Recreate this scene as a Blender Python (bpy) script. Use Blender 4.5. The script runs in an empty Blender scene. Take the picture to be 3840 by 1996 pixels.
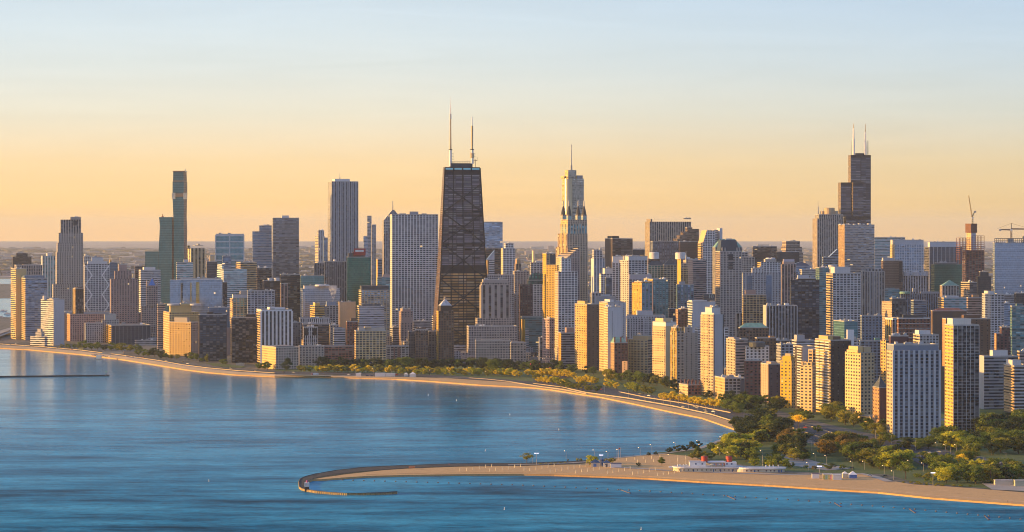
import bpy, bmesh, math, random
from mathutils import Vector, geometry

# ---------------------------------------------------------------- camera, light, exposure
F = 9700.0      # focal length in photo pixels (photo 3840 x 1996)
HC = 238.0      # camera height above the lake, metres
EL = 864.0      # photo row at eye level (the true horizon dips below it)
CX = 1920.0
SUN_EL, SUN_AZ = 9.0, -2.0
scene = bpy.context.scene
C = scene.collection
cam = bpy.data.cameras.new("camera")
cam.sensor_width = 36.0
cam.lens = 36.0 * F / 3840.0
cam.shift_x = 0.0
cam.shift_y = (EL - 998.0) / 3840.0
cam.clip_start, cam.clip_end = 1.0, 250000.0
camo = bpy.data.objects.new("camera", cam)
C.objects.link(camo)
camo.location = (0, 0, HC)
camo.rotation_euler = (math.radians(90), 0, 0)
scene.camera = camo
scene.view_settings.view_transform = 'Standard'
scene.view_settings.look = 'None'
scene.view_settings.exposure = 0.86
scene.view_settings.gamma = 1.0
scene.cycles.max_bounces = 6
scene.cycles.volume_bounces = 0
scene.cycles.use_denoising = True
scene.cycles.filter_width = 1.05
scene.cycles.sample_clamp_indirect = 4.0

def lin(r, g, b):
    f = lambda c: (c / 255 / 12.92) if c / 255 <= .04045 else ((c / 255 + .055) / 1.055) ** 2.4
    return (f(r), f(g), f(b), 1)

world = bpy.data.worlds.new("World")
scene.world = world
world.use_nodes = True
nt = world.node_tree
nt.nodes.clear()
N = nt.nodes.new
L = nt.links.new
def mth(t, op, a=None, b=None, c=None):
    n = t.nodes.new('ShaderNodeMath'); n.operation = op
    for i, v in enumerate((a, b, c)):
        if v is None: continue
        if isinstance(v, (int, float)): n.inputs[i].default_value = v
        else: t.links.new(v, n.inputs[i])
    return n.outputs[0]
def ramp(t, fac, stops, interp='LINEAR'):
    r = t.nodes.new('ShaderNodeValToRGB'); r.color_ramp.interpolation = interp
    e = r.color_ramp.elements
    while len(e) < len(stops): e.new(0.5)
    for el, (p, c) in zip(e, stops): el.position = p; el.color = c
    t.links.new(fac, r.inputs[0])
    return r.outputs[0]
tc = N('ShaderNodeTexCoord'); sx = N('ShaderNodeSeparateXYZ'); L(tc.outputs['Generated'], sx.inputs[0])
zs = mth(nt, 'SQRT', mth(nt, 'MAXIMUM', sx.outputs['Z'], 0.0))
E = lambda d: math.sqrt(math.sin(math.radians(d)))
front = ramp(nt, zs, [(0, (1.14, .62, .19, 1)), (E(.6), (1.06, .65, .25, 1)), (E(1.5), lin(248, 213, 163)), (E(2.6), lin(227, 220, 204)), (E(3.6), lin(212, 218, 220)),
    (E(4.5), lin(204, 217, 229)), (E(5.3), lin(194, 210, 228)), (E(9), lin(174, 205, 229)), (E(16), lin(134, 184, 221)), (E(30), lin(92, 148, 200)), (E(50), lin(112, 146, 196)), (1, lin(132, 156, 194))])
back = ramp(nt, zs, [(0, lin(170, 182, 214)), (E(6), lin(166, 183, 221)), (E(20), lin(156, 181, 227)), (E(50), lin(133, 165, 219)), (1, lin(132, 162, 212))])
side = N('ShaderNodeMapRange'); L(sx.outputs['Y'], side.inputs[0])
side.inputs[1].default_value = -.35; side.inputs[2].default_value = .45
mx = N('ShaderNodeMix'); mx.data_type = 'RGBA'
L(side.outputs[0], mx.inputs[0]); L(back, mx.inputs[6]); L(front, mx.inputs[7])
# the anti-solar (right) side of the upper sky is a little deeper and bluer
rt = N('ShaderNodeMapRange'); L(sx.outputs['X'], rt.inputs[0])
rt.inputs[1].default_value = -.06; rt.inputs[2].default_value = .20; rt.inputs[3].default_value = 0; rt.inputs[4].default_value = .9
wisp = N('ShaderNodeTexNoise'); wisp.inputs['Scale'].default_value = 5.0; wisp.inputs['Detail'].default_value = 4
wm = N('ShaderNodeMapping'); wm.inputs['Scale'].default_value = (2.0, 2.0, 22); wm.inputs['Rotation'].default_value = (0, .16, 0)
L(tc.outputs['Generated'], wm.inputs[0]); L(wm.outputs[0], wisp.inputs['Vector'])
tint = N('ShaderNodeMix'); tint.data_type = 'RGBA'; tint.blend_type = 'MULTIPLY'
L(rt.outputs[0], tint.inputs[0]); L(mx.outputs[2], tint.inputs[6]); tint.inputs[7].default_value = (.74, .83, .95, 1)
wv = N('ShaderNodeMapRange'); L(wisp.outputs[0], wv.inputs[0]); wv.inputs[3].default_value = .93; wv.inputs[4].default_value = 1.07; wisp.inputs['Distortion'].default_value = 1.2
wmul = N('ShaderNodeMix'); wmul.data_type = 'RGBA'; wmul.blend_type = 'MULTIPLY'; wmul.inputs[0].default_value = 1
L(tint.outputs[2], wmul.inputs[6]); L(wv.outputs[0], wmul.inputs[7])
# the sky glows round the rising sun, far outside the frame on the left
dt = N('ShaderNodeVectorMath'); dt.operation = 'DOT_PRODUCT'; L(tc.outputs['Generated'], dt.inputs[0])
a_, e_ = math.radians(SUN_AZ), math.radians(SUN_EL); dt.inputs[1].default_value = (-math.cos(a_) * math.cos(e_), math.sin(a_) * math.cos(e_), math.sin(e_))
gw = mth(nt, 'POWER', mth(nt, 'MAXIMUM', dt.outputs['Value'], 0.0), 14.0)
gmx = N('ShaderNodeMix'); gmx.data_type = 'RGBA'; gmx.blend_type = 'ADD'; L(gw, gmx.inputs[0]); L(wmul.outputs[2], gmx.inputs[6]); gmx.inputs[7].default_value = (2.2, 1.25, .40, 1)
bg = N('ShaderNodeBackground'); L(gmx.outputs[2], bg.inputs[0]); bg.inputs[1].default_value = .525
sky = N('ShaderNodeTexSky'); sky.sky_type = 'NISHITA'; sky.sun_disc = False
sky.sun_elevation = math.radians(SUN_EL); sky.sun_rotation = math.radians(-90 - SUN_AZ)
bg2 = N('ShaderNodeBackground'); L(sky.outputs[0], bg2.inputs[0]); bg2.inputs[1].default_value = .026
ad = N('ShaderNodeAddShader'); L(bg.outputs[0], ad.inputs[0]); L(bg2.outputs[0], ad.inputs[1])
wo = N('ShaderNodeOutputWorld'); L(ad.outputs[0], wo.inputs[0])

sun = bpy.data.lights.new("sun", 'SUN')
sun.energy, sun.angle, sun.color = 5.0, math.radians(.5), (1.0, .545, .13)
suno = bpy.data.objects.new("sun", sun); C.objects.link(suno)
ce = math.cos(math.radians(SUN_EL))
sdir = Vector((-math.cos(math.radians(SUN_AZ)) * ce, math.sin(math.radians(SUN_AZ)) * ce, math.sin(math.radians(SUN_EL))))
suno.rotation_euler = sdir.to_track_quat('Z', 'Y').to_euler()
suno.location = (-2000, 3000, 2000)

# ---------------------------------------------------------------- pixels to places
CROP = {'N': (0, 0, 1), 'A1': (0, 600, 3.347), 'A2': (0, 960, 3.347), 'B1': (600, 600, 3.347), 'B2': (600, 960, 2.789), 'C1': (1200, 600, 3.347),
        'C2': (1200, 960, 2.789), 'D1': (1600, 340, 2.911), 'D2': (1700, 760, 2.789), 'E1': (2200, 760, 2.789), 'E2': (2760, 700, 2.789),
        'E3': (3200, 700, 2.789), 'F1': (1800, 1100, 3.347), 'F2': (2200, 1100, 2.789), 'F3': (2700, 1100, 2.231), 'F4': (3200, 1100, 2.231),
        'G': (3000, 400, 2.232), 'P1': (1000, 1600, 2.683), 'P2': (1900, 1600, 3.381), 'P3': (2440, 1580, 3.68), 'P4': (3000, 1560, 3.067),
        'Q5': (2840, 1480, 5.15), 'Z1': (2500, 1080, 6.0875), 'Z2': (3240, 1180, 6.0875), 'Z3': (1080, 1040, 6.0875), 'Z4': (0, 1000, 4.184)}
cvx = lambda k, x: CROP[k][0] + x / CROP[k][2]
cvy = lambda k, y: CROP[k][1] + y / CROP[k][2]
LAND = 1.6
def gp(px, py, z=LAND):                       # the place on level ground z seen at a photo point
    D = (HC - z) * F / (py - EL)
    return Vector(((px - CX) / F * D, D, z))
def at(px, py, D):                            # the place at distance D
    return Vector(((px - CX) / F * D, D, HC - (py - EL) * D / F))
zat = lambda py, D: HC - (py - EL) * D / F

# ---------------------------------------------------------------- object helpers
def tag(o, label=None, cat=None, group=None, kind=None):
    for k, v in (('label', label), ('category', cat), ('group', group), ('kind', kind)):
        if v: o[k] = v
    return o
def empty(name, loc):
    o = bpy.data.objects.new(name, None); C.objects.link(o); o.location = loc; o.empty_display_size = 1
    return o
class MB:
    """collects faces; build() links them as one mesh object"""
    def __init__(s): s.v = []; s.f = []; s.m = []; s.uv = []
    def quad(s, pts, m=0, uv=None):
        b = len(s.v); s.v += [tuple(p) for p in pts]; s.f.append(tuple(range(b, b + len(pts)))); s.m.append(m)
        s.uv += list(uv) if uv else [(p[0] + p[1], p[2]) for p in pts]
    def box(s, o, a, b, c, m=0):              # corner o and three edge vectors
        o, a, b, c = Vector(o), Vector(a), Vector(b), Vector(c)
        P = [o, o + a, o + a + b, o + b, o + c, o + a + c, o + a + b + c, o + b + c]
        lw, lb, lc = a.length, b.length, c.length
        for idx, w, h in (((0, 1, 5, 4), lw, lc), ((1, 2, 6, 5), lb, lc), ((2, 3, 7, 6), lw, lc), ((3, 0, 4, 7), lb, lc), ((4, 5, 6, 7), lw, lb), ((3, 2, 1, 0), lw, lb)):
            s.quad([P[i] for i in idx], m, [(0, 0), (w, 0), (w, h), (0, h)])
    def abox(s, x0, y0, z0, x1, y1, z1, m=0):
        s.box((x0, y0, z0), (x1 - x0, 0, 0), (0, y1 - y0, 0), (0, 0, z1 - z0), m)
    def tube(s, prof, n=10, c=(0, 0), m=0, ax=None):  # lathe round a vertical axis, prof = [(r, z)]
        for (r0, z0), (r1, z1) in zip(prof, prof[1:]):
            for k in range(n):
                a0, a1 = 2 * math.pi * k / n, 2 * math.pi * (k + 1) / n
                P = [(c[0] + r0 * math.cos(a0), c[1] + r0 * math.sin(a0), z0), (c[0] + r0 * math.cos(a1), c[1] + r0 * math.sin(a1), z0),
                     (c[0] + r1 * math.cos(a1), c[1] + r1 * math.sin(a1), z1), (c[0] + r1 * math.cos(a0), c[1] + r1 * math.sin(a0), z1)]
                s.quad(P, m, [(r0 * a0, z0), (r0 * a1, z0), (r0 * a1, z1), (r0 * a0, z1)])
        for r, z, rev in ((prof[0][0], prof[0][1], True), (prof[-1][0], prof[-1][1], False)):
            if r > .01:
                P = [(c[0] + r * math.cos(2 * math.pi * k / n), c[1] + r * math.sin(2 * math.pi * k / n), z) for k in range(n)]
                s.quad(P[::-1] if rev else P, m)
    def bar(s, a, b, w, m=0):                 # square bar from a to b
        a, b = Vector(a), Vector(b); d = b - a
        up = Vector((0, 0, 1)) if abs(d.normalized().z) < .9 else Vector((0, 1, 0))
        u = d.cross(up).normalized() * w; v = d.cross(u).normalized() * w
        s.box(a - u / 2 - v / 2, d, u, v, m)
    def build(s, name, mats, parent=None, loc=None, smooth=False):
        me = bpy.data.meshes.new(name)
        me.from_pydata(s.v, [], s.f)
        ul = me.uv_layers.new(name="UVMap")
        flat = [c for p in s.uv for c in p]
        ul.data.foreach_set("uv", flat)
        me.polygons.foreach_set("material_index", s.m)
        if smooth: me.polygons.foreach_set("use_smooth", [True] * len(s.f))
        for mt in (mats if isinstance(mats, (list, tuple)) else [mats]): me.materials.append(mt)
        me.update()
        o = bpy.data.objects.new(name, me); C.objects.link(o)
        if parent: o.parent = parent
        if loc is not None: o.location = loc
        return o

# ---------------------------------------------------------------- materials
def plain(name, col, rough=.8, metal=0.0, var=.18, scale=.08, emit=0, bump=0):
    m = bpy.data.materials.new(name); m.use_nodes = True; t = m.node_tree
    b = t.nodes['Principled BSDF']
    b.inputs['Roughness'].default_value = rough; b.inputs['Metallic'].default_value = metal
    if var:
        tcn = t.nodes.new('ShaderNodeTexCoord'); nz = t.nodes.new('ShaderNodeTexNoise')
        nz.inputs['Scale'].default_value = scale; nz.inputs['Detail'].default_value = 6
        t.links.new(tcn.outputs['Object'], nz.inputs['Vector'])
        c0 = tuple(c * (1 - var) for c in col[:3]) + (1,); c1 = tuple(min(1, c * (1 + var)) for c in col[:3]) + (1,)
        t.links.new(ramp(t, nz.outputs[0], [(.3, c0), (.7, c1)]), b.inputs['Base Color'])
    else:
        b.inputs['Base Color'].default_value = tuple(col[:3]) + (1,)
    if emit:
        b.inputs['Emission Color'].default_value = tuple(col[:3]) + (1,); b.inputs['Emission Strength'].default_value = emit
    return m

# facade node group: a grid of windows with their own tint, tilt, blinds and a few lamps
fg = bpy.data.node_groups.new("facade", 'ShaderNodeTree')
I = fg.interface
for nm, ty, dv in (('Wall', 'NodeSocketColor', (.4, .4, .4, 1)), ('Glass', 'NodeSocketColor', (.02, .02, .03, 1)), ('Bay', 'NodeSocketFloat', 4), ('Floor', 'NodeSocketFloat', 3.5),
                   ('WX', 'NodeSocketFloat', .5), ('WY', 'NodeSocketFloat', .5), ('Span', 'NodeSocketFloat', 0), ('Metal', 'NodeSocketFloat', 0), ('Seed', 'NodeSocketFloat', 0),
                   ('Lit', 'NodeSocketFloat', .004), ('Blind', 'NodeSocketFloat', .2), ('Var', 'NodeSocketFloat', 1.0)):
    sk = I.new_socket(nm, in_out='INPUT', socket_type=ty); sk.default_value = dv
I.new_socket('Shader', in_out='OUTPUT', socket_type='NodeSocketShader')
def build_facade():
    t = fg; n = t.nodes.new; l = t.links.new
    gi = n('NodeGroupInput'); go = n('NodeGroupOutput')
    uv = n('ShaderNodeUVMap'); uv.uv_map = "UVMap"; s = n('ShaderNodeSeparateXYZ'); l(uv.outputs[0], s.inputs[0])
    G = gi.outputs
    un = mth(t, 'DIVIDE', s.outputs[0], G['Bay']); vn = mth(t, 'DIVIDE', s.outputs[1], G['Floor'])
    def inside(x, w):
        return mth(t, 'LESS_THAN', mth(t, 'ABSOLUTE', mth(t, 'SUBTRACT', mth(t, 'FRACT', x), .5)), mth(t, 'MULTIPLY', w, .5))
    mxx, myy = inside(un, G['WX']), inside(vn, G['WY'])
    mask = mth(t, 'MULTIPLY', mxx, myy)
    cb = n('ShaderNodeCombineXYZ'); l(mth(t, 'FLOOR', un), cb.inputs[0]); l(mth(t, 'FLOOR', vn), cb.inputs[1]); l(G['Seed'], cb.inputs[2])
    wn = n('ShaderNodeTexWhiteNoise'); wn.noise_dimensions = '3D'; l(cb.outputs[0], wn.inputs['Vector'])
    sc = n('ShaderNodeSeparateColor'); l(wn.outputs['Color'], sc.inputs[0])
    r1, r2, r3 = sc.outputs[0], sc.outputs[1], sc.outputs[2]
    def mix(f, a, b, bt='MIX'):
        m = n('ShaderNodeMix'); m.data_type = 'RGBA'; m.blend_type = bt
        for sock, v in ((m.inputs[0], f), (m.inputs[6], a), (m.inputs[7], b)):
            if isinstance(v, (int, float)): sock.default_value = v
            elif isinstance(v, tuple): sock.default_value = v
            else: l(v, sock)
        return m.outputs[2]
    tco = n('ShaderNodeTexCoord')
    nz = n('ShaderNodeTexNoise'); nz.inputs['Scale'].default_value = .035; nz.inputs['Detail'].default_value = 5; l(tco.outputs['Object'], nz.inputs['Vector'])
    mp = n('ShaderNodeMapping'); mp.inputs['Scale'].default_value = (.5, .5, .03); l(tco.outputs['Object'], mp.inputs[0])
    n2 = n('ShaderNodeTexNoise'); n2.inputs['Scale'].default_value = 1; n2.inputs['Detail'].default_value = 3; l(mp.outputs[0], n2.inputs['Vector'])
    grime = mth(t, 'ADD', mth(t, 'MULTIPLY', nz.outputs[0], .30), mth(t, 'MULTIPLY', n2.outputs[0], .26))
    grime = mth(t, 'ADD', grime, .72)
    oi = n('ShaderNodeObjectInfo'); wl = n('ShaderNodeTexWhiteNoise'); wl.noise_dimensions = '3D'; l(oi.outputs['Location'], wl.inputs['Vector'])
    hs = n('ShaderNodeHueSaturation'); sl = n('ShaderNodeSeparateColor'); l(wl.outputs['Color'], sl.inputs[0]); l(G['Wall'], hs.inputs['Color'])
    l(mth(t, 'MULTIPLY_ADD', sl.outputs[0], .02, .49), hs.inputs['Hue']); l(mth(t, 'MULTIPLY_ADD', sl.outputs[1], .4, .8), hs.inputs['Saturation']); l(mth(t, 'MULTIPLY_ADD', sl.outputs[2], .34, .83), hs.inputs['Value'])
    rw = n('ShaderNodeTexWhiteNoise'); rw.noise_dimensions = '2D'; cr_ = n('ShaderNodeCombineXYZ'); l(mth(t, 'FLOOR', vn), cr_.inputs[0]); l(G['Seed'], cr_.inputs[1]); l(cr_.outputs[0], rw.inputs['Vector'])
    wall = mix(1.0, hs.outputs[0], grime, 'MULTIPLY')
    gl = mix(1.0, G['Glass'], mth(t, 'ADD', mth(t, 'MULTIPLY', mth(t, 'ADD', mth(t, 'SUBTRACT', r1, .5), mth(t, 'MULTIPLY', mth(t, 'SUBTRACT', rw.outputs['Value'], .5), .7)), G['Var']), 1.0), 'MULTIPLY')
    blind = mth(t, 'MULTIPLY', mth(t, 'GREATER_THAN', r3, .72), G['Blind'])
    gl = mix(blind, gl, (.42, .40, .36, 1))
    spc = mix(G['Span'], wall, gl)
    col = mix(mxx, wall, mix(myy, spc, gl))
    geo = n('ShaderNodeNewGeometry')
    jit = n('ShaderNodeVectorMath'); jit.operation = 'SUBTRACT'; l(wn.outputs['Color'], jit.inputs[0]); jit.inputs[1].default_value = (.5, .5, .5)
    js = n('ShaderNodeVectorMath'); js.operation = 'SCALE'; l(jit.outputs[0], js.inputs[0]); l(mth(t, 'MULTIPLY', mth(t, 'MULTIPLY', mask, G['Var']), .06), js.inputs['Scale'])
    ja = n('ShaderNodeVectorMath'); ja.operation = 'ADD'; l(geo.outputs['Normal'], ja.inputs[0]); l(js.outputs[0], ja.inputs[1])
    jn = n('ShaderNodeVectorMath'); jn.operation = 'NORMALIZE'; l(ja.outputs[0], jn.inputs[0])
    b = n('ShaderNodeBsdfPrincipled')
    l(col, b.inputs['Base Color']); l(jn.outputs[0], b.inputs['Normal'])
    l(mth(t, 'MULTIPLY_ADD', mask, -.68, .80), b.inputs['Roughness'])
    l(mth(t, 'MULTIPLY', mask, G['Metal']), b.inputs['Metallic'])
    lit = mth(t, 'MULTIPLY', mask, mth(t, 'GREATER_THAN', r2, mth(t, 'SUBTRACT', 1.0, G['Lit'])))
    b.inputs['Emission Color'].default_value = (1, .62, .22, 1); l(mth(t, 'MULTIPLY', lit, .55), b.inputs['Emission Strength'])
    l(b.outputs[0], go.inputs[0])
build_facade()

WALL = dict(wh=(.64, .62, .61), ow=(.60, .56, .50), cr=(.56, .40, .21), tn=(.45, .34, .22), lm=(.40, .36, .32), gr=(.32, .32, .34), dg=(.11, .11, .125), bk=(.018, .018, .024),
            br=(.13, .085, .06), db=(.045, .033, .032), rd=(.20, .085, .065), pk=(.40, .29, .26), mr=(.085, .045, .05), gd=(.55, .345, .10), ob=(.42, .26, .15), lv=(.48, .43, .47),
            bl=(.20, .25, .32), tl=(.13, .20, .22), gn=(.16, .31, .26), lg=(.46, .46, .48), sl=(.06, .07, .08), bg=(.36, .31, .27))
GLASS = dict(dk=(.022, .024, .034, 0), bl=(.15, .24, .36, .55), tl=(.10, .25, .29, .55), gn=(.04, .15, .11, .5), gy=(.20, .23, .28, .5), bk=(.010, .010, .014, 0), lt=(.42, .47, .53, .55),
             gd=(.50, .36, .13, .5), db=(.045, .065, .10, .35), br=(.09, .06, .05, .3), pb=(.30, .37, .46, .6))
PAT = dict(g=(4.8, 4.4, .58, .60, 0), G=(4.4, 4.0, .70, .66, 0), b=(6.2, 3.9, .83, .66, 0), h=(7.0, 4.2, 1.01, .52, 0), H=(7.0, 4.0, 1.01, .68, 0), v=(6.2, 3.6, .54, .72, .85),
           V=(5.0, 3.6, .60, .78, .9), u=(11, 3.8, .40, .75, .9), c=(2.2, 3.9, .92, .80, .6), k=(3.2, 3.9, .95, .84, .8), s=(8.0, 3.5, .22, .42, 0), m=(5.6, 4.3, .50, .54, 0), n=(50, 50, 0, 0, 0), x=(6.2, 4.1, .54, .50, 0), y=(5.6, 4.3, .42, .46, 0), p=(4.0, 7.0, .60, .80, .5),
           w=(6.2, 4.1, .72, .64, 0))
_mc = {}
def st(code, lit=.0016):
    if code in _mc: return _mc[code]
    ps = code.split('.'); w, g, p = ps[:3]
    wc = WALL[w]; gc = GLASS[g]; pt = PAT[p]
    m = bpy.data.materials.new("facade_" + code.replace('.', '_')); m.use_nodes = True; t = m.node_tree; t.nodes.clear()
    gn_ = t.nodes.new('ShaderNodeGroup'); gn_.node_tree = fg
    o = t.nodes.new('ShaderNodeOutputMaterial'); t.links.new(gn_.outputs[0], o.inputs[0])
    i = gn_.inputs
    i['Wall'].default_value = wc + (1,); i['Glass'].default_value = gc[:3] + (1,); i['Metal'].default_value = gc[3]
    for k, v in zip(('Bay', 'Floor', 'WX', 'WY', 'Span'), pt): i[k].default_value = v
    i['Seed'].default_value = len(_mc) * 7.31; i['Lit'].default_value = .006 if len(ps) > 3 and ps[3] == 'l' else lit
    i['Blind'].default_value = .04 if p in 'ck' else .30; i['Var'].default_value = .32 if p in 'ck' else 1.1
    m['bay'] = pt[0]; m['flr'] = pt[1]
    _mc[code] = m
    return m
M_ROOF = plain("roof_gravel", (.20, .19, .19), .9, var=.3, scale=.15)
M_METAL = plain("metal_grey", (.35, .36, .38), .5, .3)
M_WHITE = plain("white_paint", (.70, .69, .67), .6)
M_DARK = plain("dark_metal", (.03, .03, .04), .6)
M_CONC = plain("pale_concrete", (.48, .44, .38), .85)
M_CAPS = plain("coping", (.40, .38, .36), .85)
# ---------------------------------------------------------------- generic building
rng = random.Random(11)
NAMES = dict(A=('apartment_tower', 'apartment tower'), O=('office_tower', 'office tower'), H=('hotel_building', 'hotel'), L=('city_building', 'building'), S=('skyscraper', 'skyscraper'),
             G=('glass_tower', 'glass tower'), K=('church_building', 'church'))
def solve(x0, xm, x1, D, th=None):
    """yaw, front width and side depth of a block whose left edge, near corner and right edge are seen at x0, xm, x1"""
    t0, tm, t1 = ((x - CX) / F for x in (x0, xm, x1))
    def wl(th):
        c, s = math.cos(th), math.sin(th); X = tm * D
        return (t1 * D - X) / (c - t1 * s), (X - t0 * D) / max(.02, s + t0 * c)
    if th is None:
        phi = math.atan(tm); th = math.radians(12) - .5 * phi
        for _ in range(80):
            W, Ls = wl(th)
            if Ls > 1.7 * W + 4 and th < math.radians(60): th += math.radians(.6)
            elif Ls < .42 * W and th > math.radians(3.2): th -= math.radians(.4)
            else: break
    W, Ls = wl(th)
    return th, W, Ls
class Rec: pass
def loft(rec, prof, D, mats, name='wall', top=True, inset=0.0, fit=True):
    """prof = [(py or ('z', z), x0, xm, x1)] bottom to top, pixel columns at distance D; returns the mesh object"""
    mb = MB(); rings = []
    c, s = math.cos(rec.th), math.sin(rec.th); f = Vector((c, s, 0)); g = Vector((-s, c, 0))
    for py, x0, xm, x1 in prof:
        z = py[1] if isinstance(py, tuple) else zat(py, D)
        t0, tm, t1 = ((x - CX) / F for x in (x0, xm, x1)); X = tm * D
        W = (t1 * D - X) / (c - t1 * s); Ls = (X - t0 * D) / max(.02, s + t0 * c)
        Ls = max(Ls, rec.minL if hasattr(rec, 'minL') else 3)
        P = Vector((X, D, z)); rings.append((P, P + f * W, P + f * W + g * Ls, P + g * Ls, W, Ls, z))
    loc = rec.loc
    W0, L0 = rings[0][4], rings[0][5]
    bay = mats[0].get('bay', 4); bl = mats[1].get('bay', 4); fl = mats[0].get('flr', 3.5)
    su = max(1, round(W0 / bay)) * bay / W0 if fit else 1; sl = max(1, round(L0 / bl)) * bl / L0
    zt = rings[-1][6]
    for a, b in zip(rings, rings[1:]):
        for i, j, wi, k, mi in ((0, 1, 4, su, 0), (1, 2, 5, sl, 1), (2, 3, 4, su, 0), (3, 0, 5, sl, 1)):
            wa, wb = a[wi], b[wi]
            off = 400 * fl
            if i in (1, 3): ua, ub = (0, wa), (0, wb)
            else: ua, ub = ((W0 - wa) / 2, (W0 + wa) / 2), ((W0 - wb) / 2, (W0 + wb) / 2)
            mb.quad([a[i] - loc, a[j] - loc, b[j] - loc, b[i] - loc], mi,
                    [(ua[0] * k, a[6] - zt + off), (ua[1] * k, a[6] - zt + off), (ub[1] * k, b[6] - zt + off), (ub[0] * k, b[6] - zt + off)])
    if top:
        r = rings[-1]; mb.quad([r[0] - loc, r[1] - loc, r[2] - loc, r[3] - loc], 2)
    r = rings[-1]
    rec.P, rec.W, rec.L, rec.z, rec.D, rec.f, rec.g, rec.rings = r[0].copy(), r[4], r[5], r[6], D, f, g, rings
    return mb.build(name, list(mats), rec.root)
def roofing(rec, n_units=4, mat=None, par=True):
    """parapet rim and small plant on the flat top of the last block"""
    P, f, g, W, Ls = rec.P - rec.loc, rec.f, rec.g, rec.W, rec.L
    if par and W > 6 and Ls > 6:
        mb = MB(); t = min(1.0, W * .03 + .3); h = 1.3
        up = Vector((0, 0, h))
        o = P - f * .12 - g * .12; w2, l2 = W + .24, Ls + .24
        mb.box(o, f * w2, g * t, up); mb.box(o + g * (l2 - t), f * w2, g * t, up)
        mb.box(o + g * t, f * t, g * (l2 - 2 * t), up); mb.box(o + f * (w2 - t) + g * t, f * t, g * (l2 - 2 * t), up)
        mb.build('parapet', mat or M_CAPS, rec.root)
    for k in range(n_units):
        if W < 10 or Ls < 7: break
        w, d, h = rng.uniform(2.5, min(7, W * .25)), rng.uniform(2, min(6, Ls * .3)), rng.uniform(1.8, 4.2)
        o = P + f * rng.uniform(1.5, W - w - 1.5) + g * rng.uniform(1.2, max(1.4, Ls - d - 1.2))
        mb = MB(); mb.box(o, f * w, g * d, Vector((0, 0, h)))
        if rng.random() < .6:
            q = o + f * w * .3 + g * d * .4 + Vector((0, 0, h)); mb.tube([(.7, q.z), (.7, q.z + 1.1)], 8, (q.x, q.y))
        mb.build('roof_unit', rng.choice((M_METAL, M_WHITE, M_CAPS)), rec.root)
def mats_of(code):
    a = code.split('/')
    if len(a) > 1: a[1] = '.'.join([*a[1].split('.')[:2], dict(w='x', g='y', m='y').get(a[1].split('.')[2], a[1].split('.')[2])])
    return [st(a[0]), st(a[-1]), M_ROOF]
def box_on(rec, crop, xa, xb, yt, mats, name, d0=.2, d1=.8, z0=None):
    """a smaller block standing on the current roof, seen between columns xa and xb up to row yt"""
    f0 = (cvx(crop, xa) - rec.px[1]) / max(1, rec.px[2] - rec.px[1]); f1 = (cvx(crop, xb) - rec.px[1]) / max(1, rec.px[2] - rec.px[1])
    f0, f1 = max(.02, f0), min(.98, f1)
    if f1 - f0 < .08: f1 = f0 + .08
    z0 = rec.z - .02 if z0 is None else z0
    h = max(1.5, zat(cvy(crop, yt), rec.D + rec.L * d0) - z0)
    mb = MB(); o = rec.P - rec.loc + rec.f * rec.W * f0 + rec.g * rec.L * d0; o.z = z0
    mb.box(o, rec.f * rec.W * (f1 - f0), rec.g * rec.L * (d1 - d0), Vector((0, 0, h)))
    for i in range(len(mb.m)): mb.m[i] = (0, 1, 0, 1, 2, 2)[i % 6]
    mb.build(name, mats, rec.root)
    return o, f0, f1, h
ALL = []
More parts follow.
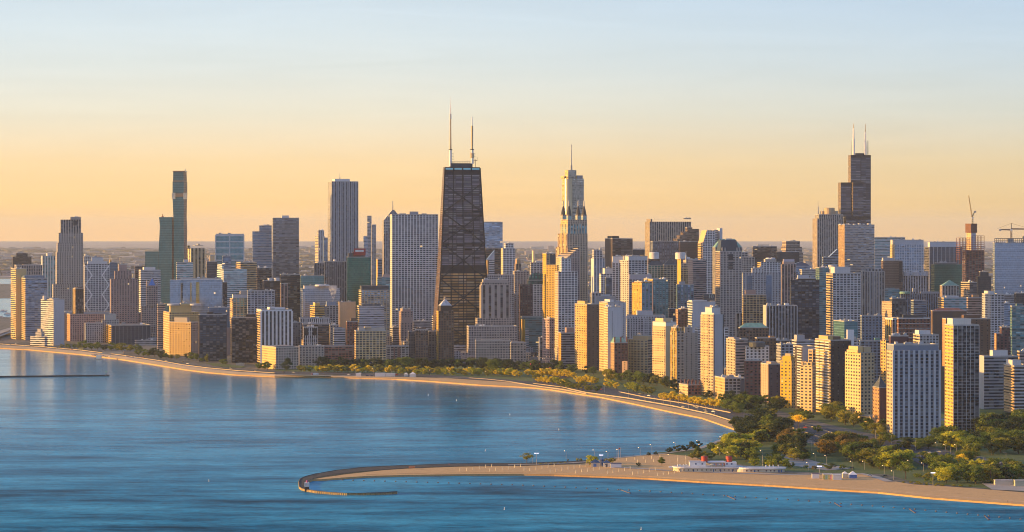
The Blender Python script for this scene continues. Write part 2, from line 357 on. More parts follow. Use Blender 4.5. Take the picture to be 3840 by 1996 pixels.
def building(line):
    parts = [p.strip() for p in line.split('|')]
    crop, xs, D, code, cat, label = parts[:6]
    ext = parts[6].split() if len(parts) > 6 else []
    x0, xm, x1, yt = [float(v) for v in xs.split(',')]
    if xm - x0 < 2: xm = x0 + .06 * (x1 - x0)
    X = [cvx(crop, v) for v in (x0, xm, x1)]; D = gp(0, cvy(crop, float(D[1:]))).y if D[0] == 'b' else float(D) * 1.02
    rec = Rec(); rec.crop = crop
    th = None
    for e in ext:
        if e.startswith('th:'): th = math.radians(float(e[3:]))
    rec.th, W, Ls = solve(*X, D, th)
    base = Vector(((X[1] - CX) / F * D, D, 0)); rec.loc = base
    name, category = NAMES[cat]
    for e in ext:
        if e.startswith('name:'): name, category = e[5:], e[5:].replace('_', ' ')
    rec.root = empty(name, base); tag(rec.root, label, category)
    rec.minL = min(12, .5 * W)
    mats = mats_of(code); rec.px = X
    loft(rec, [(('z', 0), *X), (cvy(crop, yt), *X)], D, mats)
    rec.main = (rec.P.copy(), rec.W, rec.L, rec.z, rec.rings)
    tiers = [e for e in ext if e.startswith('t:')]
    if not tiers: roofing(rec, 0 if any(e[:2] in ('p:', 'h:', 'y:') for e in ext) else 4)
    k = 0
    for e in ext:
        key, _, val = e.partition(':')
        a = val.split(',')
        if key == 't':                         # a further storey block: x0,xm,x1,yt[,style]
            q = [float(v) for v in a[:4]]; k += 1
            if q[1] == 0: q[1] = q[0] + (q[2] - q[0]) * (xm - x0) / (x1 - x0)
            Xt = [cvx(crop, v) for v in q[:3]]; zb = rec.z - .05; De = D + 1.2 * k
            rec.px = Xt
            loft(rec, [(('z', zb), *Xt), (cvy(crop, q[3]), *Xt)], De, mats_of(a[4]) if len(a) > 4 else mats, 'upper_tier')
            if e is tiers[-1]: roofing(rec, 3)
        elif key == 'p':                       # roof house: xa,xb,yt[,style]
            ms = mats_of(a[3]) if len(a) > 3 else [mats[0] if False else st(code.split('/')[0].split('.')[0] + '.dk.n')] * 2 + [M_ROOF]
            box_on(rec, crop, float(a[0]), float(a[1]), float(a[2]), ms, 'roof_house')
        elif key == 'm':                       # mast: px,yt,width
            px, ytm, w = cvx(crop, float(a[0])), cvy(crop, float(a[1])), float(a[2])
            De = rec.D + rec.L * .4; b = at(px, 0, De); zt = zat(ytm, De); mb = MB()
            zb = rec.z - 1
            mb.tube([(w, zb), (w * .8, zb + (zt - zb) * .55), (w * .35, zb + (zt - zb) * .6), (w * .2, zt)], 8, (b.x - rec.loc.x, b.y - rec.loc.y))
            mb.build('mast', M_WHITE if len(a) > 3 else M_METAL, rec.root)
        elif key in ('y', 'h'):                # pyramid (y) or hipped ridge (h) roof up to yt[,wall]
            zt = zat(cvy(crop, float(a[0])), rec.D + rec.L * .5); o = rec.P - rec.loc; mb = MB()
            A = [o - rec.f * .4 - rec.g * .4, o + rec.f * (rec.W + .4) - rec.g * .4, o + rec.f * (rec.W + .4) + rec.g * (rec.L + .4), o - rec.f * .4 + rec.g * (rec.L + .4)]
            for q in A: q.z += .1
            r0, r1 = (.5, .5) if key == 'y' else (.22, .78)
            R0 = o + rec.f * rec.W * r0 + rec.g * rec.L * .5; R1 = o + rec.f * rec.W * r1 + rec.g * rec.L * .5; R0.z = R1.z = zt
            if key == 'y':
                for i in range(4): mb.quad([A[i], A[(i + 1) % 4], R0])
            else:
                mb.quad([A[0], A[1], R1, R0]); mb.quad([A[2], A[3], R0, R1]); mb.quad([A[1], A[2], R1]); mb.quad([A[3], A[0], R0])
            mb.build('pitched_roof', plain('roof_' + (a[1] if len(a) > 1 else 'sl'), WALL[a[1] if len(a) > 1 else 'sl'], .7, var=.25, scale=.2), rec.root)
        elif key == 'c':                       # round drum on the roof: px,yt,radius[,wall]
            px = cvx(crop, float(a[0])); De = rec.D + rec.L * .45; b = at(px, 0, De); zt = zat(cvy(crop, float(a[1])), De); r = float(a[2]); mb = MB()
            mb.tube([(r, rec.z - .1), (r, zt - r * .08), (r * .9, zt)], 18, (b.x - rec.loc.x, b.y - rec.loc.y))
            mb.build('roof_drum', plain('drum', WALL[a[3] if len(a) > 3 else 'wh'], .7), rec.root)
        elif key == 'bal':                     # one slab per floor: side,f0,f1,depth,yb[,wall]
            P0, W0, L0, z0, rings = rec.main; sd = a[0]; f0, f1, dp = float(a[1]), float(a[2]), float(a[3])
            u, ln, nrm = (rec.f, W0, -rec.g) if sd == 'F' else (rec.g, L0, -rec.f)
            mt = plain('balcony', WALL[a[5] if len(a) > 5 else 'ow'], .7, var=.1)
            zb = zat(cvy(crop, float(a[4])), D); z = z0 - 3.0; proto = None; i = 0
            step = 3.4
            while z > zb and i < 60:
                if proto is None:
                    mb = MB(); o = P0 - rec.loc + u * ln * f0; o.z = 0
                    a_, b_, c_ = u * ln * (f1 - f0), nrm * dp, Vector((0, 0, 1.25))
                    mb.box(o, a_, b_, c_) if sd == 'L' else mb.box(o + b_, a_, -b_, c_)
                    proto = mb.build('balcony', mt, rec.root); proto.location = (0, 0, z)
                else:
                    q = proto.copy(); C.objects.link(q); q.parent = rec.root; q.location = (0, 0, z)
                z -= step; i += 1
        elif key == 'fin':                     # vertical ribs on the front: count,width,depth[,wall]
            n, w, dp = int(a[0]), float(a[1]), float(a[2]); P0, W0, L0, z0, rings = rec.main
            mt = plain('rib', WALL[a[3] if len(a) > 3 else 'wh'], .75, var=.1)
            for i in range(n + 1):
                mb = MB(); o = P0 - rec.loc + rec.f * (W0 * i / n - w / 2) - rec.g * dp; o.z = 0
                mb.box(o, rec.f * w, rec.g * (dp - .01), Vector((0, 0, z0 + .3))); mb.build('pier', mt, rec.root)
        elif key == 'slab':                    # thin string courses round the front: step,height,depth[,wall]
            sp, h, dp = float(a[0]), float(a[1]), float(a[2]); P0, W0, L0, z0, rings = rec.main
            mt = plain('slab', WALL[a[3] if len(a) > 3 else 'wh'], .75, var=.1); z = z0 - h; i = 0; proto = None
            while z > 4 and i < 70:
                if proto is None:
                    mb = MB(); o = P0 - rec.loc - rec.g * dp - rec.f * dp; o.z = 0
                    mb.box(o, rec.f * (W0 + dp), rec.g * (dp - .02), Vector((0, 0, h))); mb.box(o + rec.g * dp, rec.f * (dp - .02), rec.g * (L0 - .1), Vector((0, 0, h)))
                    proto = mb.build('floor_slab', mt, rec.root); proto.location = (0, 0, z)
                else:
                    q = proto.copy(); C.objects.link(q); q.parent = rec.root; q.location = (0, 0, z)
                z -= sp; i += 1
        elif key == 'arc':                     # the lit side bulges outwards in a shallow curve: sagitta as a share of its length
            P0, W0, L0, z0, rings = rec.main; mb = MB(); n = 10; sg = float(a[0]) * L0
            pt = [P0 - rec.loc + rec.g * L0 * k / n - rec.f * (sg * math.sin(math.pi * k / n) + .05) for k in range(n + 1)]; u_ = 0
            for p_, q_ in zip(pt, pt[1:]):
                w_ = (q_ - p_).length; A0, B0 = Vector((p_.x, p_.y, 0)), Vector((q_.x, q_.y, 0)); A1, B1 = Vector((p_.x, p_.y, z0)), Vector((q_.x, q_.y, z0))
                mb.quad([A0, B0, B1, A1], 0, [(u_, 1600 - z0), (u_ + w_, 1600 - z0), (u_ + w_, 1600), (u_, 1600)]); u_ += w_
            mb.quad([Vector((p_.x, p_.y, z0)) for p_ in pt], 1); mb.build('curved_front', [mats[1], M_ROOF], rec.root)
        elif key == 'chim':                    # chimneys or pinnacles along the front edge of the roof: count,height,width[,wall]
            n = int(a[0]); P0, W0, L0, z0, rings = rec.main; mt = plain('chimney_stone', WALL[a[3] if len(a) > 3 else 'rd'], .85)
            for i in range(n):
                for d_ in (.06, .80):
                    o = P0 - rec.loc + rec.f * W0 * (.02 + .9 * i / max(1, n - 1)) + rec.g * L0 * d_; mb = MB(); w_ = float(a[2])
                    mb.box(o - Vector((0, 0, 1)), rec.f * w_, rec.g * w_, Vector((0, 0, float(a[1]) + 1))); mb.box(o + Vector((0, 0, float(a[1]))) - rec.f * .2 - rec.g * .2, rec.f * (w_ + .4), rec.g * (w_ + .4), Vector((0, 0, .8))); mb.build('chimney', mt, rec.root)
        elif key == 'win':                     # an opening of its own on the front: xa,ya,xb,yb,style
            xa, ya, xb, yb = [float(v) for v in a[:4]]
            P0, W0, L0, z0, rings = rec.main
            f0 = (cvx(crop, xa) - X[1]) / (X[2] - X[1]); f1 = (cvx(crop, xb) - X[1]) / (X[2] - X[1]); mb = MB()
            o = P0 - rec.loc + rec.f * W0 * f0 - rec.g * .25; o.z = zat(cvy(crop, yb), D)
            mb.box(o, rec.f * W0 * (f1 - f0), rec.g * .23, Vector((0, 0, zat(cvy(crop, ya), D) - o.z)))
            mb.build('window', st(a[4]) if len(a) > 4 else plain('opening', (.012, .013, .018), .3), rec.root)
    ALL.append(rec)
    return rec
# ---------------------------------------------------------------- the city: crop | left,corner,right,top | distance | facade[/side facade] | kind | label | extras
CITY = """
A1|153,160,395,1215|7500|db.dk.g|S|dark brown stepped-top tower rising behind the cream slab at the lake's edge|t:200,206,346,1172 c:330,1166,2,br
A2|135,200,330,165|b1050|cr.dk.n/cr.dk.h|A|narrow cream slab, leftmost of all, its lake side striped by ribbon windows
A2|180,205,530,120|5750|bg.dk.p|A|grey-beige slab with tall recessed openings along its top, behind the blue glass slab|p:300,470,108
A2|245,318,590,285|b1062|bl.bl.h/cr.dk.h|A|blue glass apartment slab with a cream striped end wall at the lake|p:270,565,246,sl.bl.c
A2|512,672,808,555|5200|lg.dk.n/ow.dk.h|H|white block with brightly lit ribbon windows and a blank grey end wall|p:690,700,535 p:690,770,530,lg.dk.n c:560,500,4,ow
A2|378,560,596,1012|5140|ow.dk.h|L|low white terraced building with long balcony bands at the foot of the glass slab|t:445,520,560,955,ow.dk.h t:470,510,535,925,lm.dk.n
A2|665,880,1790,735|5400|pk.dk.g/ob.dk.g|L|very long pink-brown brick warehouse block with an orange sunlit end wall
A2|1770,1778,1982,630|5380|pk.dk.g|O|brick tower with a blue triangular window under its pointed gable|t:1835,1840,1980,380 y:262,pk m:1903,218,1.2
A2|1062,1072,1290,850|b1098|lg.dk.g|L|small grey-white block with punched windows beside the dark glass box
A2|1275,1281,1492,802|5330|lm.dk.g|L|pale stone block with a windowless stepped top behind the dark glass box|t:1308,1312,1457,740,lm.dk.n
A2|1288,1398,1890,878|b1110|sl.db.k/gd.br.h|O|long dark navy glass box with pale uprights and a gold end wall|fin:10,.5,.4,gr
A2|1690,1700,1962,1066|b1125|lg.dk.h|L|low pale annexe beside the dark navy glass box
A1|655,668,1045,1560|6100|lm.dk.m|S|tallest grey granite tower by the lake, stepping back to a rounded crown|t:697,712,1045,1160 t:710,722,1044,1040 t:725,736,1043,915 t:753,762,1018,750,lm.dk.v t:882,884,1015,722,lm.dk.n win:920,765,963,822
A1|515,533,700,1210|6400|ow.tl.v|A|greenish white residential tower with vertical bays beside the stepped granite tower|p:597,655,1172
A2|905,946,1052,412|5420|db.dk.V/gd.dk.V|A|short dark bronze tower with a gold lit edge next to the diamond-braced tower|p:960,990,400,gd.dk.n p:985,1045,395
A2|1055,1061,1378,100|5600|wh.dk.w|O|white tower with zigzag diamond bracing across its front|t:1095,1100,1345,68,wh.dk.n t:1143,1146,1297,22,wh.dk.n name:braced_tower
A1|1050,1055,1142,1215|7000|ow.dk.G|O|white grid tower half hidden behind the diamond-braced tower|c:1075,1180,3,ow
A2|1370,1378,1472,85|6300|bl.bl.c|G|narrow blue glass tower right behind the diamond-braced tower|p:1340,1400,50,gd.dk.n
A2|1380,1393,1730,290|5380|pk.dk.m|A|pinkish stepped apartment tower to the right of the diamond-braced tower|t:1436,1440,1650,190 t:1490,1494,1592,112,pk.dk.n
A2|1742,1766,2016,182|5700|wh.dk.h|A|white tower with dark horizontal window bands beside the pink stepped tower|p:1810,1955,142
A2|1690,1696,1812,132|6500|mr.dk.h|O|maroon block peeping over the white banded tower
A2|1975,1980,2075,610|5050|pk.dk.h|L|narrow pinkish block squeezed beside the cream mansard hotel
B1|218,386,567,1110|6250|tn.dk.u/cr.dk.u|A|twin cream towers with ribbed bays and notched tops, sunlit on the left half|t:232,340,380,1075,cr.dk.v t:430,440,540,1078,tn.dk.v
B2|170,174,346,72|5850|wh.tl.h|A|white and teal banded tower in front of the ribbed cream twins|p:250,300,38
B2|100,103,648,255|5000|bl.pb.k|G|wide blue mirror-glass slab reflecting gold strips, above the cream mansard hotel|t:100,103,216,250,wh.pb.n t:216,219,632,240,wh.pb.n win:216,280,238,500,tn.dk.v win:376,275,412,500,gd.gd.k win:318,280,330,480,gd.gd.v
B2|485,489,598,65|6000|bl.dk.c|O|plain grey-blue block behind the mirror-glass slab
B2|595,665,908,140|5450|wh.tl.h|A|broad white and teal banded tower with a curved stair of roofs|t:600,650,668,88,wh.tl.h p:690,870,114,wh.dk.n
B2|790,902,1006,80|5900|bl.gy.c/gd.dk.v|O|grey-blue tower with a glowing gold corner at its top
B1|690,697,1053,945|6200|wh.tl.k|O|square white-framed tower with big teal panes in two columns|t:690,697,1053,935,wh.tl.n fin:2,2.4,.5,wh slab:15,2.4,.5,wh name:framed_tower
B1|780,784,896,1210|5900|bl.bl.h|G|small blue glass tower in front of the white-framed tower
B1|1155,1160,1402,897|6600|gr.bl.h|S|grey banded tower with a stepped-up right half, behind the wavy dark tower|t:1243,1247,1402,828
B1|1410,1420,1744,732|6300|dg.gy.H|S|dark tower with rippling balcony edges and a white box on its roof|p:1530,1620,698,wh.dk.n slab:3.6,.35,1.3,gr
B1|1945,1988,2070,960|6900|lg.gy.v/cr.gy.h|O|slim pale tower with a curved shoulder in the distance left of the tall ribbed slab|t:1985,1988,2060,890
B1|2052,2056,2108,975|6700|bl.bl.v|O|small blue block tucked against the tall ribbed slab
B2|640,648,702,278|5400|db.dk.V|O|narrow dark brown block right of the mirror-glass slab
B2|1010,1016,1168,128|5650|br.dk.h|O|brown banded block below the wavy dark tower
B2|1075,1081,1256,262|5150|bk.br.h|O|black block with tan lower bands and domed rooftop units|c:1150,232,5,lg c:1220,230,6,lg p:1085,1110,240
B2|1255,1262,1466,198|5350|db.dk.H|O|plain blackish brown slab behind the white striped hotel|name:dark_slab_tower
B2|1258,1264,1336,292|5080|pk.dk.v|A|slender pink tower in front of the blackish brown slab
B2|735,762,912,440|4760|tn.tl.w/cr.dk.h|A|beige tower with green glass bays and balconies down its lit edge|t:762,764,912,408,lg.tl.n p:842,910,365,lm.dk.n bal:L,.05,.95,1.4,700,cr
B2|912,916,1200,368|4730|lg.dk.w|L|block wrapped in a fine white lattice of square windows
B2|505,509,726,545|4880|dg.bl.c|G|low dark glass block showing blue between the black towers
B2|35,98,412,590|b1036|cr.dk.g|H|cream hotel with grey domed roofs above a taller cream block|t:100,108,330,520,cr.dk.n t:214,218,338,500,cr.dk.n c:140,512,12,lg c:370,512,11,lg c:55,495,3,cr
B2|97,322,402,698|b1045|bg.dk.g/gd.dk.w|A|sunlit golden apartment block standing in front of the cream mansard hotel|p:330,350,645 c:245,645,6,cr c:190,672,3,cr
B2|405,412,696,618|b1105|bk.db.b|A|black steel and glass slab with many blue-white blinds at the lake shore|fin:4,.7,.5,bk p:497,560,588,bk.dk.n p:575,648,600,bk.dk.n
B2|745,752,1006,648|b1118|bk.bk.b|A|blackest glass slab, blinds all dark, beside its blue-speckled twin|fin:8,.4,.4,bk p:900,1000,612,bk.dk.n
B2|690,696,748,758|4800|pk.dk.n|L|narrow brownish wall between the two black glass slabs
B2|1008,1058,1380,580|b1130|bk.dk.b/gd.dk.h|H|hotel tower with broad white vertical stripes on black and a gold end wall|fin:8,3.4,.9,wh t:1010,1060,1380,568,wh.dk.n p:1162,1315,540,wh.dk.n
B2|1065,1212,1452,960|b1190|lm.dk.g/cr.dk.g|A|cream lakeside apartment block with a sunlit rounded end and a dark mansard strip|p:1225,1440,946,sl.dk.n
B2|1450,1456,1716,948|b1148|bg.dk.m|A|plain beige block with rows of small square windows facing the yellow trees
C2|45,51,371,948|b1128|rd.dk.b|A|long red brick apartment block with pale window bays|p:55,360,940
C2|361,374,692,788|b1140|cr.dk.w|A|big cream apartment block with ribbon corner windows beside the red brick block|p:405,680,752,lm.dk.n p:470,540,742
C2|692,698,930,948|b1120|lm.dk.w|A|beige lakeside block with brick-red stripes|win:770,960,785,1100,rd.dk.n win:810,960,840,1100,rd.dk.n p:720,900,938
C2|920,926,998,792|b1108|dg.dk.g|A|dark grey wing left of the cornice-topped brick block
C2|995,1001,1132,782|b1112|br.dk.g|A|red-brown brick block with a pale crowning storey|t:995,1001,1132,772,lm.dk.g p:1010,1110,752
C2|1130,1136,1232,794|b1106|dg.dk.g|A|dark grey wing beside the tower with the pyramid cap
C2|1218,1238,1400,575|b1112|br.dk.g/gd.dk.g|H|slim brown tower capped by a pale metal pyramid and ball|t:1240,1262,1376,522,db.dk.n y:445,lg m:1306,428,1.6
C2|1392,1398,1532,612|4900|bk.dk.b|A|white and black striped tower just right of the pyramid-capped tower|fin:5,3.0,.6,wh t:1392,1398,1532,588,wh.dk.n
C2|1157,1180,1222,632|4950|wh.dk.h|A|white sliver of a tower just left of the pyramid-capped tower
C2|825,850,972,580|4800|pk.dk.m|A|pink apartment tower with a rose panel near its top|t:840,862,950,558,pk.dk.n win:862,640,970,692,pk.dk.n
C2|385,412,672,530|4760|lg.gy.h/cr.dk.h|A|grey tower veiled in pale bands with lit balconies along its left edge|p:445,640,506,sl.dk.n
C2|405,432,730,362|4950|tn.bl.w/cr.dk.h|O|tower framed in a cream square grid with blue panes below a slate roof box|p:436,729,312,sl.dk.n
C1|880,905,1482,690|5120|wh.dk.w/ow.dk.w|S|wide white marble tower with a grid of windows and tall dark openings under its roof|p:1130,1238,648,gr.dk.n p:1000,1085,672,gr.dk.n p:1295,1335,672,gr.dk.n
C2|280,286,530,16|5080|sl.gn.k|G|dark green glass tower with mottled panes|p:300,470,-30,dg.dk.n p:345,430,-42,rd.dk.n
C2|45,49,277,62|5280|dg.dk.V|O|charcoal tower with fine vertical ribs left of the green glass tower|fin:12,.8,.5,gr c:155,38,3,wh p:200,240,50
B2|1608,1613,1722,78|5330|dg.dk.V|O|short charcoal ribbed tower behind the glass hospital block|fin:6,.8,.5,gr
C1|182,188,345,1168|6050|pk.dk.n|L|pinkish flat-topped block at the foot of the tall ribbed slab|m:323,1095,1
C1|97,150,478,275|5950|lg.dk.V/lg.dk.V|S|very tall pale grey slab with unbroken vertical ribs|fin:19,1.2,.6,gr p:197,385,238,wh.dk.n m:248,160,1.5 name:ribbed_skyscraper
C1|589,594,647,706|7800|gr.gy.h|S|thin distant tower, taller of the far pair right of the ribbed slab
C1|645,650,704,816|7700|lm.gy.v|S|thin distant tower, shorter of the far pair right of the ribbed slab
C1|542,546,600,962|7600|gr.bl.h|S|low hazy block leaning against the thin distant pair
C1|705,722,780,1252|6500|bl.dk.h/gd.dk.n|L|small grey block with a bright gold corner before the chevron-topped tower
C1|784,800,1040,760|6100|lg.dk.V/lm.dk.V|S|grey tower with a chevron peak and needle spire behind the wide white tower|name:chevron_tower
C2|598,603,732,225|5000|tl.tl.h|L|low teal block with bulky roof plant left of the white marble tower|p:660,728,195,pk.dk.n
B2|1470,1476,1718,212|5300|tl.tl.k|G|teal glass box with patchy panes behind the hospital block
Z3|280,330,1190,262|5000|lg.pb.k|H|glass hospital block with a white cornice and two white roof domes|t:355,372,1108,205,wh.dk.n c:740,168,11,wh c:880,178,6,wh win:355,340,376,880,wh.dk.n
Z3|500,615,835,650|4900|gd.dk.h|L|small ochre sunlit building with a stepped side below the hospital block|t:570,620,730,592,gd.dk.n
Z3|250,290,965,945|4750|wh.dk.p|L|low white-framed office block with tall dark bays
Z3|320,330,960,1080|4700|br.dk.h|L|brown banded low block under the white-framed office block
Z3|345,352,678,1148|4640|wh.dk.p|L|low block with two black panels in a white frame|win:365,1165,455,1330,bk.dk.n win:570,1165,655,1330,bk.dk.n
Z3|855,880,1158,650|4920|lm.dk.w|A|grey stone block with turrets at the top corners and a slate mansard|p:885,1110,555,bl.dk.n m:905,545,1 m:1135,575,1 m:1020,525,1.2
Z3|1155,1170,1545,575|4980|tn.dk.n|L|windowless tan block beside the turreted stone block
Z3|1040,1048,1308,1180|4610|wh.dk.h|L|white block with black window bands and a blue roof tank|p:1060,1240,1140,bl.dk.n
Z3|1330,1345,1590,1020|4700|rd.dk.g|L|old red-brown warehouse with chimneys below the banded grey tower|p:1440,1570,935,br.dk.n
Z3|950,960,1165,1100|4660|bg.dk.m|L|drab beige walk-up behind the red brick block
B2|1480,1500,1640,880|4640|tn.dk.g|L|tan house with a stepped gable behind the beige block|t:1520,1540,1600,845,tn.dk.n
D2|140,160,668,1300|4660|bg.dk.g|H|broad stone base of shops below the setback tower|name:stone_building
D2|230,252,638,1210|4720|bg.dk.g|O|buff stone setback tower with vertical dark window bays and a lit left edge|t:273,291,597,865,bg.dk.u t:285,300,590,835,bg.dk.g t:300,312,572,812,bg.dk.n
F1|-62,-55,386,600|b900|lm.dk.g|H|long grey stone hotel facing the lakefront trees below the setback tower|p:20,260,585
F1|380,388,580,625|b955|lm.dk.g|H|pale stone hotel wing at the mouth of the dark avenue|p:400,550,606
D2|345,352,634,760|5050|wh.dk.G|O|white-gridded tower behind the buff setback tower
D2|638,655,712,640|5600|tn.dk.v|O|slim ornate tower with a rounded stone crown far down the avenue|t:650,662,702,600,cr.dk.n c:676,586,5,cr
D2|622,640,792,722|5200|bg.dk.m|O|flat-topped stone tower in front of the slim ornate crown
D2|498,520,647,478|5650|wh.dk.w/cr.dk.w|A|white-framed tower with glass corners and a dark-windowed penthouse|t:530,545,630,432,wh.dk.w
D2|300,318,516,208|6250|bl.pb.h|G|pale blue glass tower with a smooth curved top, right of the black braced tower|p:318,500,200
D2|335,340,502,480|6150|br.dk.h|O|brown banded block behind the white wedge roof
D2|340,344,430,600|5950|wh.dk.h|O|small white building with a glass wedge roof beside the black braced tower|name:wedge_building
D2|340,356,374,602|5850|gd.dk.v|L|gold sliver of wall beside the black braced tower
D2|802,810,936,632|5800|wh.dk.w|A|white balcony-gridded tower behind the dark round-topped block|p:865,930,612
D2|690,696,830,855|4950|mr.dk.g|O|dark maroon block that steps up to a barrel roof|t:780,784,936,815,sl.gn.v name:round_topped_building
D2|933,972,1072,535|4950|tn.dk.m/gd.tl.w|A|tan tower with a dark glass penthouse and green bays on its lit side|win:1012,548,1070,640,sl.dk.n
D2|968,1086,1100,652|4640|cr.dk.m/gd.dk.m|A|golden-orange tower wall with small windows above the avenue
D2|1070,1188,1322,580|5050|pk.dk.m/cr.dk.m|O|pink stone tower whose top is cut off at a slant|name:slant_topped_tower
D2|1060,1098,1300,722|4480|wh.dk.w/cr.dk.w|A|white residential tower with square windows and a small white cube on top|t:1128,1131,1230,590,wh.dk.m
F1|783,870,945,325|4540|pk.dk.g|H|pinkish stone base building under the golden-orange tower
F1|738,745,842,560|4600|lg.dk.v|L|pale grey block on the right side of the dark avenue
D2|705,712,938,1200|4900|tl.tl.h|L|low teal building with window bands at the head of the dark avenue|p:720,930,1188,tl.dk.n
F1|520,568,612,445|4750|gr.tl.h/gd.dk.n|L|low glassy block with a bright gold end facing the avenue|t:520,555,566,330,gd.dk.n
D2|1440,1470,1588,585|5850|lg.bl.v/lg.dk.n|O|blue-white tower with vertical stripes left of the black box tower|t:1452,1470,1560,500,lg.dk.w
E1|192,270,481,380|5950|db.br.h/db.dk.n|O|plain black-brown box tower with a flat roof against the far plain|p:280,355,350,bk.dk.n name:black_box_tower
E1|480,484,607,494|6300|sl.dk.c|O|low dark block beside the black-brown box tower
E1|131,150,268,745|5480|wh.dk.w/ow.dk.w|A|white stepped apartment block below the black-brown box tower|t:168,188,266,692,ow.dk.n
E1|192,200,266,790|5320|dg.bl.h|O|short dark banded block beside the white curved tower
E1|265,268,366,632|4960|wh.dk.w|A|left slab of the white tower with a grey lift shaft between two halves|t:268,272,380,566,wh.dk.n
E1|362,438,637,602|4930|wh.dk.w/ow.dk.w|A|rounded right half of the white tower, under a white roof band|t:365,438,637,566,wh.dk.n c:480,555,9,wh arc:.16
E1|438,444,682,800|4750|lv.dk.w|A|lilac-white tower with a blank crown behind the gold glass tower|t:440,446,680,757,lv.dk.n
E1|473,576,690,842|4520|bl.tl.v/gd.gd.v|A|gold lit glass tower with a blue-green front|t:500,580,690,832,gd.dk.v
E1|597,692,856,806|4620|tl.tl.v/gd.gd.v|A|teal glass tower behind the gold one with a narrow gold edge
E1|640,648,800,660|5080|tn.gn.w|A|glassy block with a long slate hip roof|h:612,sl
E1|798,806,942,655|5060|tn.dk.w|A|tan tower with a pointed slate gable next to the long hip roof|y:582,sl
E1|610,660,1092,200|7100|lm.dk.v/tn.dk.v|S|wide brown tower with a crenellated top like battlements|name:battlement_tower t:625,668,686,172 t:705,707,758,174 t:766,768,818,174 t:826,828,878,174 t:886,888,936,174 t:944,946,996,174 t:1014,1016,1092,168 m:1048,145,2
E1|905,950,1174,378|6950|br.br.h|O|brown banded tower with a staircase of terraces on its left|t:940,975,1174,340 t:980,1010,1174,305 t:1030,1055,1174,276 t:1032,1050,1105,262,br.dk.n
E1|668,690,962,408|6300|dg.gy.v|O|grey-brown tower with a notched roof before the battlement tower
E1|968,974,1162,412|6200|mr.br.c|O|dark maroon glass tower between the battlement tower and the white slanted one
E1|640,646,762,590|5650|br.dk.h|L|brown block carrying a white round water tank|c:705,520,11,wh
E1|948,985,1110,592|5380|pk.dk.h/gd.dk.n|A|pink block with a lit end carrying a white round water tank|c:981,522,11,wh
E1|985,1040,1062,690|4980|gd.dk.w|O|ornate golden tapering tower with a bright finial|t:992,1040,1056,640,cr.dk.w t:1010,1040,1050,600,cr.dk.n m:1040,508,2
E1|1058,1112,1250,605|5140|pk.dk.h/pk.dk.m|A|pinkish banded tower behind the teal striped block
E1|1160,1212,1344,425|6200|wh.dk.w/cr.dk.h|S|white gridded tower with a slanting shoulder and a tall corner post|name:slant_shoulder_tower
E1|1315,1345,1626,470|5900|lm.dk.v|O|stone building under a copper-green hipped roof behind the mansard tower|h:382,gn
E1|1348,1396,1622,515|4650|lm.dk.m/tn.dk.b|H|tall pale stone tower with a truncated dark mansard crown|name:mansard_tower
E1|1560,1566,1636,1160|4520|lm.dk.v|A|low stone wing at the foot of the mansard tower
E2|30,44,196,740|5500|lm.dk.w|A|grey-beige stepped tower right of the mansard tower|t:52,60,125,690,lm.dk.w
E1|940,946,1122,862|4680|tl.bl.v|O|teal striped office block in shadow|p:970,1030,826,gr.dk.n
E1|1050,1106,1346,1042|4250|lg.dk.n/lg.bl.h|A|plain white windowless slab wall with a glassy end in front of the mansard tower|p:1110,1270,1022,wh.dk.n
E1|930,955,1052,1118|4280|mr.dk.g/ob.br.w|A|dark red brick tower with orange lit bays|t:960,985,1050,1114
E1|855,858,932,1112|4380|sl.db.c|G|small dark blue glass block with a sloped top
E1|408,424,818,1185|4380|lg.dk.b|O|grey-white block with tall black window strips and a black notch in its roof house|fin:14,1.6,.5,lg p:532,695,1132,lg.dk.n win:412,1185,818,1215,lg.dk.g
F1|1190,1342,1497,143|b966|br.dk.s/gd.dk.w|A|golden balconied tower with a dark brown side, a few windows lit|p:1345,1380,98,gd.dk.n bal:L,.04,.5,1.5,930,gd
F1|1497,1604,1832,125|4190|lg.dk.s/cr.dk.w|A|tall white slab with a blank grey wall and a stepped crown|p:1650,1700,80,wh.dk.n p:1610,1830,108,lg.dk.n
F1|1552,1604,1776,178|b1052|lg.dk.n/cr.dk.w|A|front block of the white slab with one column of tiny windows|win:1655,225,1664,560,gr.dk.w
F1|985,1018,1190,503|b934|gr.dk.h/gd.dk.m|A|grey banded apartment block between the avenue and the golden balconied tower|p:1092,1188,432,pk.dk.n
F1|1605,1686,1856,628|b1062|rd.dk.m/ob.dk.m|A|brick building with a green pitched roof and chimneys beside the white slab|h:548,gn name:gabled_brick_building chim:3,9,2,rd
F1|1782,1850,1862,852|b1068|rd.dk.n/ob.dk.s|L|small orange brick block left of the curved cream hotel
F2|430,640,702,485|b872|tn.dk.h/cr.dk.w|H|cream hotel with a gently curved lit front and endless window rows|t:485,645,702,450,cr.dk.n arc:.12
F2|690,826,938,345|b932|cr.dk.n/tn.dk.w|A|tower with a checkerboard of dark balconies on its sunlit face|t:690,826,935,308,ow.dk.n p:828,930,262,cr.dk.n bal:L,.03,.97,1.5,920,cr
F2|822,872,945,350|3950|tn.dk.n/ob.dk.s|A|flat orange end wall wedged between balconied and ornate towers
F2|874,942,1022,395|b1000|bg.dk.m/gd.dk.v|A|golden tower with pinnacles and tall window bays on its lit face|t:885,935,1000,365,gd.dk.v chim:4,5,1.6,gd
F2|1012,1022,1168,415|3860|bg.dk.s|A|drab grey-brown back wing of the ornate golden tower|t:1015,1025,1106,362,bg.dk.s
F2|965,1060,1195,965|b1072|rd.dk.g/tn.dk.g|L|old brick mansion row with a pitched slate roof and chimneys|h:935,sl chim:4,6,1.6,rd
